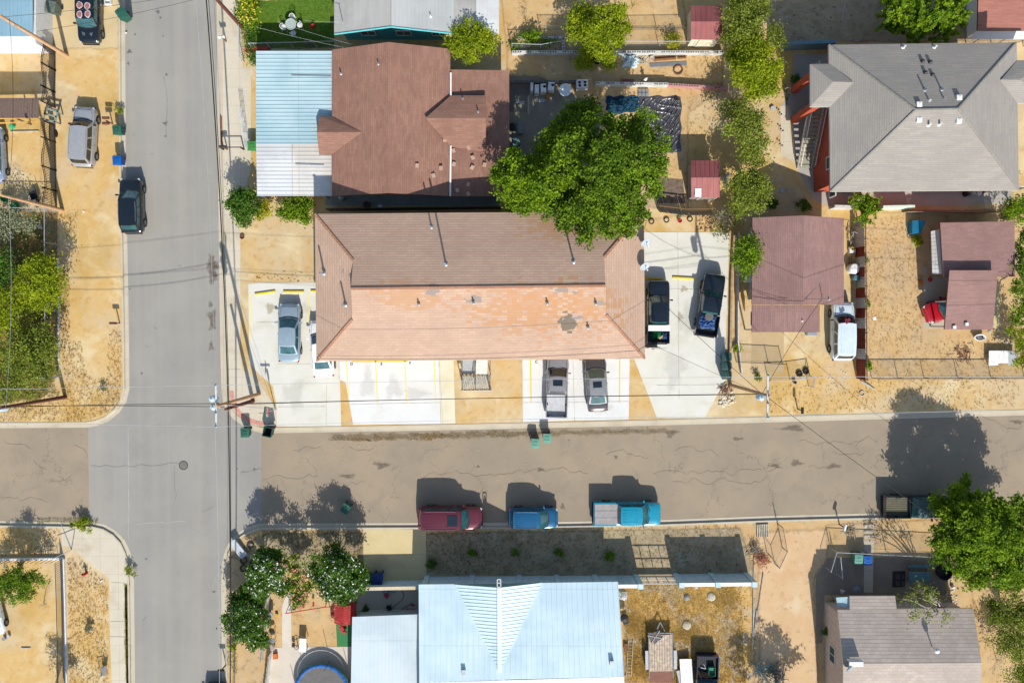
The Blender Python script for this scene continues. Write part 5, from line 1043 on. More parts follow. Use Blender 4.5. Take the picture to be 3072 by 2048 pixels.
tree('yard_tree', 'lime green tree between the blue walled house and the brown roof', (0, 1082, 105), B0([(1050, 85, 24), (1090, 75, 30, .3), (1115, 95, 26), (1080, 110, 30, .2), (1050, 105, 22), (1115, 80, 20), (1085, 130, 16, -.4), (1035, 95, 12)], 3.0), F_LIME, dens=1400, leaf=.17, trunk=.16)
tree('flowering_shrub', 'shrub full of yellow flowers at the top beside the lawn', (0, 572, 25), B0([(568, 15, 24), (585, 35, 18), (555, 30, 15), (570, -10, 24), (580, 55, 12)], 1.6), F_BRI, 'shrub', dens=1500, leaf=.15, trunk=.07, flowers=(PET_Y, 210, .09), nb=4)
tree('hedge', 'narrow hedge behind the red brick edge near the street', (0, 578, 105), B0([(578, 68, 14), (575, 85, 14), (576, 128, 12), (582, 140, 10), (573, 100, 10)], .6), F_DARK, 'hedge', dens=1600, leaf=.13, trunk=.05, nb=3)
tree('corner_bush', 'dense dark green bush at the corner of the dirt yard beside the pavement', (0, 556, 475), B0([(555, 470, 28), (535, 475, 20), (575, 485, 22), (545, 448, 20), (580, 455, 20), (560, 500, 16)], 1.9), F_DARK, 'bush', dens=1500, leaf=.17, trunk=.1, flowers=None)
tree('vine', 'yellow green vine under the white carport edge', (0, 605, 480), B0([(600, 475, 16), (618, 485, 12), (595, 490, 10)], .9), F_YEL, 'vine', dens=1300, leaf=.2, trunk=.05, nb=3)
tree('leafy_shrub', 'leafy green shrub at the left edge of the tan roof below the carport', (0, 680, 485), B0([(650, 482, 16), (675, 475, 22), (700, 470, 18), (705, 495, 14), (685, 490, 18), (665, 495, 12)], 1.3), F_BRI, 'shrub', dens=1500, leaf=.18, trunk=.08)
SP = dict(dens=2000, leaf=.165, clump=.3, sparse=1.1, trunk=.12)
for (lab, base, bl, z, m, kw) in (
    ('feathery tree right of the upper red shed', (1700, 60), [(1690, 25, 32), (1715, 55, 34), (1690, 80, 26), (1735, 20, 28), (1725, 90, 24), (1705, 0, 25)], 3.2, F_OLIVE, {}),
    ('bright lime feathery tree between the dirt yards', (1735, 160), [(1700, 135, 26), (1735, 130, 34), (1765, 160, 30), (1735, 175, 36), (1705, 165, 28), (1760, 195, 26), (1730, 215, 22)], 3.6, F_LIME, dict(dens=2000)),
    ('sparse olive feathery tree beside the black plastic sheet', (1705, 290), [(1680, 255, 24), (1705, 270, 28), (1690, 300, 26), (1730, 285, 26), (1715, 320, 26), (1745, 320, 22), (1720, 355, 26), (1740, 370, 18)], 3.0, F_OLIVE, dict(dens=1200)),
    ('darker feathery tree right of the lower red shed', (1720, 440), [(1700, 420, 24), (1725, 410, 22), (1740, 440, 26), (1710, 450, 26), (1735, 470, 22), (1700, 475, 18)], 3.2, F_OLIVE, dict(dens=1900)),
    ('compact green tree overlapping the left edge of the mauve roof', (1712, 590), [(1700, 580, 20), (1720, 575, 22), (1730, 600, 22), (1705, 605, 20), (1715, 560, 16), (1715, 620, 12)], 3.3, F_BRI, dict(dens=1400)),
    ('thin yellow green tree along the right dirt yard above the driveway', (1790, 100), [(1775, 85, 20), (1790, 105, 16), (1780, 70, 14)], 2.6, F_OLIVE, dict(dens=700))):
    k_ = dict(SP); k_.update(kw); tree('feathery_tree', lab, (0, *base), B0(bl, z), m, group='feathery trees along the yard boundary', **k_)
tree('bare_shrub', 'grey leafless shrub at the top right corner of the right parking lot', (0, 1668, 505), B0([(1655, 495, 20), (1675, 500, 20), (1668, 515, 16)], 1.6), F_GREY, 'shrub', dens=260, leaf=.1, trunk=.08, bark=BARKG, bare=60)
tree('feathery_tree', 'low green clump beneath the grey leafless shrub', (0, 1655, 520), B0([(1645, 525, 16), (1670, 535, 14), (1690, 510, 14)], .8), F_OLIVE, 'shrub', dens=700, leaf=.12, trunk=.05, nb=4)
tree('broadleaf_tree', 'dark green spreading tree left of the terracotta roof', (0, 2125, 50), B0([(2045, 50, 34), (2080, 25, 40), (2120, 55, 40), (2150, 20, 40), (2185, 45, 36), (2095, 75, 30), (2160, 75, 32), (2205, 25, 26), (2050, 15, 30)], 3.6), F_BRI, dens=1300, leaf=.22, trunk=.3, wisp=.4)
tree('palm_like_shrub', 'spiky green shrub in front of the orange wall', (0, 1985, 478), B0([(1985, 470, 20), (1970, 462, 16), (2003, 468, 16), (1985, 495, 16), (1998, 485, 14)], 1.8), F_BRI, 'shrub', dens=1200, leaf=.22, trunk=.08, wisp=.5)
tree('broadleaf_tree', 'round bright green tree at the right edge below the grey roof', (0, 2330, 485), B0([(2315, 480, 22), (2340, 470, 24), (2335, 495, 22), (2365, 485, 26)], 2.2), F_BRI, dens=1400, leaf=.16, trunk=.1)
tree('edge_tree', 'ragged green tree at the right edge beside the stepped mauve roofs', (0, 2355, 650), B0([(2345, 580, 22), (2345, 620, 22), (2340, 660, 20), (2348, 700, 26), (2335, 730, 18), (2350, 545, 18)], 2.4), F_MID, dens=1000, leaf=.18, trunk=.15)
tree('edge_tree', 'ragged yellow green tree at the right edge beside the white sheet', (0, 2350, 800), B0([(2340, 780, 22), (2352, 810, 22), (2345, 840, 20), (2325, 760, 12)], 1.7), F_LIME, dens=1000, leaf=.16, trunk=.1)
tree('roadside_tree', 'large bright green tree at the bottom right casting a long shadow on the road', (0, 2235, 1230), B0([(2150, 1155, 26), (2170, 1195, 34), (2205, 1140, 34, .4), (2215, 1190, 42, .9), (2255, 1150, 34), (2250, 1220, 46, 1), (2200, 1240, 40), (2160, 1240, 26), (2295, 1180, 38), (2300, 1240, 46, .8), (2250, 1275, 42), (2200, 1290, 32), (2330, 1160, 30), (2345, 1215, 40), (2340, 1285, 40), (2290, 1310, 38), (2240, 1330, 26), (2160, 1275, 20), (2215, 1105, 18), (2330, 1330, 30), (2190, 1180, 40, -1.6), (2250, 1190, 44, -1.6), (2310, 1210, 44, -1.6), (2220, 1250, 44, -1.5), (2280, 1270, 40, -1.5), (2340, 1250, 36, -1.5)], 4.6), F_BRI, dens=1100, leaf=.22, trunk=.34, nb=24)
tree('feathery_tree', 'thin olive tree filling the bottom right corner', (0, 2330, 1450), B0([(2320, 1390, 34), (2345, 1430, 36), (2290, 1420, 26), (2335, 1480, 36), (2300, 1470, 26), (2345, 1540, 40), (2270, 1390, 18), (2375, 1390, 34)], 3.6), F_OLIVE, dens=1400, leaf=.15, clump=.3, trunk=.2)
tree('half_bare_tree', 'half bare tree with pale crooked branches over the taupe roof', (16, 1640, 860, ), [(16, 1400, 720, 90, 3.6), (16, 1500, 780, 80, 4.0), (16, 1330, 760, 60, 3.2), (16, 1340, 930, 70, 4.6), (16, 1640, 950, 60, 4.8), (16, 1240, 800, 40, 3.4), (16, 1460, 960, 60, 5)], F_OLIVE, dens=420, leaf=.15, clump=.24, trunk=.13, bark=BARKG, bare=26, nb=16)
OL = dict(dens=2300, leaf=.17, trunk=.1, clump=.2)
tree('oleander', 'large oleander covered in white blossom beside the pale driveway', (0, 778, 1330), B0([(735, 1290, 22), (765, 1275, 24), (800, 1290, 26), (825, 1315, 24), (770, 1310, 32, .4), (800, 1345, 28), (760, 1350, 28), (735, 1330, 22), (785, 1375, 14, -.5), (830, 1345, 14)], 3.0), F_DARK, 'oleander', flowers=(PET_W, 330, .10), **OL)
tree('oleander', 'oleander with white blossom left of the pink one', (0, 610, 1330), B0([(600, 1285, 24), (630, 1275, 22), (590, 1320, 24), (625, 1315, 28, .3), (600, 1355, 24), (640, 1350, 22), (575, 1345, 14)], 3.0), F_DARK, 'oleander', flowers=(PET_W, 230, .10), **OL)
tree('oleander', 'thinner oleander with pink blossom between two white ones', (0, 685, 1330), B0([(670, 1290, 18), (690, 1310, 20), (675, 1345, 20), (700, 1350, 18), (685, 1375, 16)], 2.4), F_MID, 'oleander', flowers=(PET_P, 90, .13), dens=1000, leaf=.18, trunk=.08, clump=.22)
tree('oleander', 'dark oleander with sparse white blossom leaning over the kerb of the grey street', (0, 565, 1420), B0([(550, 1370, 26), (575, 1400, 28), (540, 1410, 26), (555, 1440, 28), (585, 1445, 24), (600, 1420, 20), (580, 1470, 20), (530, 1430, 18), (590, 1380, 18), (600, 1465, 18)], 2.3), F_DARK, 'oleander', flowers=(PET_W, 130, .10), **OL)
MZ = dict(dens=1300, leaf=.16, clump=.3, trunk=.14)
for lab, base, bl, z, m, kw in (
    ('silvery shrub with grey branches behind the chain link corner', (30, 510), [(20, 500, 26), (50, 505, 24), (10, 530, 22), (70, 515, 16)], 1.8, F_GREY, dict(dens=900)),
    ('feathery yellow green tree leaning over the chain link fence', (100, 650), [(80, 620, 30), (115, 620, 26), (95, 660, 34), (130, 650, 22), (75, 690, 28), (120, 690, 26), (95, 600, 20), (60, 655, 24)], 2.6, F_LIME, {}),
    ('bright yellow green tree at the left edge', (15, 730), [(10, 690, 30), (30, 720, 30), (0, 740, 34), (40, 690, 18)], 2.6, F_LIME, dict(dens=1100)),
    ('dark green tree at the left edge behind the feathery one', (0, 620), [(0, 600, 26), (15, 640, 24), (-5, 650, 26)], 2.4, F_DARK, dict(dens=1100)),
    ('tangled dark olive tree filling the fenced yard', (70, 790), [(60, 760, 34), (100, 770, 30), (45, 800, 34), (90, 815, 34), (115, 800, 22), (20, 820, 32), (60, 845, 34), (105, 850, 24)], 2.2, F_OLIVE, dict(dens=950)),
    ('low tangled olive thicket by the lower left pole', (30, 890), [(20, 880, 28), (50, 885, 26), (0, 900, 26), (90, 880, 20), (20, 920, 16), (75, 900, 16)], 1.3, F_OLIVE, dict(dens=700))):
    k_ = dict(MZ); k_.update(kw); tree('mesquite_tree', lab, (0, *base), B0(bl, z), m, group='mesquite trees in the fenced left yard', **k_)
tree('yard_tree', 'round green tree inside the picket fence at the lower left', (0, 40, 1340), B0([(20, 1325, 26), (50, 1320, 28), (35, 1350, 30), (75, 1335, 24), (0, 1350, 28), (65, 1360, 20), (95, 1330, 12)], 2.2), F_MID, dens=1300, leaf=.15, trunk=.13)
tree('yard_tree', 'small tree just below the photo whose shadow falls by the picket fence', (0, 128, 1600), B0([(115, 1600, 26), (140, 1610, 24), (125, 1625, 24)], 2.4), F_MID, dens=900, leaf=.15, trunk=.12)
tree('yard_tree', 'tall tree below the photo shading the dirt track beside the straw yard', (0, 1830, 1720), B0([(1800, 1740, 50), (1850, 1730, 55), (1890, 1750, 45), (1830, 1780, 50)], 5.0), F_OLIVE, dens=500, leaf=.2, trunk=.25)
tree('weed_clump', 'yellow bush at the foot of the cream walled shed', (0, 1547, 92), B0([(1540, 90, 12), (1553, 92, 12), (1547, 102, 9)], .5), F_YEL, 'bush', dens=1600, leaf=.14, trunk=.04, nb=3)
tree('leafy_plant', 'broad leaved light green plant behind the block edging', (3, 190, 340), [(3, 150, 340, 45, .5), (3, 215, 330, 45, .6), (3, 190, 370, 40, .4)], F_BRI, 'plant', dens=900, leaf=.24, trunk=.04, nb=3)
tree('leafy_plant', 'dark low plant in the planting bed left of the yellowish tree', (3, 300, 410), [(3, 300, 400, 35, .3), (3, 40, 410, 45, .4), (3, 370, 390, 25, .4)], F_MID, 'plant', dens=900, leaf=.18, trunk=.03, nb=3)
for i, (k, x, y, r, m, lab) in enumerate(((14, 1990, 370, 45, F_MID, 'green weed clump in the shade just right of the pale driveway'), (14, 1615, 470, 55, F_DARK, 'low dark bush at the right corner of the pale driveway'), (15, 440, 370, 50, F_MID, 'green weed clump in the shade behind the blue SUV'), (15, 900, 400, 60, F_BRI, 'weed clump among the striped fence shadow'), (15, 30, 370, 40, F_MID, 'weed clump in the shade behind the maroon SUV'),
    (8, 880, 820, 50, F_OLIVE, 'weed beside the middle of the rusty fence'), (8, 900, 1220, 50, F_OLIVE, 'pale weed beside the lower rusty fence'), (12, 920, 220, 50, F_BRI, 'bright weed at the lower end of the rusty fence'), (8, 1370, 650, 60, F_LIME, 'yellow green shrub below the turquoise box'), (11, 2060, 60, 45, F_LIME, 'pale green weed beside the three dark bins'), (11, 2260, 330, 40, F_MID, 'small dark weed near the right utility pole'),
    (13, 760, 110, 100, F_LIME, 'strip of grass growing over the kerb of the lower left corner'), (13, 2130, 1240, 45, F_LIME, 'weeds along the kerb below the dark oleander'), (9, 945, 430, 35, F_GREY, 'grey green agave like weed on the left verge'), (13, 820, 1065, 40, F_GREY, 'grey green weed on the lower left verge'), (13, 1190, 540, 50, F_OLIVE, 'dry weeds at the end of the corner ramp'), (16, 540, 1100, 60, F_DARK, 'dark bush against the side wall of the taupe house'),
    (4, 260, 730, 50, F_DARK, 'potted dark palm under the grey roof edge'), (8, 330, 320, 80, F_DARK, 'dark shrub in the shade above the mauve roof'), (8, 40, 310, 70, F_DARK, 'dark shrub at the corner above the mauve roof'), (14, 1000, 900, 50, F_DARK, 'dark potted plant on the grey patio'), (2, 480, 400, 45, F_GREY, 'white spiky agave on the lawn edge'), (7, 1545, 400, 30, F_GREY, 'spiky plant behind the tyre planters'), (1, 1100, 1010, 40, F_OLIVE, 'patch of weeds beside the mailboxes'), (14, 15, 1150, 60, F_YEL, 'yellow flowering bush under the dark oleander'))):
    tree('weed_clump', lab, (k, x, y), [(k, x-r*.3, y, r*.7, .3), (k, x+r*.35, y+r*.2, r*.6, .28), (k, x, y-r*.3, r*.55, .3)], m, 'plant', dens=1300, leaf=.14, trunk=.03, nb=2, clump=.1)
# thin dry bushes (mostly twigs)
for i, (k, x, y, r, lab) in enumerate(((5, 620, 600, 130, 'dry leafless bush spreading over the dirt beyond the chain link fence'), (3, 1800, 600, 90, 'dry twiggy bush left of the lime feathery tree'), (3, 1110, 60, 60, 'dry leafless sapling beside the yellowish tree'), (3, 130, 220, 80, 'dry tall weeds at the edge of the upper yard'), (3, 1830, 900, 90, 'dry twiggy bush beside the corner of the black sheet'), (16, 2100, 1350, 180, 'tangle of bare grey branches beside the taupe house'), (9, 230, 650, 110, 'dry branches reaching over the lower left kerb'), (5, 100, 170, 110, 'dry shrub near the green tubs'), (13, 400, 850, 60, 'dead purple grey shrub near the picket fence'))):
    tree('dry_bush', lab, (k, x, y), [(k, x, y, r*.6, 1.0), (k, x+r*.3, y-r*.3, r*.4, 1.1)], F_GREY if i in (5, 8) else F_OLIVE, 'bush', dens=110, leaf=.09, trunk=.035, bark=BARKG if i in (5, 8) else BARK, bare=22, nb=20, clump=.25)
# ---- scattered grass: nobody could count it
def in_poly(x, y, poly):
    c = False; j = len(poly)-1
    for i in range(len(poly)):
        if (poly[i][1] > y) != (poly[j][1] > y) and x < (poly[j][0]-poly[i][0])*(y-poly[i][1])/(poly[j][1]-poly[i][1])+poly[i][0]: c = not c
        j = i
    return c
def tufts(label, polys, n, ca, cb, size=.1, blades=5, lean=.8, bw=.14):
    pos = []
    for poly, frac in polys:
        xs = [p[0] for p in poly]; ys = [p[1] for p in poly]; k = 0; tries = 0
        while k < n*frac and tries < n*8:
            tries += 1; x = random.uniform(min(xs), max(xs)); y = random.uniform(min(ys), max(ys))
            if bw < .1 and random.random() > .12+.88*max(0, math.sin(x*.9+2*math.sin(y*.7))*math.sin(y*1.1+2*math.sin(x*.6+1)))**.5 if math.sin(x*.9+2*math.sin(y*.7))*math.sin(y*1.1+2*math.sin(x*.6+1)) > 0 else (bw < .1 and random.random() > .3): continue
            if in_poly(x, y, poly): pos.append((x, y)); k += 1
    v = []; tint = []
    for x, y in pos:
        s = size*random.uniform(.5, 1.5); t = random.random()
        for i in range(blades):
            a = random.uniform(0, 6.28); dx, dy = math.cos(a), math.sin(a); w_ = bw*s; o = .25*s
            v += [(x+dx*o-dy*w_, y+dy*o+dx*w_, 0), (x+dx*o+dy*w_, y+dy*o-dx*w_, 0), (x+dx*s*lean*1.3, y+dy*s*lean*1.3, s*random.uniform(.3, 1.0))]; tint.append(t)
    n_ = len(v)//3; me = bpy.data.meshes.new('grass'); me.vertices.add(len(v)); me.vertices.foreach_set('co', np.array(v, float).ravel()); me.loops.add(len(v)); me.loops.foreach_set('vertex_index', np.arange(len(v)))
    me.polygons.add(n_); me.polygons.foreach_set('loop_start', np.arange(0, 3*n_, 3)); me.polygons.foreach_set('loop_total', np.full(n_, 3)); me.update(calc_edges=True)
    me.attributes.new('tint', 'FLOAT', 'FACE').data.foreach_set('value', np.array(tint, np.float32)); me.materials.append(foliage('grass_'+label[:12].replace(' ', '_'), ca, cb, .2))
    o = bpy.data.objects.new('grass', me); COL.objects.link(o); tag(o, label, 'grass', kind='stuff')
pl = lambda k, L: [tuple(W(k, *p)[:2]) for p in L]
tufts('dry golden tufts scattered on the verges and dirt yards', [(pl(9, [(570, 0), (740, 0), (800, 300), (1080, 500), (1100, 450), (1110, 600), (800, 730), (0, 730), (0, 600), (580, 540)]), .20), (pl(9, [(1000, -100), (1120, -100), (1110, 560), (980, 560)]), .05), (pl(5, [(560, 900), (640, 900), (640, 1568), (560, 1568)]), .05), (pl(13, [(620, 420), (740, 420), (990, 640), (1000, 1568), (640, 1568)]), .24), (pl(13, [(0, 150), (540, 150), (540, 400), (0, 400)]), .05),
    (pl(8, [(880, 420), (1240, 420), (1400, 900), (1420, 1568), (880, 1568)]), .18), (pl(12, [(900, 0), (2300, 0), (2300, 600), (900, 640), (300, 650), (0, 660), (0, 400), (800, 360)]), .22), (pl(3, [(1240, 500), (1900, 520), (1900, 1250), (1600, 1250), (1570, 860), (1250, 850)]), .05)], 6500, (.16, .10, .03, 1), (.42, .27, .10, 1), .085)
tufts('dry orange grass clumps of the straw yard', [(pl(15, [(1050, 650), (2100, 650), (2150, 1568), (1030, 1568)]), 1)], 12000, (.30, .18, .035, 1), (.62, .42, .13, 1), .15, 8, .8, .05)
tufts('short green blades of the lawn', [(pl(2, [(-60, 5), (715, 5), (715, 440), (-60, 450)]), 1)], 9000, (.06, .13, .01, 1), (.16, .26, .03, 1), .06, 4)
tufts('sparse weeds of the shaded front yard', [(pl(14, [(50, 170), (980, 170), (980, 560), (300, 300), (60, 250)]), .35), (pl(14, [(1580, 170), (2352, 170), (2352, 560), (1580, 560)]), .25), (pl(15, [(0, 160), (2080, 120), (2120, 540), (0, 540)]), .4)], 4500, (.10, .09, .03, 1), (.30, .24, .10, 1), .09)
tufts('weeds under the mesquite trees', [(pl(5, [(0, 400), (440, 400), (450, 1568), (0, 1568)]), .6), (pl(9, [(0, 0), (450, 0), (450, 320), (560, 500), (0, 560)]), .4)], 4500, (.07, .09, .02, 1), (.26, .22, .08, 1), .11)
tufts('weeds along the pavement edges', [(pl(13, [(1150, 660), (1180, 660), (1190, 1568), (1160, 1568)]), .3), (pl(13, [(340, 70), (900, 70), (900, 105), (340, 90)]), .3), (pl(10, [(1500, 850), (2352, 830), (2352, 900), (1500, 920)]), .1), (pl(11, [(0, 820), (1300, 800), (1300, 850), (0, 900)]), .1), (pl(13, [(2095, 1190), (2180, 1300), (2180, 1500), (2090, 1400)]), .2)], 900, (.09, .10, .02, 1), (.28, .26, .06, 1), .07)
# ================================================================ POLES, WIRES, SIGNS, BINS
NAD = (1536, 1024-FPX*math.tan(R(1.3)))
PWOOD = plain('pole_wood', C(206, 164, 124, .7), .9, sc=4, bump=.3); PDARK = plain('dark_pole_wood', C(112, 66, 48, .6), .9, sc=4)
TRF = plain('transformer_grey', C(196, 220, 232, .62), .4)
def hgt(b_, t_): db = math.hypot(b_[0]-NAD[0], b_[1]-NAD[1]); dt = math.hypot(t_[0]-NAD[0], t_[1]-NAD[1]); return CAM_H*(1-db/dt)
def pole(label, base, h, mat=PWOOD, arm=None, cans=0, lamp=False, top=None, name='utility_pole'):
    p = W(*base); r_ = empty(name, p, 0, label, 'utility pole', 'wooden utility poles'); q = Vector((p.x, p.y, h)) if top is None else W(*top, h)
    b = MB(); b.tube(p, q, .17, .11, 12); o = smooth_angle(b.build('post', mat, r_), 50)
    if arm:
        b = MB(); b.box((q.x-.12, q.y, h-.35), (.12, arm, .14)); b.build('crossarm', plain('pale_crossarm', C(226, 230, 232, .6), .6), r_)
        b = MB()
        for y in (-arm/2+.1, -.5, arm/2-.1): b.lathe((q.x-.12, q.y+y, h-.28), [(.05, 0), (.07, .05), (.04, .1), (.06, .15), (.02, .2)], 10)
        b.build('insulators', plain('insulator', C(110, 150, 160), .3), r_)
    for i in range(cans):
        b = MB(); c = q+Vector((-.45, -.15-.0*i, -1.4)) if i == 0 else q+Vector((-.4, .5, -1.0)); b.lathe(c, [(.2, 0), (.24, .04), (.24, .75), (.2, .85), (.06, .9), (.05, .98)], 16); b.tube(c+Vector((0, 0, .5)), q+Vector((0, 0, -.9)), .04); smooth_angle(b.build('transformer', TRF, r_), 40)
    return r_, q
q1b, q1t = K(9, 600, 510), K(9, 20, 600)
PA, ta = pole('tall light brown utility pole with a white crossarm at the street corner', (0, 595, 905), 9.8, PWOOD, 3.2, 2)
PB, tb_ = pole('shorter dark utility pole right beside the pole with the white crossarm', (9, 2325, 545), 6.5, PDARK)
PC, tc = pole('dark utility pole at the lower left carrying a grey transformer', (9, 600, 510), 8.6, PDARK, None, 1)
PD, td = pole('slender weathered pole leaning over the blue roof at the top left', (1, 615, 515), 8.8, PWOOD)
PE, te = pole('slender weathered pole beside the chain link corner on the left', (5, 575, 365), 8.2, PWOOD)
PF, tf = pole('dark wooden pole at the top between the street and the yellow flowering shrub', (1, 2235, 265), 9.5, PDARK, None, 1)
PG2, tg = pole('wooden utility pole with a transformer above the corner of the right parking lot', (11, 2005, 400), 10.6, PWOOD, 3.2, 1)
WIRE = plain('black_wire', C(40, 38, 38), .6); WIREL = plain('pale_wire', C(206, 210, 214, .6), .4, .3)
def wire(label, p, q, sag=.5, r=.02, mat=None, n=12):
    b = MB(); pts = [Vector(p).lerp(Vector(q), i/n)-Vector((0, 0, sag*4*(i/n)*(1-i/n))) for i in range(n+1)]; b.path(pts, r, 4); tag(b.build('power_line', mat or WIRE), label, 'wire', 'overhead wires')
V3 = Vector
wire('thick black wire bundle running up the grey street from the corner pole', ta+V3((.3, .1, -1.6)), tf+V3((0, 0, -1.2)), .6, .045)
wire('black wire running down the grey street from the corner pole', ta+V3((.3, -.1, -1.6)), W(13, 2085, 3600, 8.2), .6, .045)
wire('second black wire running down the grey street', ta+V3((.25, -.1, -2.1)), W(13, 2070, 3600, 7.7), .6, .022)
wire('second black wire running up the grey street', ta+V3((.2, .1, -2.1)), tf+V3((0, 0, -1.7)), .6, .022)
wire('pale wire above the grey street towards the top', ta+V3((-.15, 1.4, -.1)), tf+V3((-.4, 0, -.1)), .8, .016, WIREL)
wire('pale wire above the grey street towards the bottom', ta+V3((-.15, -1.4, -.1)), W(13, 1985, 3600, 9.6), .8, .016, WIREL)
wire('upper black wire across the intersection to the lower left pole', ta+V3((0, .1, -.9)), tc+V3((0, 0, -.4)), .5, .022)
wire('lower black wire across the intersection to the lower left pole', ta+V3((0, -.2, -1.5)), tc+V3((0, 0, -1.2)), .5, .022)
wire('pale wire across the intersection above the black pair', ta+V3((-.15, 1.5, -.1)), W(9, -1500, 475, 9.0), .5, .016, WIREL)
wire('pale wire across the intersection below the black pair', ta+V3((-.15, -1.5, -.1)), W(9, -1500, 735, 9.0), .5, .016, WIREL)
wire('black wire over the parking bays between the two transformer poles', ta+V3((0, 0, -1.5)), tg+V3((0, 0, -1.8)), .9, .026)
wire('thin grey wire over the parking bays just below the black one', ta+V3((0, -.1, -2)), tg+V3((0, 0, -2.3)), 1.0, .014)
wire('pale wire over the parking bays along the upper side', ta+V3((-.15, 1.5, -.1)), tg+V3((0, 1.4, -.1)), .9, .014, WIREL)
wire('pale wire over the parking bays along the lower side', ta+V3((-.15, -1.5, -.1)), tg+V3((0, -1.4, -.1)), .9, .014, WIREL)
wire('pale wire leaving the right pole along the upper dirt verge', tg+V3((0, 1.4, -.1)), W(12, 5000, 340, 9.8), .8, .018, WIREL)
wire('pale wire leaving the right pole above the kerb', tg+V3((0, -1.4, -.1)), W(12, 5000, 590, 9.8), .8, .018, WIREL)
wire('service wire from the right pole down to the dish at the tan roof', tg+V3((0, 0, -2)), W(7, 1232, 1070, 5.6), .5, .018)
wire('service wire from the right pole to the mast on the mauve roof', tg+V3((0, 0, -2)), W(8, 492, 1180, 4.4), .4, .018)
wire('second service wire at the mast of the mauve roof', W(8, 492, 1180, 4.4), W(7, 2215, 1160, 3.4), .3, .014)
wire('long diagonal service wire from the right pole over the road to the taupe house', tg+V3((0, 0, -1.6)), W(16, 1950, 350, 5.5), .8, .02)
wire('service wire from the corner area down to the white metal roof', W(11, 1225, 0, 5.3), tg+V3((0, 0, -2.4)), .4, .012)
wire('wire from the top pole over the dark SUV to the slender pole', tf+V3((0, 0, -1.9)), td+V3((0, 0, -.3)), .4, .016)
wire('second wire from the top pole to the slender pole', tf+V3((0, 0, -2.6)), W(1, 340, 290, 3.4), .4, .014)
wire('wire between the two slender poles on the left side', td+V3((.4, 0, -.5)), te+V3((.4, 0, -.3)), .5, .016)
wire('wire from the left slender pole down to the lower left pole', te+V3((.4, 0, -.3)), tc+V3((.2, 0, -.3)), .5, .012, WIREL)
for i, (x0, y0, x1, y1) in enumerate(((0, 250, 820, 440), (190, 200, 880, 410), (440, 190, 800, 200))): wire(('long', 'middle', 'short')[i]+' thin service wire crossing the lawn in the top yard', W(2, x0, y0, 4.5), W(2, x1, y1, 3.2), .2, .006, WIREL)
# guy wire/brace of the corner poles
b = MB(); b.tube(W(10, 170, 610, .0), W(9, 2120, 590, 6.4), .012); b.tube(W(10, 190, 630, 0), ta+V3((0, 0, -1.5)), .012); tag(b.build('guy_wire', STEEL), 'steel guy wires anchoring the corner utility poles in the dirt', 'guy wire')
# signs
sg = empty('stop_sign', W(10, 178, 622), 0, 'red octagonal STOP sign with a green street name blade above it', 'sign')
b = MB(); b.tube(sg.location, sg.location+V3((0, 0, 3.05)), .035, .035, 6); b.build('post', STEEL, sg)
SGR = plain('sign_red', C(206, 30, 44, .7), .5, var=.03); SGW = plain('sign_white', C(240, 240, 240, .8), .5, var=.03)
for z_, sx in ((2.3, 0),):
    r8 = .38; b = MB(); pts = [(r8*math.cos(math.pi/8+i*math.pi/4), r8*math.sin(math.pi/8+i*math.pi/4)) for i in range(8)]
    for rr, x_, m_, nm in ((1.06, .045, SGW, 'sign_edge'), (1, .052, SGR, 'sign_face')):
        b = MB(); v = [(sg.location.x+x_, sg.location.y+rr*p[0], z_+rr*p[1]) for p in pts]; v2 = [(sg.location.x+.03, a[1], a[2]) for a in v]; b.raw(v+v2, [list(range(8)), list(range(15, 7, -1))]+[[i, 8+i, 8+(i+1) % 8, (i+1) % 8] for i in range(8)]); b.build(nm, m_, sg)
    t = text('STOP', (.055, 0, z_), .3, SGW, sg, (R(90), 0, R(90)), ext=.002, bold=.008)
b = MB(); b.box(sg.location+V3((-.02, 0, 2.86)), (.04, .95, .22)); b.build('street_blade', plain('sign_green', C(20, 110, 70, .7), .5), sg)
b = MB(); b.box(sg.location+V3((-.02, 0, 3.02)), (.8, .03, .16)); b.build('street_blade', plain('sign_green', C(20, 110, 70, .7), .5), sg)
def mailbox(k, x, y, label, col, n=1, rz=0, h=1.05, wood=True):
    p = W(k, x, y); r_ = empty('mailbox', p, rz, label, 'mailbox', 'kerbside mailboxes'); b = MB(); b.box((0, 0, h/2), (.09, .09, h)); b.build('post', WOOD if wood else STEEL, r_, world=False)
    for i in range(n):
        b = MB(); yo = (i-(n-1)/2)*.45; q = Matrix.Rotation(math.pi/2, 3, 'Y'); pts = [(.1*math.cos(t), .1*math.sin(t)) for t in [math.pi*j/8 for j in range(9)]]
        v = []
        for xx in (-.27, .27): v += [(xx, yo+a, h+.12+c) for a, c in pts]+[(xx, yo-.1, h), (xx, yo+.1, h)]
        m = 11; b.raw(v, [[j, (j+1) % m, m+(j+1) % m, m+j] for j in range(m)]+[list(range(m))[::-1], list(range(m, 2*m))]); b.build('box', col, r_, world=False)
mb = plain('brown_mailbox', C(110, 60, 50), .6); mk = plain('black_mailbox', C(56, 52, 50), .5)
mailbox(1, 1035, 1140, 'twin brown mailboxes on one post beside the silver two tone SUV', mb, 2); mailbox(5, 1100, 1400, 'single brown mailbox on a short post on the left verge', mb); mailbox(12, 272, 620, 'black mailbox on the right dirt verge below the utility pole', mk, 1, 1.57)
mailbox(13, 2075, 1400, 'black mailbox on the kerb of the grey street at the bottom', mk); mailbox(16, 655, 110, 'white mailbox near the shaded yard at the right', WHT, 1, 1.3); mailbox(1, 2080, 385, 'white mailbox on the pavement near the top', WHT, 1, .1); mailbox(1, 2090, 1375, 'dark mailbox beside the wooden edging left of the carport', mk)
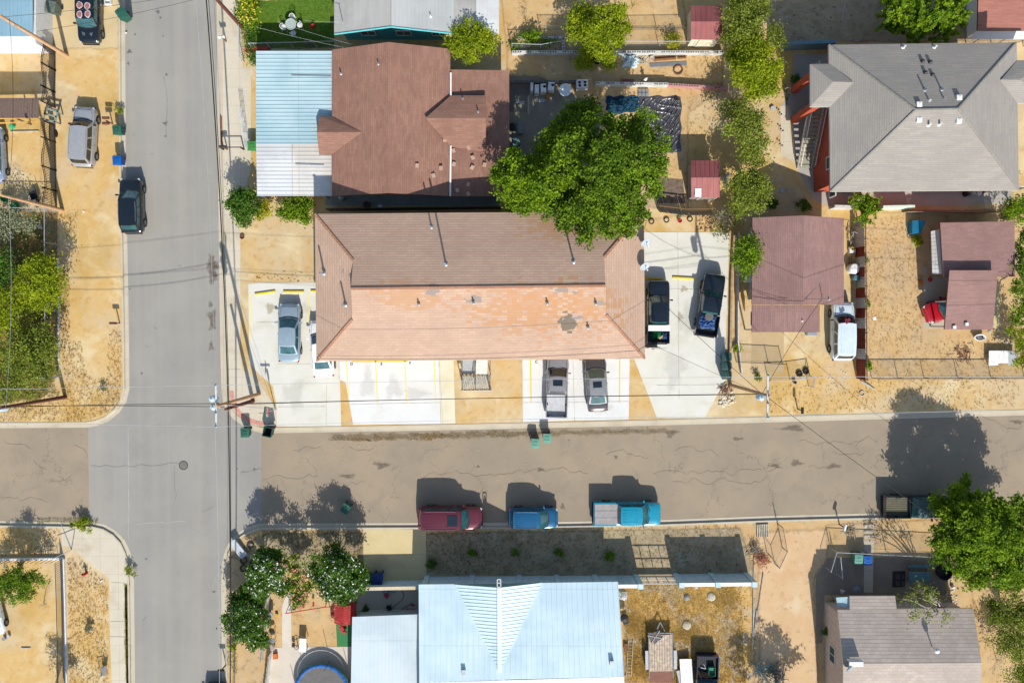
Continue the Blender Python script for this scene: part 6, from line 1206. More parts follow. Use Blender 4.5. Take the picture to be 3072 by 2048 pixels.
GB = plain('bin_green', C(52, 110, 92, .55), .55, sc=5); GP = plain('bin_pale_green', C(112, 170, 148, .6), .6, sc=5); GD = plain('bin_dark_green', C(44, 82, 78, .6), .55, sc=5); BB = plain('bin_blue', C(20, 100, 184, .6), .5, sc=5); BN = plain('bin_navy', C(24, 60, 130, .6), .5, sc=5); GY = plain('bin_greygreen', C(120, 136, 124, .5), .6)
def bin_(k, x, y, deg, mat, label, z=.01, lid=None, open_=False, s=1.0, tilt=None, cat='wheelie bin'):
    p = W(k, x, y, .55); r_ = empty('wheelie_bin', (p.x, p.y, z), R(deg), label, cat, 'wheelie bins'); b = MB()
    # front is -y; hinge and wheels at +y
    bt = [(-.24, -.26), (.24, -.26), (.24, .24), (-.24, .24)]; tp = [(-.33, -.38), (.33, -.38), (.33, .34), (-.33, .34)]
    v = [(a*s, c*s, .08*s) for a, c in bt]+[(a*s, c*s, 1.0*s) for a, c in tp]+[(a*.88*s, c*.88*s, 1.0*s) for a, c in tp]+[(a*.8*s, c*.8*s, .14*s) for a, c in bt]
    b.raw(v, [[3, 2, 1, 0]]+[[i, (i+1) % 4, 4+(i+1) % 4, 4+i] for i in range(4)]+[[4+i, 4+(i+1) % 4, 8+(i+1) % 4, 8+i] for i in range(4)]+[[8+i, 8+(i+1) % 4, 12+(i+1) % 4, 12+i] for i in range(4)]+[[12, 13, 14, 15]]); b.box((0, .30*s, .9*s), (.5*s, .06, .1)); b.build('bin_body', mat, r_, world=False)
    b = MB()
    if open_: b.box((0, .46*s, .72*s), (.64*s, .05, .66*s), rot=Matrix.Rotation(-.2, 3, 'X'))
    else:
        def fn(u, w_): x_ = (u-.5)*.7*s; y_ = -.41*s+.78*s*w_; return V3((x_, y_, 1.02*s+.05*s*math.sin(math.pi*min(max(w_, .03), .97))**.5*math.sin(math.pi*min(max(u, .03), .97))**.4))
        b.grid(fn, 8, 8); b.box((0, -.02*s, 1.0*s), (.70*s, .78*s, .03)); b.box((0, .1*s, 1.08*s), (.3*s, .05, .03)); b.box((0, -.16*s, 1.08*s), (.4*s, .03, .02))
    b.build('lid', lid or mat, r_, world=False)
    b = MB(); b.tube((-.27*s, .42*s, .98*s), (.27*s, .42*s, .98*s), .02, .02, 8); b.build('handle', BLK, r_, world=False)
    for sx in (-1, 1): b = MB(); b.lathe((sx*.27*s, .3*s, .12*s), [(.12*s, -.03), (.12*s, .03)], 14, q=Matrix.Rotation(math.pi/2, 3, 'Y')); b.build('wheel', TYRE, r_, world=False)
    return r_
bin_(1, 1150, 150, 35, GB, 'green wheelie bin turned askew on the verge across from the top pole', s=1.15)
bin_(1, 505, 90, -10, GY, 'grey green bin beside the faded black SUV', s=1.2)
bin_(1, 1100, 1205, 5, GB, 'green wheelie bin on the kerb beside the silver two tone SUV', z=.03)
bin_(1, 1100, 1482, 3, BB, 'bright blue recycling bin on the left kerb above the black crossover', z=.03)
bin_(9, 2262, 830, 2, GB, 'green wheelie bin on the corner beside the red painted arc', z=ZR+.01)
bin_(10, 120, 822, -12, GD, 'dark green bin with its lid hanging open at the corner', z=ZR+.01, open_=True, s=1.15)
bin_(11, 212, 928, -4, GP, 'lower left of two pale green bins standing out in the road', z=ZR+.01); bin_(11, 320, 882, -2, GP, 'upper right of two pale green bins standing out in the road', z=ZR+.01)
for i, y in enumerate((140, 222, 304)): bin_(11, 1958, y, -88, GD, ('top', 'middle', 'bottom')[i]+' bin of the three dark green ones in a row at the right lot edge', z=.02)
bin_(14, 1132, 592, 0, BN, 'navy blue bin in the shade at the end of the pale driveway', z=.02, s=1.05); bin_(14, 1060, 597, 0, GD, 'dark bin half hidden by the oleander next to the navy one', z=.02)
bin_(10, 830, 1525, -30, GB, 'green bin standing in the oleander shadow on the road', z=ZR+.01)
bin_(16, 812, 415, -3, GP, 'pale green bin behind the fence next to a blue one', z=.02); bin_(16, 895, 425, 2, BB, 'blue bin behind the fence next to a pale green one', z=.02)
bin_(1, 2330, 1350, 0, plain('bin_mid_green', C(70, 150, 70, .6), .6), 'bright green bin squeezed against the carport', z=.01)
# wheel stops
for i, (k, x, y, rz, L_, lab) in enumerate(((6, 85, 1122, 8, 1.75, 'yellow wheel stop set at an angle in the left lot'), (6, 348, 1112, 0, 1.75, 'straight yellow wheel stop in front of the blue grey sedan'), (6, 600, 1106, 0, 1.75, 'yellow wheel stop running under the tan roof edge'), (7, 1285, 990, -4, 1.8, 'yellow wheel stop in front of the pickup with the toolbox'), (7, 1572, 986, -3, 1.8, 'yellow wheel stop standing alone between the black pickups'))):
    r_ = empty('wheel_stop', W(k, x, y, .01), R(rz), lab, 'wheel stop', 'yellow wheel stops'); b = MB(); pr = [(-.09, 0), (.09, 0), (.06, .13), (-.06, .13)]
    v = [(-L_/2, a, c) for a, c in pr]+[(L_/2, a, c) for a, c in pr]; b.raw(v, [[3, 2, 1, 0], [4, 5, 6, 7], [0, 1, 5, 4], [1, 2, 6, 5], [2, 3, 7, 6], [3, 0, 4, 7]]); b.build('concrete_bar', plain('stop_yellow', C(244, 206, 30, .7), .7, var=.15, sc=6), r_, world=False)
    b = MB()
    for sx in (-.6, .6): b.tube((sx, 0, .12), (sx, 0, .145), .025)
    b.build('anchor_pins', STEEL, r_, world=False)
# ================================================================ FENCES AND WALLS
def meshmat(name, col, sc, alpha):
    m, n, bs = newmat(name); v = n('TexCoord', out=3); sp = n.t.nodes.new('ShaderNodeSeparateXYZ'); n.t.links.new(v, sp.inputs[0])
    h_ = n.math('ADD', sp.outputs[0], sp.outputs[1])
    a = n.math('FRACT', n.math('MULTIPLY', n.math('ADD', h_, sp.outputs[2]), sc)); c = n.math('FRACT', n.math('MULTIPLY', n.math('SUBTRACT', h_, sp.outputs[2]), sc))
    al = n.math('MAXIMUM', n.math('LESS_THAN', a, alpha), n.math('LESS_THAN', c, alpha)); setp(m, n, bs, col, .5, .4); n.t.links.new(al, bs.inputs['Alpha']); return m
CHAIN = meshmat('chain_link', C(180, 186, 190, .5), 12, .09)
GALV = plain('galvanised_pipe', C(206, 214, 220, .62), .4, .3)
def chain_fence(label, pts, h=1.5, step=2.6, mat=None, rail=True, name='chain_link_fence', group='chain link fences', r=.028):
    mat = mat or GALV; base = pts[0]; root = empty(name, (base.x, base.y, 0), 0, label, 'fence', group); rb = MB(); mb_ = MB()
    for a, c in zip(pts[:-1], pts[1:]):
        L = (c-a).length; n = max(1, round(L/step))
        if rail: rb.tube(V3((a.x, a.y, h)), V3((c.x, c.y, h)), r, r, 6)
        rb.tube(V3((a.x, a.y, .08)), V3((c.x, c.y, .08)), .008, .008, 4)
        mb_.face([(a.x, a.y, .05), (c.x, c.y, .05), (c.x, c.y, h), (a.x, a.y, h)])
        for i in range(n+1):
            if i == 0 and a is not pts[0]: continue
            p = a.lerp(c, i/n); b = MB(); b.tube((p.x, p.y, 0), (p.x, p.y, h+.06), .035, .03, 8); b.build('post', mat, root)
    rb.build('rails', mat, root); mb_.build('mesh_panel', CHAIN, root); return root
G = lambda k, L: [W(k, x, y) for x, y in L]
chain_fence('tall chain link fence enclosing the overgrown left yard', MX([(5, 0, 368), (5, 533, 376), (9, 540, 322), (9, 380, 320)]), 2.0)
chain_fence('low chain link fence in front of the dry yard right of the rusty fence', MX([(12, 950, 332), (12, 1430, 330), (12, 2352, 330)]), 1.25, 2.6, plain('rusty_pipe', C(120, 104, 92), .7), r=.035)
chain_fence('chain link fence around the shaded patio near the green and blue bins', G(16, [(520, 500), (572, 325), (1590, 375)]), 1.4)
chain_fence('short chain link gate panel beside the shaded patio', G(16, [(606, 372), (625, 560)]), 1.4)
chain_fence('bent chain link fence end beside the dirt track', G(16, [(-10, 370), (60, 470), (130, 320), (90, 105)]), 1.3, 2, plain('rusty_pipe2', C(130, 116, 104), .7))
chain_fence('sagging chain link fence in front of the worn concrete drive', MX([(12, 0, 350), (12, 200, 345), (12, 385, 318), (12, 372, 410)]), 1.2, 2)
chain_fence('chain link gate frame right of the right parking lot', MX([(11, 2060, 185), (11, 2352, 195), (12, 130, 205)]), 1.2, 2.2, plain('rusty_pipe3', C(100, 90, 84), .7))
chain_fence('chain link fence along the lawn and the brick edging', MX([(1, 2240, 240), (1, 2245, 570)]), 1.3)
chain_fence('pipe fence between the lawn and the carport', MX([(2, -20, 452), (2, 140, 450), (2, 780, 432)]), 1.4, 2.2)
chain_fence('chain link fence behind the dry yard below the yellowish tree', MX([(3, 0, 450), (3, 260, 460), (3, 430, 430), (3, 1960, 432)]), 1.3, 2.8, rail=True)
chain_fence('chain fence with dark posts in the top dry yard', MX([(3, 260, 276), (3, 1090, 280), (3, 1570, 275)]), 1.0, 2.4, plain('rusty_pipe4', C(130, 100, 70), .8), r=.02)
# black iron fence with wavy top
IRON = plain('black_iron', C(58, 44, 44), .6)
def iron_fence(label, pts, h=1.9, wave=.25, per=2.2, sp=.125):
    root = empty('iron_fence', (pts[0].x, pts[0].y, 0), 0, label, 'fence', 'black iron fences'); d = 0; b = MB(); rl = MB(); prev = None
    for a, c in zip(pts[:-1], pts[1:]):
        L = (c-a).length; n = max(1, int(L/sp)); rl.bar((a.x, a.y, .2), (c.x, c.y, .2), .04, .04)
        for i in range(n+1):
            p = a.lerp(c, i/n); z = h-wave*(.5+.5*math.cos(2*math.pi*(d+L*i/n)/per)); b.box((p.x, p.y, z/2), (.034, .034, z)); q = V3((p.x, p.y, z))
            if prev: rl.bar(prev, q, .04, .04); rl.bar(prev-V3((0, 0, .22)), q-V3((0, 0, .22)), .03, .03)
            prev = q
        d += L
        for p in (a, c): pb = MB(); pb.box((p.x, p.y, h/2), (.09, .09, h)); pb.build('post', IRON, root)
    b.build('bars', IRON, root); rl.build('rails', IRON, root); return root
iron_fence('black iron fence with a wavy top between the pergola and the top left house', MX([(1, 510, 440), (1, 512, 650), (1, 508, 850), (1, 510, 990)]), 2.1, .4, 3.6)
iron_fence('black iron fence with a wavy top below the pergola on the left', MX([(1, 512, 1310), (1, 518, 1568), (5, 522, 190), (5, 525, 360)]), 2.1, .4, 3.6)
iron_fence('black iron fence rail meeting the pergola post', MX([(1, 360, 400), (1, 495, 450)]), 1.9, .0, 3)
ig = empty('iron_gate', W(1, 475, 1230), 0, 'small arched black iron gate below the pergola', 'gate', None); b = MB()
for i in range(11): t = i/10; p = W(1, 512, 1150).lerp(W(1, 514, 1300), t); z = 1.7+.45*math.sin(math.pi*t); b.box((p.x, p.y, z/2+.05), (.03, .03, z)); 
for z in (.2, .9, 1.65): b.bar(V3((*W(1, 512, 1150)[:2], z)), V3((*W(1, 514, 1300)[:2], z)), .05, .05)
b.build('bars', IRON, ig); b = MB(); b.lathe(W(1, 513, 1225, 1.25), [(.3, -.015), (.34, 0), (.3, .015)], 18, q=Matrix.Rotation(math.pi/2, 3, 'Y')); b.build('scroll', IRON, ig)
# lower left picket fence on a white plinth
pf = empty('picket_fence', W(13, 600, 420), 0, 'dark picket fence on a white plinth along the lower left verge', 'fence'); b = MB(); wl = MB()
L1 = [W(13, 590, 422), W(13, 602, 800), W(13, 622, 1700)]; L2 = [W(13, -300, 432), W(13, 590, 422)]
for LL in (L1, L2):
    for a, c in zip(LL[:-1], LL[1:]):
        wl.bar((a.x, a.y, .12), (c.x, c.y, .12), .2, .28)
        n = int((c-a).length/(.16 if LL is L1 else .4)); 
        for i in range(n): p = a.lerp(c, i/n); b.box((p.x, p.y, .8), (.03, .03, 1.2))
        if LL is L1: b.bar((a.x, a.y, 1.38), (c.x, c.y, 1.38), .035, .035)
b.build('pickets', IRON, pf); wl.build('plinth', plain('white_plinth', C(232, 230, 226, .72), .8), pf)
fr = MB(); fr.tube(W(13, 655, 345, 1.2), W(13, 490, 425, 1.3), .03); fr.tube(W(13, 655, 345), W(13, 655, 345, 1.25), .03); fr.tube(W(13, 560, 100), W(13, 655, 345, .05), .03); tag(fr.build('pipe_rail', STEEL), 'bent grey pipe rail at the inner corner of the ramp', 'rail')
# painted wall with pilasters north of the white roofed house
WC = plain('blue_white_wall', C(196, 220, 228, .7), .8, obj=False, bump=.2)
def wallseg(label, k, p, q, h, pil, gap=None, th=.22):
    a = W(k, *p); c = W(k, *q); root = empty('boundary_wall', (a.x, a.y, 0), 0, label, 'wall', 'pilastered boundary walls'); b = MB(); b.bar((a.x, a.y, h/2), (c.x, c.y, h/2), th, h); b.build('panel', WC, root)
    b = MB(); b.bar((a.x, a.y, h+.03), (c.x, c.y, h+.03), th+.08, .06); b.build('coping', WHT, root); L = (c-a).length
    for t in pil: p_ = a.lerp(c, t); b = MB(); b.box((p_.x, p_.y, (h+.18)/2), (.42, .42, h+.18)); b.build('pilaster', WC, root)
wallseg('white boundary wall with pilasters along the front of the white metal roofed house', 14, (1575, 600), (4865-3*0-1375, 590), 2.45, (0, .215, .44, .62, .8, 1))
wallseg('short white boundary wall with pilasters between the barred gate and the dirt track', 15, (1500, 578), (2145, 572), 2.45, (0, .5, 1))
lw = empty('boundary_wall', W(14, 980, 620), 0, 'low pale wall between the driveway and the grey patio', 'wall'); b = MB(); b.bar(V3((*W(14, 985, 640)[:2], .85)), V3((*W(14, 1560, 630)[:2], .85)), .18, 1.7); b.build('panel', WC, lw); b = MB(); b.bar(V3((*W(14, 985, 640)[:2], 1.74)), V3((*W(14, 1560, 630)[:2], 1.74)), .28, .08); b.build('coping', plain('cream_coping', C(226, 210, 180), .8), lw)
gt = empty('barred_gate', W(15, 1310, 585), 0, 'pale barred sliding gate between two wall pilasters', 'gate'); b = MB(); a = W(15, 1135, 582); c = W(15, 1490, 580)
for z in (.15, 1.2, 2.1): b.bar((a.x, a.y, z), (c.x, c.y, z), .06, .07)
for i in range(5): p = a.lerp(c, i/4); b.bar((p.x, p.y, .1), (p.x, p.y, 2.1), .06, .06)
b.build('gate_frame', GALV, gt); b = MB(); b.raw([(a.x, a.y+.03, .15), (c.x, c.y+.03, .15), (c.x, c.y+.03, .55), (a.x, a.y+.03, .55)], [[0, 1, 2, 3]]); b.build('kick_panel', WC, gt)
b = MB()
for i in range(14): y = .35+i*.15; b.box((0, 0, y), (1.5, .02, .045))
p = W(15, 1060, 585); o = b.build('shutter_slats', GALV, None); o.location = (p.x-.3, p.y+.05, 0); tag(o, 'slatted metal screen next to the barred gate', 'screen')
# rusty corrugated fence
rf = empty('corrugated_fence', W(8, 805, 700), 0, 'fence of rusty and whitish corrugated sheets right of the mauve roofed house', 'fence'); RU = plain('rusty_sheet', C(140, 60, 40, .62), .85, sc=4, var=.35); PALE = plain('white_sheet', C(214, 206, 200, .62), .6, sc=4)
ys = [420, 520, 600, 680, 760, 830, 930, 1010, 1090, 1180, 1240, 1340, 1440, 1520]
for i in range(16):
    t0, t1_ = i/16, (i+1)/16; a = W(8, 795+15*t0, 430, 0).lerp(W(12, 808, 340, 0), t0); c = W(8, 795, 430, 0).lerp(W(12, 808, 340, 0), t1_)
    m_ = RU if i in (3, 5, 7, 9, 11, 12, 14, 15) else (PALE if i % 3 else STEEL); b = MB(); n = 8
    for j in range(n): p = a.lerp(c, j/n); q = a.lerp(c, (j+1)/n); dx = .03*(j % 2); dx2 = .03*((j+1) % 2); b.face([(p.x+dx, p.y, .02), (q.x+dx2, q.y, .02), (q.x+dx2+.03, q.y, 1.75), (p.x+dx+.03, p.y, 1.75)])
    b.build('sheet', m_, rf)
a = W(8, 805, 430, 0); c = W(12, 820, 340, 0)
for z in (1.7, .6): b = MB(); b.bar((a.x+.08, a.y, z), (c.x+.08, c.y, z), .06, .09); b.build('rail', plain('old_rail', C(120, 96, 84), .9), rf)
for i in range(8): p = a.lerp(c, i/7); b = MB(); b.box((p.x+.13, p.y, .9), (.09, .09, 1.8)); b.build('post', WOOD, rf)
# block walls and board fences
def blockwall(label, pts, h, mat, th=.2, cells=True, name='block_wall', grp='grey block walls'):
    root = empty(name, (pts[0].x, pts[0].y, 0), 0, label, 'wall', grp); b = MB(); hb = MB()
    for a, c in zip(pts[:-1], pts[1:]):
        b.bar((a.x, a.y, h/2), (c.x, c.y, h/2), th, h)
        n = int((c-a).length/.4)
        for i in range(n):
            if random.random() < .75:
                for dd in (.28, .72): p = a.lerp(c, (i+dd)/n); t = (c-a).normalized(); hb.box((p.x, p.y, h+.001), (.12, .11, .004), math.atan2(t.y, t.x))
    b.build('wall_body', mat, root)
    if cells: hb.build('cell_shade_plates', plain('cell_shadow', C(88, 84, 80), .95), root)  # flat dark plates on the wall top, painted as shade inside hollow cells
BW = plain('block_white', C(214, 212, 206, .66), .9, obj=False, sc=2, var=.2); BP = plain('block_pink', C(206, 150, 146, .62), .9, obj=False)
blockwall('grey white block wall below the dry yard at the top', MX([(3, 0, 500), (3, 1000, 500), (3, 1930, 500)]), .6, BW)
blockwall('block edging of the planting bed left of the yellowish tree', MX([(3, 60, 360), (3, 470, 355), (3, 470, 470)]), .3, BW)
blockwall('low whitish block wall above the black plastic sheet', MX([(3, 760, 785), (3, 1420, 795)]), .7, BW)
blockwall('low pink painted block wall continuing towards the feathery trees', MX([(3, 1420, 795), (3, 1840, 820), (3, 1970, 830)]), .6, BP)
blockwall('narrow dark block wall between the grey patio and the stove', MX([(2, 2330, 765), (3, 600, 765)]), .5, plain('dark_block', C(130, 124, 116), .9))
blockwall('low crumbling wall along the right edge of the right parking lot', MX([(7, 2035, 560), (7, 2010, 1000), (7, 2000, 1568), (11, 1990, 330)]), .35, plain('dusty_block', C(190, 160, 124, .6), .95, sc=3, var=.3), .16, False)
blockwall('thin pale wall right of the right lot running beside the mauve roof', MX([(7, 2075, 560), (7, 2065, 1100), (7, 2065, 1568), (11, 2100, 290)]), .5, BW, .1, False)
blockwall('concrete strip footing under the chain link fence of the left yard', MX([(5, 540, 800), (9, 548, 320)]), .12, BW, .14, False)
blockwall('red brick edging across the hedge by the street', MX([(1, 2260, 470), (2, 20, 470)]), .3, plain('brick_red', C(190, 80, 66), .9), .3, False)
blockwall('red brown wall base between lawn and carport', MX([(2, -20, 462), (2, 130, 458)]), .5, plain('brick_red', C(190, 80, 66), .9), .2, False)
blockwall('whitish wall south of the grey roofed building', MX([(8, 560, 345), (8, 760, 350)]), 1.2, BW, .2, False); blockwall('whitish wall right of the spiky shrub', MX([(8, 1000, 350), (8, 1285, 345)]), 1.2, plain('pale_green_wall', C(206, 224, 208, .7), .8), .2, False)
blockwall('teal shaded wall at the upper left of the grey roofed building', MX([(4, 140, 452), (4, 560, 440)]), 1.5, plain('teal_wall', C(120, 160, 176, .6), .8), .25, False)
def boards(label, a, c, h, mat, lean=.15, w_=.14, name='board_fence', grp='weathered board fences'):
    root = empty(name, (a.x, a.y, 0), 0, label, 'fence', grp); n = int((c-a).length/w_); b = MB()
    for i in range(n): p = a.lerp(c, i/n); q = a.lerp(c, (i+.9)/n); z = h*random.uniform(.93, 1.05); o = V3((0, -lean, 0)); b.face([p, q, V3((q.x, q.y-lean, z)), V3((p.x, p.y-lean, z))]); b.face([V3((p.x, p.y-.02, 0)), V3((p.x, p.y-.02-lean, z)), V3((q.x, q.y-.02-lean, z)), V3((q.x, q.y-.02, 0))])
    b.build('boards', mat, root); b = MB(); b.bar((a.x, a.y+.03, h*.8), (c.x, c.y+.03, h*.8), .05, .09); b.build('rail', WOOD, root)
GWD = plain('grey_boards', C(176, 166, 146, .62), .9, sc=6, var=.2)
boards('leaning weathered board fence behind the tyre planters, left section', W(7, 1330, 345), W(7, 1555, 372), 1.4, GWD, .5); boards('leaning weathered board fence behind the tyre planters, right section', W(7, 1560, 375), W(7, 1830, 372), 1.4, GWD, .5)
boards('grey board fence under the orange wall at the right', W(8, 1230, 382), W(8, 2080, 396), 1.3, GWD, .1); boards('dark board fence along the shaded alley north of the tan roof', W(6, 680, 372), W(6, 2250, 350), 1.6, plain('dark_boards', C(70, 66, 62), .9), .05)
boards('white picket screen along the oleander garden', W(14, 70, 1330), W(14, 130, 760), 1.3, plain('white_boards', C(232, 232, 228, .7), .7), .0, .16)
boards('pale boards along the lower left of the bottom patio', W(14, 90, 1800), W(14, 150, 1270), 1.2, plain('white_boards', C(232, 232, 228, .7), .7), .0, .16)
# ================================================================ YARD THINGS
def pm(name, r, g, b_, k=.6, **kw): return plain(name, C(r, g, b_, k), kw.pop('rough', .6), **kw)
M_WH = pm('clean_white', 238, 238, 236, .72); M_GR = pm('mid_grey', 150, 152, 154); M_LG = pm('light_grey', 200, 202, 204); M_BK = pm('near_black', 44, 44, 48); M_RD = pm('dull_red', 196, 50, 54); M_OR = pm('orange_plastic', 226, 120, 40); M_BR = pm('brown_wood', 140, 96, 62, rough=.9, sc=8, var=.3)
M_TQ = pm('turquoise_sheet', 24, 160, 196); M_TL = pm('aged_teal', 92, 132, 140); M_RS = pm('rust_iron', 132, 84, 70, rough=.85, var=.25); M_ST = pm('pale_stone', 206, 196, 176, rough=.95, var=.25); M_YL = pm('yellow_plastic', 230, 190, 40)
def E_(name, k, x, y, label, cat, rz=0, z=.01, group=None): return empty(name, W(k, x, y, z), R(rz), label, cat, group)
def ring(b, c, R_, r, n=20, m=8, q=None):
    q = q or Matrix.Identity(3); c = V3(c); v = [c+q@V3(((R_+r*math.cos(2*math.pi*j/m))*math.cos(2*math.pi*i/n), (R_+r*math.cos(2*math.pi*j/m))*math.sin(2*math.pi*i/n), r*math.sin(2*math.pi*j/m))) for i in range(n) for j in range(m)]
    b.raw(v, [[i*m+j, ((i+1) % n)*m+j, ((i+1) % n)*m+(j+1) % m, i*m+(j+1) % m] for i in range(n) for j in range(m)])
def one(name, k, x, y, label, cat, mat, fn, rz=0, z=.01, group=None, smooth=False):
    b = MB(); fn(b); o = b.build(name, mat, smooth=smooth); o.location = W(k, x, y, z); o.rotation_euler = (0, 0, R(rz)); return tag(o, label, cat, group)
def boxy(b, sx, sy, sz, z=0, t=.03):
    b.box((0, 0, z+sz/2), (sx, sy, sz)); b.box((0, 0, z+sz+.012), (sx*.9, sy*.9, .02))
def chair(k, x, y, rz, mat, label, group=None):
    r_ = E_('garden_chair', k, x, y, label, 'chair', rz, group=group); b = MB(); b.lathe((0, 0, .42), [(.2, 0), (.23, .01), (.23, .03), (.2, .035)], 14)
    for i in range(5): b.bar((-.16, -.16+i*.08, .47), (.16, -.16+i*.08, .47), .02)
    b.build('seat', mat, r_, world=False); b = MB(); pts = [V3((.24*math.cos(a), .24*math.sin(a), .85-.1*abs(a-math.pi/2))) for a in [math.pi*i/8 for i in range(9)]]; b.path(pts, .02)
    for i in range(1, 8): b.tube(pts[i], (pts[i].x*.9, pts[i].y*.9, .45), .012)
    b.build('backrest', mat, r_, world=False)
    for sx in (-1, 1):
        for sy in (-1, 1): b = MB(); b.tube((sx*.15, sy*.15, .42), (sx*.2, sy*.2, 0), .018); b.build('leg', mat, r_, world=False)
# patio set on the lawn
t = E_('patio_table', 2, 340, 252, 'round white lattice table on the lawn', 'table'); b = MB(); ring(b, (0, 0, .72), .44, .03, 24); b.lathe((0, 0, .70), [(.44, 0), (.44, .015)], 24); b.build('tabletop', pm('lattice_white', 186, 200, 190, .6, var=.3, sc=14), t, world=False)
for i in range(4): a = i*math.pi/2+.8; b = MB(); b.tube((.12*math.cos(a), .12*math.sin(a), .7), (.3*math.cos(a), .3*math.sin(a), 0), .025); b.build('leg', M_WH, t, world=False)
for x, y, rz, lb in ((352, 185, 0, 'top'), (268, 270, 90, 'left'), (415, 250, -90, 'right'), (355, 325, 180, 'bottom')): chair(2, x, y, rz, M_WH, 'white metal chair at the %s side of the lattice table' % lb, 'white chairs round the lawn table')
one('toy', 2, 520, 250, 'red and blue toy left on the shaded lawn', 'toy', M_RD, lambda b: (b.lathe((0, 0, 0), [(.1, 0), (.22, .1), (.12, .25)], 10), b.box((.1, .1, .3), (.2, .1, .12))))
# cluttered slab behind the brown house
def stove(k, x, y, rz, label, burners=4, s=(.95, .6)):
    r_ = E_('cooker', k, x, y, label, 'appliance', rz, group='old kitchen appliances'); b = MB(); b.box((0, 0, .45), (s[0], s[1], .9)); b.build('housing', M_WH, r_, world=False)
    for i in range(burners): b = MB(); ring(b, ((-1 if i % 2 else 1)*s[0]*.24, (-1 if i//2 else 1)*s[1]*.22, .91), .1, .02, 14, 6); b.lathe(((-1 if i % 2 else 1)*s[0]*.24, (-1 if i//2 else 1)*s[1]*.22, .9), [(.09, 0), (.09, .006)], 14); b.build('burner', M_BK, r_, world=False)
    b = MB(); b.box((0, s[1]/2-.05, 1.0), (s[0], .08, .2)); b.build('back_panel', M_WH, r_, world=False)
stove(3, 638, 800, 2, 'white cooker with four black burners on the block wall line'); stove(3, 355, 826, -4, 'whitish appliance with one round opening beside the cardboard box', 1, (.5, .62))
stove(3, 285, 840, 3, 'grey topped washing machine in the middle of the appliance row', 1, (.45, .62)); stove(3, 225, 848, 0, 'plain white cabinet at the left end of the appliance row', 0, (.34, .62)); stove(3, 180, 830, 0, 'narrow white cabinet left of the plain cabinet', 0, (.22, .6))
t = E_('patio_table', 3, 485, 850, 'round white table top beside the appliances', 'table'); b = MB(); b.lathe((0, 0, .7), [(.5, 0), (.53, .015), (.53, .035), (.5, .045)], 28); b.build('tabletop', M_WH, t, world=False); b = MB(); b.lathe((0, 0, 0), [(.25, 0), (.06, .06), (.05, .7)], 12); b.build('pedestal', M_WH, t, world=False)
one('cardboard_box', 3, 330, 890, 'small open cardboard box below the appliances', 'box', pm('cardboard_brown', 200, 130, 70), lambda b: (boxy(b, .4, .3, .25), b.box((.25, 0, .24), (.18, .28, .02))), 15)
one('board', 3, 265, 925, 'pale flat board lying below the washing machine', 'board', M_LG, lambda b: b.box((0, 0, .02), (.62, .28, .04)), -3); one('board', 3, 75, 942, 'pale plank in the shade left of the appliances', 'board', M_LG, lambda b: b.box((0, 0, .02), (.75, .14, .04)), 8); one('board', 3, 150, 965, 'long narrow plank standing vertical in the picture left of the appliances', 'board', M_ST, lambda b: b.box((0, 0, .03), (.12, 1.5, .06)))
one('crate', 3, 75, 1180, 'pale crate in the shade of the big tree', 'crate', M_GR, lambda b: (boxy(b, .5, 1.0, .3)), 2); one('crate', 3, 40, 1310, 'teal crate beside the east wall of the brown house', 'crate', M_TL, lambda b: boxy(b, .6, .6, .4), 2); one('barrel', 3, 0, 1180, 'dark round barrel at the brown house eave', 'barrel', M_BK, lambda b: b.lathe((0, 0, 0), [(.26, 0), (.29, .4), (.26, .8), (.24, .8)], 16))
# black plastic sheet with real folds
q = WL(3, [(1150, 880), (1556, 885), (1550, 1400), (1230, 1400)], .02); b = MB()
def folds(u, v):
    p = q[0].lerp(q[1], u).lerp(q[3].lerp(q[2], u), v); s = 3.1*u+1.7*v; z = .10*(1-abs(math.sin(11*u-8*v+3*math.sin(6*v+3*u))))**3+.09*(1-abs(math.sin(21*v+9*u+3.5*math.sin(7*u+2*v))))**3+.05*(1-abs(math.sin(33*u+25*v+3*math.sin(9*v))))**2
    e = min(u, v, 1-u, 1-v)*14; w_ = .06*math.sin(17*(u+v)); return V3((p.x+(w_ if e < 1 else 0), p.y+(w_ if e < 1 else 0), .015+z*min(1, e)))
b.grid(folds, 130, 130); tag(b.build('plastic_sheet', plain('black_polythene', C(96, 94, 98, .6), .32, .35, var=.3, sc=2.5, spec=1.0)), 'large crumpled black plastic sheet spread over the dirt beside the big tree', 'plastic sheet')
q2 = WL(3, [(860, 885), (1160, 880), (1180, 1020), (870, 1060)], .02); q_ = q; q = q2; b = MB(); b.grid(folds, 30, 20); tag(b.build('plastic_sheet', plain('blue_polythene', C(44, 86, 110, .5), .75, 0, var=.3, sc=3, spec=.1)), 'blue sheet in the shade at the top of the big tree', 'plastic sheet')
one('tyre', 3, 1506, 910, 'black tyre on the upper right corner of the plastic sheet', 'tyre', TYRE, lambda b: ring(b, (0, 0, .1), .12, .06, 16))
crumple('tarp_bundle', W(3, 1088, 560, .02), .68, .55, .5, plain('white_blue_tarp', C(206, 226, 232, .66), .5, sc=2, var=.18), 'crumpled white and pale blue tarp bundle below the block wall', 'tarp', seed=5)
one('flat_stones', 3, 1205, 560, 'light rubble right of the white tarp bundle', 'rubble', M_ST, lambda b: [b.box((random.uniform(-.35, .35), random.uniform(-.3, .3), .04), (random.uniform(.08, .2), random.uniform(.08, .18), .08), random.random()*3) for i in range(26)])
one('metal_sheet', 3, 1435, 592, 'long bluish metal sheet lying below the logs', 'sheet', M_GR, lambda b: [b.box((0, i*.07-.14, .03), (3.1, .035, .03)) for i in range(5)]+[b.box((0, 0, .012), (3.1, .36, .02))], 3)
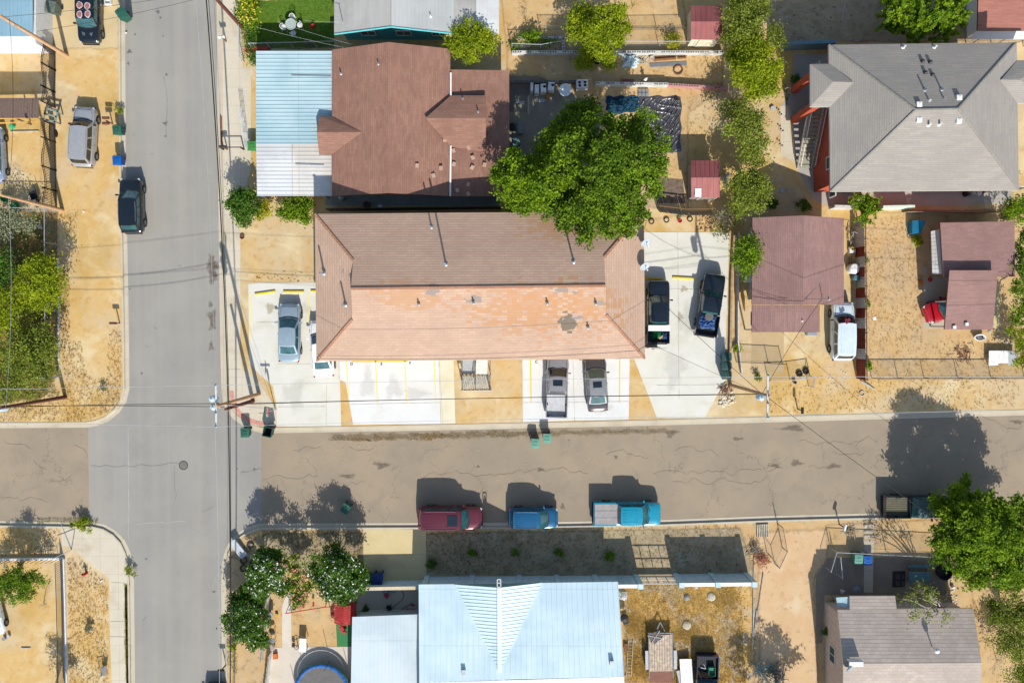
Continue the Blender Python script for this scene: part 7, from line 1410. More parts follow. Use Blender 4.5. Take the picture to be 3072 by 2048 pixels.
for i, (x, y, L_, r_, lb) in enumerate(((1400, 548, 1.9, .12, 'short thick log lying on the metal sheet'), (1450, 520, 2.9, .05, 'thin straight pole above the thick log'), (1560, 535, .7, .09, 'stub of dark log at the right end of the metal sheet'))): one('log', 3, x, y, lb, 'log', M_BR, lambda b: b.tube((-L_/2, 0, r_), (L_/2, 0, r_+.03), r_, r_*.85, 10), 4, group='logs below the block wall')
one('plant_pot', 3, 1280, 545, 'round clay pot at the left end of the logs', 'pot', M_ST, lambda b: (ring(b, (0, 0, .3), .17, .04, 16), b.lathe((0, 0, 0), [(.13, 0), (.18, .3), (.15, .28)], 16)))
one('stone_ring', 3, 1525, 645, 'ring of brown stones on the dirt', 'fire ring', M_RS, lambda b: [b.box((.36*math.cos(a*.33), .36*math.sin(a*.33), .06), (.12, .09, .13), a*.33+1.5) for a in range(19)])
one('garden_bench', 3, 880, 585, 'grey broken bench under the yellowish tree', 'bench', M_LG, lambda b: (b.box((-.3, -.1, .3), (.65, .12, .06)), b.box((.35, -.12, .3), (.55, .12, .06)), b.box((0, .2, .55), (1.2, .05, .3)), b.box((-.5, 0, .15), (.06, .4, .3)), b.box((.5, 0, .15), (.06, .4, .3))))
one('tyre', 3, 785, 560, 'dark tyre right of the small round shrub', 'tyre', TYRE, lambda b: ring(b, (0, 0, .12), .26, .1, 18))
one('brick_stack', 3, 1060, 757, 'stack of dull red bricks above the block wall', 'bricks', pm('brick_stack_red', 176, 110, 100, rough=.9), lambda b: [b.box((-.42+i*.21, 0, .12+.0*j), (.19, .4, .24)) for i in range(5) for j in (0,)])
one('stacked_blocks', 3, 1205, 850, 'small stack of grey blocks at the top of the plastic sheet', 'blocks', M_GR, lambda b: [b.box((-.3+i*.3, -.2+j*.3, .1), (.26, .24, .2)) for i in range(3) for j in range(2)])
one('garden_figure', 3, 1215, 752, 'small white figure standing on the block wall', 'ornament', M_WH, lambda b: (b.lathe((0, 0, .5), [(.1, 0), (.13, .2), (.05, .35), (.09, .42), (.02, .52)], 10), b.box((.0, 0, .75), (.36, .06, .06), .5)))
one('window_box', 7, 1755, 20, 'white clutter against the east side of the lower red shed', 'clutter', M_LG, lambda b: [b.box((random.uniform(-.2, .2), random.uniform(-.8, .8), random.uniform(.1, .7)), (.25, .3, .2), random.random()) for i in range(9)])
bpy.data.objects['window_box'].location = W(7, 1950, 60, .01)
# tyre planters in a row
for i, (x, y) in enumerate(((1280, 467), (1418, 453), (1633, 445))):
    r_ = E_('tyre_planter', 7, x, y, ('leftmost tyre planter on the dirt strip above the right lot', 'second tyre planter from the left above the right lot', 'rightmost tyre planter, right of the red pot')[i], 'planter', group='tyre planters'); b = MB(); ring(b, (0, 0, .08), .2, .045, 18); b.build('rim', TYRE, r_, world=False); b = MB(); b.lathe((0, 0, .0), [(.17, 0), (.16, .07), (.01, .09)], 12); b.build('soil', DIRT, r_, world=False)
one('plant_pot', 7, 1537, 463, 'red clay pot between the tyre planters', 'pot', M_RD, lambda b: b.lathe((0, 0, 0), [(.12, 0), (.18, .28), (.15, .28), (.14, .2)], 14))
def rocks(name, k, pts, n, label, mat, s=.16, cat='rocks'):
    b = MB(); poly = [tuple(W(k, *p)[:2]) for p in pts]; xs = [p[0] for p in poly]; ys = [p[1] for p in poly]; c = 0; rnd = random.Random(n+len(label))
    while c < n:
        x, y = rnd.uniform(min(xs), max(xs)), rnd.uniform(min(ys), max(ys))
        if not in_poly(x, y, poly): continue
        c += 1; r_ = s*rnd.uniform(.4, 1.2); z = rnd.uniform(.4, .9)*r_; v = [(x+r_*math.cos(a)*rnd.uniform(.6, 1.1), y+r_*math.sin(a)*rnd.uniform(.6, 1.1), .0) for a in [i*math.pi/3 for i in range(6)]]; v += [(x+(p[0]-x)*.6, y+(p[1]-y)*.6, z) for p in v]
        b.raw(v, [[i, (i+1) % 6, 6+(i+1) % 6, 6+i] for i in range(6)]+[[6+i for i in range(6)]])
    tag(b.build(name, mat), label, cat, kind='stuff')
RK = pm('tan_rock', 206, 172, 128, rough=.95, var=.3); RKW = pm('pale_rock', 226, 214, 190, .66, rough=.95, var=.25)
rocks('rocks', 7, [(1700, 420), (1900, 420), (1880, 560), (1700, 560)], 60, 'broken tan stones at the top right corner of the right lot', RK)
rocks('rocks', 11, [(1920, 360), (2010, 420), (2060, 560), (1990, 620), (1900, 590)], 110, 'heap of broken concrete at the lower right corner of the right lot', RKW, .14)
rocks('rocks', 6, [(0, 960), (180, 930), (330, 900), (520, 980), (500, 1020), (0, 1020)], 30, 'pale stones and rubble along the top of the left lot', RK, .09)
rocks('rocks', 16, [(1640, 560), (1740, 640), (1740, 860), (1620, 840)], 40, 'pale stones under the half bare tree', RKW, .14); rocks('rocks', 15, [(2080, 650), (2160, 650), (2170, 1300), (2100, 1300)], 40, 'small stones along the right edge of the straw yard', RK, .09)
rocks('pebbles', 8, [(880, 600), (960, 600), (960, 1560), (880, 1560)], 80, 'white pebbles and litter along the right foot of the rusty fence', RKW, .06); rocks('pebbles', 12, [(300, 200), (2300, 330), (2300, 350), (300, 360)], 70, 'stones scattered along the low chain link fence', RKW, .07)
rocks('pebbles', 11, [(0, 1050), (2300, 1000), (2300, 1400), (0, 1450)], 70, 'tiny pale stones scattered on the brown road', RKW, .035); rocks('pebbles', 10, [(100, 900), (2300, 860), (2300, 1050), (100, 1150)], 130, 'tiny pale stones on the dirty upper side of the brown road', RKW, .04)
for o in bpy.data.objects:
    if o.get('label', '').startswith('tiny pale'): o.location.z = ZR+.01
rocks('pebbles', 3, [(0, 520), (1900, 520), (1900, 1250), (1560, 1250), (1560, 850), (0, 750)], 90, 'small stones scattered over the two upper dirt yards', RK, .05); rocks('pebbles', 4, [(20, 60), (950, 20), (950, 380), (120, 380)], 120, 'dark stones scattered on the shaded grey yard', pm('dark_stone', 110, 104, 98, rough=.95), .06)
for i, (k, x, y, r_) in enumerate(((15, 1605, 780, .28), (15, 1830, 775, .38), (15, 1605, 1035, .4), (15, 1690, 680, .22))):
    one('boulder', k, x, y, ('dark flat stone in the upper straw yard', 'pale curved stone slab in the straw yard', 'largest pale boulder in the middle of the straw yard', 'small whitish stone near the boundary wall')[i], 'rock', M_ST if i else M_GR, lambda b: b.lathe((0, 0, 0), [(r_, 0), (r_*.9, .12), (r_*.5, .2), (.02, .22)], 9), i*30, group='boulders in the straw yard')
# right side
t = E_('folded_canopy', 8, 1345, 530, 'turquoise boxy shelter open on one side behind the mauve roofs', 'shelter'); b = MB(); b.raw([(-.55, .55, 0), (-.08, .55, .05), (-.08, -.5, .05), (-.55, -.5, 0), (-.55, .55, .75), (-.08, .55, .95), (-.08, -.5, .95), (-.55, -.5, .75)], [[4, 5, 6, 7], [0, 3, 7, 4], [0, 4, 5, 1], [3, 2, 6, 7]]); b.build('side_panel', pm('deep_turquoise', 20, 128, 168), t, world=False); b = MB(); b.raw([(-.08, .55, .95), (.58, .52, .7), (.2, -.5, .7), (-.08, -.5, .95)], [[0, 3, 2, 1]]); b.tube((.58, .52, .7), (.2, -.3, .75), .03); b.build('top_panel', M_TQ, t, world=False)
def bike(k, x, y, rz, label, mat=M_BK):
    r_ = E_('bicycle', k, x, y, label, 'bicycle', rz); q = Matrix.Rotation(math.pi/2, 3, 'X')
    for sx in (-.52, .52): b = MB(); ring(b, (sx, 0, .34), .31, .022, 20, 6, q=q); b.build('wheel', TYRE, r_, world=False)
    b = MB(); P_ = {'bb': (-.05, 0, .3), 'seat': (-.2, 0, .75), 'head': (.38, 0, .75), 'f': (.52, 0, .34), 'r': (-.52, 0, .34)}
    for a, c in (('bb', 'seat'), ('bb', 'head'), ('seat', 'head'), ('head', 'f'), ('bb', 'r'), ('seat', 'r')): b.tube(P_[a], P_[c], .02)
    b.build('frame', mat, r_, world=False); b = MB(); b.path([V3((.3, -.28, .95)), V3((.4, -.1, .92)), V3((.4, .1, .92)), V3((.3, .28, .95))], .018); b.build('handlebar', M_LG, r_, world=False); b = MB(); b.box((-.22, 0, .82), (.26, .14, .05)); b.build('saddle', M_BK, r_, world=False)
bike(8, 748, 620, 85, 'bicycle with pale handlebars between the mauve roof and the rusty fence', M_LG); bike(4, 155, 880, 100, 'dark bicycle on the concrete path left of the red piers'); bike(14, 395, 850, 20, 'bicycle lying by the red swing bar in the bottom garden')
one('water_tank', 8, 762, 905, 'white round water tank between the mauve roof and the rusty fence', 'tank', M_WH, lambda b: (b.lathe((0, 0, 0), [(.42, 0), (.43, .7), (.38, .8), (.1, .84), (.02, .86)], 22), ring(b, (0, 0, .7), .42, .02, 22, 6))); one('barrel', 8, 780, 985, 'bluish barrel just below the white tank', 'barrel', M_TL, lambda b: b.lathe((0, 0, 0), [(.24, 0), (.26, .4), (.25, .75), (.2, .78), (.02, .78)], 16))
r_ = E_('flower_box', 8, 762, 730, 'white box holding yellow flowers beside the rusty fence', 'planter'); b = MB(); boxy(b, .5, .5, .35); b.build('box', M_WH, r_, world=False); b = MB(); [b.box((random.uniform(-.15, .2), random.uniform(-.15, .2), .45), (.1, .1, .06), i) for i in range(12)]; b.build('flowers', M_YL, r_, world=False)
one('bed_base', 8, 745, 830, 'dark narrow frame lying above the white tank', 'frame', M_BR, lambda b: (b.box((-.1, 0, .2), (.04, 1.0, .04)), b.box((.12, 0, .2), (.04, 1.0, .04)), b.box((0, .2, .2), (.2, .04, .04)), b.box((0, -.2, .2), (.2, .04, .04))))
r_ = E_('bathtub', 8, 1925, 1530, 'white bathtub used as a planter below the stepped mauve roof', 'bathtub'); b = MB(); b.lathe((0, 0, 0), [(.22, 0), (.34, .35), (.38, .4), (.34, .42), (.30, .38), (.2, .2)], 20); o = b.build('tub', M_WH, r_, world=False); o.scale = (1.35, .75, 1); b = MB(); [b.box((random.uniform(-.25, .25), random.uniform(-.1, .1), .3), (.12, .1, .1), i) for i in range(9)]; b.build('plants', M_GR, r_, world=False)
for i, (k, x, y) in enumerate(((8, 2036, 1480), (8, 2118, 1465), (8, 2190, 1505), (8, 2125, 1540), (8, 2240, 1540), (12, 2190, 5), (12, 2240, 20))): one('stepping_stone', k, x, y, 'pale round stepping stone in the cluster right of the bathtub', 'stepping stone', M_ST, lambda b: b.lathe((0, 0, 0), [(.15, 0), (.15, .04), (.13, .05)], 14), group='round stepping stones by the bathtub')
one('plant_pot', 8, 1400, 1030, 'orange pot at the corner of the carport slab', 'pot', M_OR, lambda b: (b.lathe((0, 0, 0), [(.12, 0), (.17, .28), (.13, .28)], 14), b.box((-.02, .2, .1), (.2, .12, .2)))); one('plant_pot', 8, 1480, 1000, 'dull red pot beside the awning', 'pot', M_RD, lambda b: b.lathe((0, 0, 0), [(.13, 0), (.2, .2), (.16, .2)], 14)); one('board', 8, 1432, 912, 'pale board leaning left of the grey awning', 'board', M_LG, lambda b: b.box((0, 0, .3), (.42, .55, .03), rot=Matrix.Rotation(.5, 3, 'Y')))
one('paper_sheet', 8, 978, 1357, 'white square sheet on the dirt right of the rusty fence', 'sheet', M_WH, lambda b: b.box((0, 0, .015), (.28, .28, .03)), 12); one('paper_sheet', 8, 125, 182, 'larger of two white slabs left of the red wall', 'slab', M_LG, lambda b: b.box((0, 0, .03), (.34, .36, .06)), -5); one('paper_sheet', 8, 186, 178, 'smaller of two white slabs left of the red wall', 'slab', M_LG, lambda b: b.box((0, 0, .03), (.16, .34, .06)), 6)
r_ = E_('sheet_panel', 12, 2085, 140, 'white panel propped on the dry yard behind the low chain link fence', 'panel'); b = MB(); b.box((0, 0, .5), (1.62, 1.05, .04)); b.box((-.42, -.6, .48), (.78, .2, .04)); b.build('white_half', M_WH, r_, world=False); b = MB(); b.box((1.2, -.1, .48), (.78, 1.2, .03)); b.build('grey_half', M_LG, r_, world=False); b = MB(); [b.box((x, y, .24), (.06, .06, .48)) for x in (-.7, 1.4) for y in (-.4, .4)]; b.build('supports', M_BR, r_, world=False)
for k, x, y, lb in ((12, 285, 298, 'left'), (12, 345, 272, 'right')): one('tyre', k, x, y, '%s of two dark tyres by the sagging fence' % lb, 'tyre', TYRE, lambda b: ring(b, (0, 0, .1), .2, .08, 18), group='tyres by the sagging fence')
one('bucket', 12, 240, 372, 'small grey bucket below the sagging fence', 'bucket', M_GR, lambda b: b.lathe((0, 0, 0), [(.12, 0), (.16, .26), (.13, .26), (.1, .05)], 14)); one('tyre', 12, 862, 476, 'pale ring lying on the dirt verge below the rusty fence', 'ring', M_LG, lambda b: ring(b, (0, 0, .04), .2, .03, 18)); one('pipe', 12, 915, 405, 'bent metal pipes sticking out from the lower end of the rusty fence', 'pipes', M_LG, lambda b: (b.bar((-.6, .35, .3), (.6, -.35, .1), .07, .05), b.bar((-.6, .28, .2), (.1, -.12, .1), .05, .04)))
one('plant_pot', 4, 37, 1002, 'pale round pot at the end of the feathery trees', 'pot', M_LG, lambda b: b.lathe((0, 0, 0), [(.15, 0), (.2, .2), (.16, .2)], 14)); one('clothes_post', 4, 672, 130, 'pale metal post lying tilted on the shaded grey yard', 'post', M_LG, lambda b: b.tube((0, -.6, .05), (0, .6, .8), .04)); one('toy', 4, 1050, 12, 'red round toy beside the dark spreading tree', 'toy', M_RD, lambda b: b.lathe((0, 0, 0), [(.1, 0), (.19, .15), (.1, .32)], 14)); one('tray', 4, 455, 408, 'pale tray on the shaded grey yard behind the grey roof', 'tray', M_LG, lambda b: boxy(b, .6, .24, .12))
for i, (x, y) in enumerate(((85, 868), (92, 1045), (108, 1060), (103, 1195), (122, 1210), (96, 1330), (115, 1345))): one('garden_light', 4, x, y, 'small dark stake light beside the concrete path left of the stairs', 'garden light', M_BK, lambda b: (b.tube((0, 0, 0), (0, 0, .35), .012), b.lathe((0, 0, .35), [(.05, 0), (.08, .05), (.02, .08)], 8)), group='stake lights beside the concrete path')
for i, (x, y, m_) in enumerate(((1810, 215, M_BK), (1870, 212, M_LG), (1925, 208, M_WH), (1955, 195, M_RD))): one('laundry_bundle', 8, x, y, ('dark', 'grey', 'white', 'red')[i]+' bundle against the orange wall', 'bundle', m_, lambda b: b.lathe((0, 0, 0), [(.25, 0), (.22, .3), (.05, .5)], 7), i*20, group='bundles at the foot of the orange wall')
# right bottom
r_ = E_('picnic_table', 16, 1355, 560, 'weathered teal picnic table on the shaded patio', 'table', -2); b = MB(); [b.box((0, -.28+i*.19, .74), (1.85, .17, .04)) for i in range(4)]; b.build('tabletop', M_TL, r_, world=False)
for y in (-.62, .68): b = MB(); [b.box((0, y+i*.14, .44), (1.85, .12, .04)) for i in (0, 1)]; b.build('bench', M_TL, r_, world=False)
for x in (-.7, .7): b = MB(); b.bar((x, -.65, 0), (x, .25, .72), .06); b.bar((x, .75, 0), (x, -.2, .72), .06); b.bar((x, -.7, .4), (x, .8, .4), .05); b.build('leg', M_BR, r_, world=False)
r_ = E_('rug', 16, 1200, 612, 'dark framed square mat with brown patches beside the picnic table', 'mat'); b = MB(); b.box((0, 0, .03), (1.05, 1.35, .05)); b.build('border', M_BK, r_, world=False)
for i in range(5):
    for j in range(6):
        if (i*j+i) % 3: b = MB(); b.box((-.36+i*.18, -.48+j*.2, .06), (.15, .17, .02)); b.build('brown_square', pm('mat_brown', 110, 84, 68), r_, world=False)
one('stock_tank', 16, 1600, 540, 'dark round tub beside the picnic table', 'tub', M_BK, lambda b: (ring(b, (0, 0, .45), .62, .04, 24, 6), b.lathe((0, 0, 0), [(.58, 0), (.62, .45), (.58, .45), (.56, .1)], 24))); one('ornament_jar', 16, 1690, 680, 'small white jar below the half bare tree', 'jar', M_WH, lambda b: b.lathe((0, 0, 0), [(.1, 0), (.17, .12), (.12, .3), (.08, .34)], 12)); one('stone_planter', 16, 810, 710, 'grey rounded stones in the shade at the taupe house', 'stones', M_GR, lambda b: b.lathe((0, 0, 0), [(.4, 0), (.38, .15), (.1, .25)], 9))
for i, (y0) in enumerate((125, 175, 225)): one('stepping_slab', 16, 925, y0, ('topmost', 'middle', 'lowest')[i]+' of three square slabs leading to the fence gate', 'slab', KERB, lambda b: b.box((0, 0, .03), (.8, .3, .06)), 0, group='square stepping slabs')
one('flower_stand', 16, 665, 710, 'small white plant stand in the shade beside the taupe house', 'stand', M_WH, lambda b: [b.bar((0, 0, .35), (.2*math.cos(a), .2*math.sin(a), .45), .05) for a in range(6)]+[b.tube((0, 0, 0), (0, 0, .35), .04)])
def brush(name, k, x, y, r_, n, label, mat, h=.5, cat='brush pile', L_=.8, z=0):
    b = MB(); c = W(k, x, y, z); rnd = random.Random(n)
    for i in range(n):
        a = rnd.uniform(0, 6.3); p = c+V3((rnd.gauss(0, r_*.45), rnd.gauss(0, r_*.45), rnd.uniform(.05, h))); d = V3((math.cos(a), math.sin(a), rnd.uniform(-.2, .3)))*rnd.uniform(.3, 1)*L_*.5; p.z = max(p.z, .06); b.tube(p-d, p+d, rnd.uniform(.012, .035), .01, 4)
    tag(b.build(name, mat), label, cat)
brush('brush_pile', 15, 2290, 430, .7, 90, 'heap of reddish cut branches beside the dirt track', pm('cut_wood', 190, 120, 90, rough=.9)); brush('brush_pile', 15, 2220, 340, .6, 60, 'heap of grey brushwood above the reddish branches', pm('grey_brush', 150, 140, 128, rough=.9)); brush('brush_pile', 16, 750, 175, .4, 50, 'tangle of pale cuttings in the bin shadow', pm('pale_cuttings', 200, 180, 150, rough=.9), .3)
brush('brush_pile', 11, 1960, 440, .5, 40, 'broken sticks by the corner of the right lot', M_BR, .3); brush('brush_pile', 12, 1790, 105, .9, 50, 'thin dry twigs scattered in the yard right of the rusty fence', M_RS, .06)
brush('junk_pile', 15, 2290, 1420, .8, 40, 'jumble of teal and white scrap at the end of the long poles', pm('teal_scrap', 130, 176, 180), .7, 'scrap pile', 1.4); brush('junk_pile', 16, 70, 1480, .8, 70, 'dark machinery scrap with pale bars at the bottom of the dirt track', pm('dark_scrap', 70, 92, 92), .8, 'scrap pile', 1.6); brush('junk_pile', 16, 100, 1440, .5, 12, 'pale long bars lying over the dark machinery scrap', M_LG, .9, 'scrap pile', 2.2)
for i, (x0, y0, x1, y1) in enumerate(((2310, 560, 2230, 1130), (2225, 400, 2215, 1060), (2230, 800, 2205, 1290), (2250, 900, 2215, 1200))): b = MB(); b.tube(W(15, x0, y0, .1), W(15, x1, y1, .15), .045, .03); tag(b.build('long_pole', M_LG if i % 2 else M_ST), ('longest slanted pale pole', 'pale pole beside the brush heap', 'pale pole lying nearest the straw yard', 'short pale pole crossing the others')[i]+' along the dirt track', 'pole', 'pale poles beside the dirt track')
def pallet(k, x, y, rz, label):
    r_ = E_('pallet', k, x, y, label, 'pallet', rz); b = MB(); [b.box((0, -.45+i*.15, .12), (1.1, .09, .025)) for i in range(7)]; b.build('boards', M_ST, r_, world=False); b = MB(); [b.box((x_, 0, .055), (.08, 1.0, .1)) for x_ in (-.5, 0, .5)]; b.build('bearers', M_BR, r_, world=False)
pallet(15, 2300, 165, 92, 'pale wooden pallet lying by the lower kerb')
# trailer
tr = E_('flatbed_trailer', 15, 1355, 1290, 'flatbed trailer with a weathered plank deck and a rusty ramp', 'trailer', 1); b = MB()
for i in range(9): b.box((-.86+i*.215, .25, .62+.006*(i%3)), (.19, 3.1, .05))
b.build('deck', plain('trailer_planks', C(206, 186, 164, .66), .9, sc=3, var=.3), tr, world=False); b = MB()
for x in (-1.0, 1.0): b.box((x, .05, .62), (.07, 3.9, .12))
b.box((0, 1.95, .62), (2.1, .08, .14)); [b.box((x, 2.0, .75), (.06, .06, .3)) for x in (-.95, -.3, .3, .95)]; b.bar((-.42, 1.95, .58), (0, 2.85, .55), .07); b.bar((.42, 1.95, .58), (0, 2.85, .55), .07); b.build('frame', M_GR, tr, world=False)
b = MB(); b.box((0, -1.75, .6), (1.9, 1.0, .04)); b.build('ramp', pm('rusty_ramp', 150, 104, 88, rough=.85), tr, world=False)
for s_ in (-1, 1):
    for y in (-.7, .1): b = MB(); b.lathe((s_*1.2, y, .33), [(.33, -.1), (.33, .1)], 18, q=Matrix.Rotation(math.pi/2, 3, 'Y')); b.build('wheel', TYRE, tr, world=False)
    b = MB(); b.box((s_*1.2, -.3, .72), (.26, 1.6, .03)); b.build('mudguard', M_LG, tr, world=False)
fr = E_('angle_frame', 15, 1315, 1140, 'bent angle iron frame and dark plate lying on the trailer deck', 'frame', 22, z=.68); b = MB(); b.box((0, 0, .02), (1.0, .75, .03)); b.build('plate', pm('dark_plate', 110, 98, 92), fr, world=False); b = MB(); b.bar((-.55, -.4, .06), (.55, .35, .06), .05); b.bar((-.55, .35, .06), (.5, -.35, .06), .05); b.bar((-.3, -.6, .06), (.6, -.3, .06), .05); b.build('bars', M_LG, fr, world=False)
r_ = E_('ladder', 15, 1080, 1335, 'pale aluminium ladder lying beside the white metal roofed house', 'ladder', -3); b = MB(); [b.box((x, 0, .1), (.045, 3.1, .07)) for x in (-.2, .2)]; b.build('rails', M_ST, r_, world=False); b = MB(); [b.tube((-.2, -1.45+i*.29, .1), (.2, -1.45+i*.29, .1), .018) for i in range(11)]; b.build('rungs', M_ST, r_, world=False)
one('grill', 15, 1020, 940, 'dark kettle barbecue half under the eave of the white metal roof', 'barbecue', M_BK, lambda b: (b.lathe((0, 0, .5), [(.1, 0), (.32, .15), (.36, .3), (.3, .42), (.05, .5)], 16), b.box((0, -.5, .55), (.5, .25, .05)), b.tube((-.2, 0, 0), (-.15, 0, .6), .02), b.tube((.2, 0, 0), (.15, 0, .6), .02)), 20); crumple('plastic_bag', W(15, 1015, 765, .02), .38, .35, .4, M_WH, 'crumpled white bag at the corner of the white metal roofed house', 'bag', seed=2); one('board', 15, 1045, 1232, 'brown square board beside the ladder', 'board', M_BR, lambda b: b.box((0, 0, .2), (.36, .65, .04)))
r_ = E_('leaning_sheets', 15, 1590, 1440, 'white sheet panels leaning against the navy pickup', 'panel', 4); b = MB(); b.box((0, 0, .5), (1.0, 2.2, .03), rot=Matrix.Rotation(-.15, 3, 'Y')); b.build('upper_sheet', M_WH, r_, world=False); b = MB(); b.box((-.3, -.6, .3), (.8, 1.4, .03), rot=Matrix.Rotation(-.1, 3, 'Y')@Matrix.Rotation(.15, 3, 'Z')); b.build('lower_sheet', M_LG, r_, world=False)
one('slatted_crate', 15, 1560, 1560, 'weathered slatted crate at the bottom below the white panels', 'crate', M_BR, lambda b: [b.box((-.4+i*.12, 0, .2), (.07, .8, .03)) for i in range(8)])
# bottom left garden
tp = E_('trampoline', 14, 625, 1600, 'round trampoline with a blue padded rim at the bottom edge', 'trampoline'); b = MB(); b.lathe((0, 0, .86), [(2.02, 0), (2.02, .01)], 40); b.build('jumping_mat', pm('mat_grey', 116, 112, 110, .6), tp, world=False); b = MB()
def padf(u, v): a = 2*math.pi*u; r_ = 2.02+.3*v; return V3((r_*math.cos(a), r_*math.sin(a), .9+.05*math.sin(math.pi*v)+.01*math.sin(40*a)))
b.grid(padf, 72, 4); b.build('rim_pad', pm('pad_blue', 24, 98, 172, .6, var=.3), tp, world=False); b = MB(); ring(b, (0, 0, .84), 2.33, .035, 40, 6); b.build('frame', pm('lime_tube', 90, 190, 60), tp, world=False)
for i in range(6):
    a = i*math.pi/3+.3; b = MB(); b.tube((2.3*math.cos(a), 2.3*math.sin(a), 0), (2.3*math.cos(a), 2.3*math.sin(a), .85), .03); b.build('leg', STEEL, tp, world=False); b = MB(); b.tube((2.36*math.cos(a), 2.36*math.sin(a), .2), (2.36*math.cos(a), 2.36*math.sin(a), 2.1), .022); b.build('net_pole', M_BK, tp, world=False)
ph = E_('playhouse', 14, 848, 880, 'small red wooden playhouse with a pitched roof next to the oleander', 'playhouse', 0); b = MB(); RDW = pm('red_boards', 196, 62, 60, .6, rough=.8, sc=5); b.prism([(-.75, -.6), (.75, -.6), (.75, .65), (-.75, .65)], .5, 1.4); b.build('wall', RDW, ph, world=False)
for s_ in (-1, 1): b = MB(); [b.raw([(0, -.78+i*.2, 1.95), (s_*.9, -.78+i*.2, 1.35), (s_*.9, -.6+i*.2, 1.35), (0, -.6+i*.2, 1.95)], [[0, 1, 2, 3]]) for i in range(8)]; b.build('roof', RDW, ph, world=False)
b = MB(); b.box((0, 0, .5), (1.5, 1.25, .06)); [b.box((x, y, .25), (.09, .09, .5)) for x in (-.7, .7) for y in (-.55, .55)]; b.build('platform', M_BR, ph, world=False); b = MB(); [b.box((-1.05-.13*i, -.3, .5-.12*i), (.1, .6, .03)) for i in range(4)]; b.bar((-.8, -.6, 1.0), (-1.4, -.6, .3), .05); b.build('ladder', pm('dark_red_wood', 128, 44, 44, .6), ph, world=False)
sw_ = E_('swing_set', 14, 450, 900, 'red metal swing bar across the small bottom garden', 'swing'); b = MB(); b.tube(W(14, 270, 928, 1.7), W(14, 640, 868, 1.7), .04); b.build('top_bar', M_RD, sw_)
for k_, x, y in ((14, 275, 925), (14, 635, 870)):
    for dy in (-.6, .6): p = W(k_, x, y, 1.7); b = MB(); b.tube(p, (p.x, p.y+dy, 0), .03); b.build('leg', M_RD, sw_)
for t_ in (.35, .6): p = W(14, 270, 928, 1.7).lerp(W(14, 640, 868, 1.7), t_); b = MB(); b.tube(p, (p.x, p.y, .45), .01); b.box((p.x, p.y, .42), (.16, .4, .04)); b.build('swing_seat', M_RD, sw_)
one('side_table', 14, 450, 1190, 'white rectangular table top standing on the bare garden soil', 'table', M_WH, lambda b: (b.box((0, 0, .7), (.58, 1.15, .05)), [b.box((x, y, .35), (.05, .05, .7)) for x in (-.25, .25) for y in (-.5, .5)]), -3); one('ride_on_toy', 14, 800, 1065, 'red and black ride on toy on the green turf', 'toy', M_RD, lambda b: (b.box((0, 0, .25), (.3, .5, .15)), b.box((0, .35, .4), (.4, .06, .06)), b.lathe((-.2, 0, .12), [(.1, -.03), (.1, .03)], 10), b.box((.1, -.3, .3), (.2, .2, .2))), 30); one('ornament_box', 14, 182, 1312, 'orange box on the pale patio', 'box', M_OR, lambda b: boxy(b, .38, .48, .25), 3)
chair(14, 160, 1070, 90, M_BK, 'upper dark garden chair left of the pale garden path', 'dark garden chairs'); chair(14, 165, 1160, 90, M_GR, 'lower dark garden chair left of the pale garden path', 'dark garden chairs')
one('plant_pot', 14, 152, 1228, 'round coppery pot below the garden chairs', 'pot', pm('copper_pot', 190, 160, 150), lambda b: b.lathe((0, 0, 0), [(.15, 0), (.28, .15), (.3, .3), (.22, .33)], 16)); one('garden_bench', 14, 120, 960, 'grey folding lounger against the white picket screen', 'lounger', M_GR, lambda b: (b.box((0, -.2, .3), (.5, .9, .05), rot=Matrix.Rotation(.2, 3, 'X')), b.box((.1, .5, .5), (.5, .6, .05), rot=Matrix.Rotation(.8, 3, 'X')), b.box((0, 0, .15), (.4, .05, .3))), -15); one('basket', 14, 195, 940, 'small yellow item beside the grey lounger', 'basket', M_YL, lambda b: b.lathe((0, 0, 0), [(.1, 0), (.14, .2), (.1, .2)], 12)); one('parasol_base', 14, 985, 712, 'yellow disc at the corner of the grey patio', 'disc', M_YL, lambda b: b.lathe((0, 0, .5), [(.2, 0), (.2, .04), (.03, .08)], 16))
one('kettle_grill', 14, 385, 1215, 'dark round grill next to the small white table', 'grill', M_BK, lambda b: (ring(b, (0, 0, .5), .18, .025, 16, 6), b.tube((0, 0, 0), (0, 0, .5), .03), b.box((-.3, .1, .3), (.2, .3, .2)))); chair(14, 1230, 860, 10, M_BK, 'black chair in the middle of the shaded grey patio'); one('toy', 14, 1200, 760, 'pink toy on the shaded grey patio', 'toy', pm('pink_toy', 190, 50, 90), lambda b: (b.box((0, 0, .15), (.3, .4, .12), .5), b.box((.1, .1, .3), (.1, .3, .2))), 20); one('toolbox', 14, 1215, 712, 'grey flat box at the wall of the shaded patio', 'box', M_GR, lambda b: (b.box((-.2, 0, .15), (.5, .3, .3)), b.box((.35, 0, .12), (.5, .28, .24))))
one('hose', 14, 1290, 830, 'dark hose curling across the shaded grey patio', 'hose', M_BK, lambda b: b.path([V3((.45+.35*math.sin(i*.35)+(-.04*i), 1.1-.13*i, .03)) for i in range(18)]+[V3((-.2+.12*i, -1.0+.08*i, .03)) for i in range(14)], .02)); one('toolbox', 14, 1430, 860, 'small red handled tools near the metal roof edge', 'tools', M_RD, lambda b: (b.bar((-.4, -.3, .05), (.3, -.25, .05), .05), b.box((-.35, -.3, .08), (.15, .2, .1)), b.box((.1, .1, .06), (.35, .1, .08))), 0)
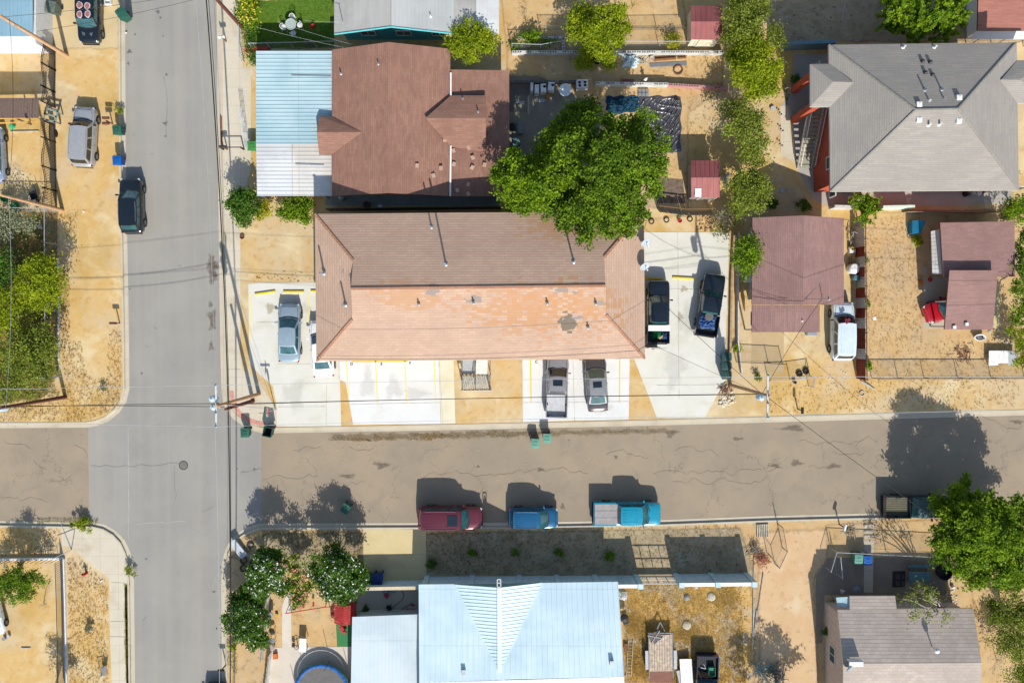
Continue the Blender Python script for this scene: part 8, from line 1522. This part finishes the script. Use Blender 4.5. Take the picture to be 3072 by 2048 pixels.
# corner of the lower kerb
one('mattress', 13, 2200, 325, 'grey white mattress leaning on the kerb at the lower right corner', 'mattress', pm('grey_white_sheet', 196, 204, 210, .62), lambda b: (b.box((0, 0, .3), (.62, 1.7, .22), rot=Matrix.Rotation(.12, 3, 'X')), b.box((.0, -.66, .43), (.6, .02, .02))), 36)
for i, (x, y, r_) in enumerate(((2240, 440, .26), (2240, 512, .27), (2305, 305, .26), (2330, 470, .3))): one('tyre', 13, x, y, ('old tyre touching the grey mattress', 'old tyre just below the one touching the mattress', 'old tyre right of the grey mattress', 'old tyre nearest the white flowered oleander')[i], 'tyre', pm('dusty_rubber', 96, 88, 80, .5, rough=.95), lambda b: ring(b, (0, 0, .08), r_, .07, 20), group='old tyres on the corner bed')
hy = E_('fire_hydrant', 13, 795, 555, 'red fire hydrant on the dry lower left verge', 'hydrant'); b = MB(); b.lathe((0, 0, 0), [(.16, 0), (.12, .04), (.1, .1), (.1, .45), (.13, .5), (.11, .6), (.04, .68), (.03, .72)], 14); b.build('barrel', M_RD, hy, world=False)
for s_ in (-1, 1): b = MB(); b.tube((0, 0, .42), (s_*.2, 0, .42), .06, .06, 10); b.build('nozzle', M_RD, hy, world=False)
one('bus_bench', 13, 970, 1430, 'grey metal frame seat on the lower left verge beside the pavement', 'bench', M_GR, lambda b: (b.box((0, 0, .75), (.05, .9, .05)), b.box((-.3, .2, .6), (.6, .05, .05), .4), b.box((0, .3, .38), (.06, .06, .76)), b.box((0, -.4, .38), (.06, .06, .76)), b.box((.1, 0, .45), (.35, .8, .03))), -10); one('pipe', 13, 240, 1243, 'short pale pipe on the bare lower left yard', 'pipe', M_LG, lambda b: b.tube((-.4, 0, .05), (.4, 0, .05), .04))
one('bucket', 13, 50, 1150, 'grey bucket on the bare lower left yard', 'bucket', M_GR, lambda b: b.lathe((0, 0, 0), [(.12, 0), (.16, .26), (.12, .26)], 12)); one('bucket', 13, 90, 1130, 'white bucket on the bare lower left yard', 'bucket', M_LG, lambda b: b.lathe((0, 0, 0), [(.1, 0), (.14, .24), (.1, .24)], 12)); one('paper_litter', 13, 930, 630, 'crumpled white paper on the lower left verge', 'litter', M_WH, lambda b: (b.box((0, 0, .03), (.2, .08, .06), .6), b.box((.1, .05, .03), (.1, .1, .05), 1.6)))
# upper left
fr = E_('timber_frame', 1, 520, 1085, 'grey green wooden frame lying beside the pergola', 'frame', -15); b = MB(); [b.box((x, 0, .9), (.14, 1.1, .08)) for x in (-.5, .5)]; [b.box((0, y, .9), (1.1, .14, .08)) for y in (-.45, 0, .45)]; [b.box((x, y, .45), (.08, .08, .9)) for x in (-.45, .45) for y in (-.4, .4)]; b.build('frame', pm('green_grey_wood', 150, 168, 160), fr, world=False)
one('plant_pot', 1, 122, 1168, 'bright green and white striped pot below the pergola', 'pot', pm('striped_green', 70, 200, 140), lambda b: b.lathe((0, 0, 0), [(.16, 0), (.25, .15), (.2, .32), (.05, .36)], 14)); one('plank', 1, 230, 1210, 'pale plank lying on the soil below the pergola', 'plank', M_ST, lambda b: b.box((0, 0, .05), (2.4, .07, .1)), 1); one('plastic_crate', 1, 1005, 30, 'white plastic crate beside the faded black SUV', 'crate', M_WH, lambda b: (b.box((0, .2, .2), (.5, .04, .3)), b.box((0, -.2, .2), (.5, .04, .3)), b.box((-.24, 0, .2), (.04, .4, .3)), b.box((.24, 0, .2), (.04, .4, .3)), b.box((0, 0, .06), (.5, .4, .03))))
one('tub', 5, 60, 252, 'green plastic tub near the slender pole', 'tub', pm('leaf_green_tub', 40, 150, 80), lambda b: b.lathe((0, 0, 0), [(.3, 0), (.38, .3), (.34, .3), (.3, .1)], 18)); one('tub', 5, 142, 325, 'green upturned tub just above the chain link fence', 'tub', pm('leaf_green_tub', 40, 150, 80), lambda b: b.lathe((0, 0, 0), [(.32, 0), (.24, .35), (.05, .4)], 18)); one('wheelbarrow', 5, 340, 230, 'dark wheelbarrow beside the iron fence', 'wheelbarrow', M_BK, lambda b: (b.raw([(-.3, -.4, .55), (.3, -.4, .55), (.3, .3, .55), (-.3, .3, .55), (-.15, -.2, .25), (.15, -.2, .25), (.15, .15, .25), (-.15, .15, .25)], [[0, 1, 5, 4], [1, 2, 6, 5], [2, 3, 7, 6], [3, 0, 4, 7], [4, 5, 6, 7]]), b.bar((-.25, .2, .4), (-.3, .9, .6), .04), b.bar((.25, .2, .4), (.3, .9, .6), .04), ring(b, (0, -.5, .2), .16, .05, 14, 6, q=Matrix.Rotation(math.pi/2, 3, 'Y'))), 20)
one('stone', 5, 368, 515, 'pale round stone inside the chain link fence', 'stone', M_LG, lambda b: b.lathe((0, 0, 0), [(.2, 0), (.19, .1), (.05, .16)], 10)); one('paper_litter', 5, 770, 376, 'white scrap of paper on the left verge beside the black crossover', 'litter', M_WH, lambda b: b.box((0, 0, .03), (.14, .12, .05), .4)); one('paper_litter', 1, 1158, 306, 'white scrap lying at the kerb near the top', 'litter', M_WH, lambda b: b.box((0, 0, .03), (.14, .12, .05), .8)); one('planter_bowl', 5, 2228, 608, 'round brown bowl at the edge of the pavement and the dirt yard', 'bowl', M_RS, lambda b: b.lathe((0, 0, 0), [(.12, 0), (.21, .12), (.18, .14), (.1, .05)], 16))
one('edging_board', 1, 2035, 1210, 'long weathered board set in the pavement beside the street', 'board', M_BR, lambda b: b.box((0, 0, .04), (.16, 2.5, .08)), 1); gb = E_('gate_barrier', 1, 2150, 1375, 'horizontal dark pipe barrier above the grey ramp slab', 'barrier'); b = MB(); b.tube((-.9, 0, .9), (.9, 0, .9), .04); b.build('rail', M_BK, gb, world=False)
for s_ in (-.85, .85): b = MB(); b.box((s_, 0, .45), (.1, .1, .9)); b.build('post', M_BK, gb, world=False)
one('steel_frame', 1, 2265, 1200, 'leaning grey metal racks left of the carport', 'rack', STEEL, lambda b: [b.bar((-.15+i*.1, -1.5, .1), (-.1+i*.1, 1.4, 1.7), .03) for i in range(4)]+[b.bar((-.15, -1.2+i*.5, .2+i*.28), (.2, -1.2+i*.5, .2+i*.28), .02) for i in range(6)], 3)
# shaded alley north of the tan roof
one('crate', 6, 1145, 330, 'white crate in the dark alley north of the tan roof', 'crate', M_WH, lambda b: boxy(b, .34, .26, .3)); one('plant_pot', 6, 1025, 320, 'round orange brown pot in the dark alley', 'pot', M_RS, lambda b: b.lathe((0, 0, 0), [(.2, 0), (.32, .3), (.25, .35), (.2, .2)], 14)); one('gas_bottle', 6, 800, 262, 'pale upright cylinder against the south wall of the brown house', 'cylinder', M_LG, lambda b: b.lathe((0, 0, 0), [(.18, 0), (.2, .1), (.2, .9), (.1, 1.0), (.03, 1.05)], 14)); one('board', 6, 1010, 345, 'pale boards lying in the dark alley', 'board', M_LG, lambda b: b.box((0, 0, .1), (1.0, .12, .08), .1))
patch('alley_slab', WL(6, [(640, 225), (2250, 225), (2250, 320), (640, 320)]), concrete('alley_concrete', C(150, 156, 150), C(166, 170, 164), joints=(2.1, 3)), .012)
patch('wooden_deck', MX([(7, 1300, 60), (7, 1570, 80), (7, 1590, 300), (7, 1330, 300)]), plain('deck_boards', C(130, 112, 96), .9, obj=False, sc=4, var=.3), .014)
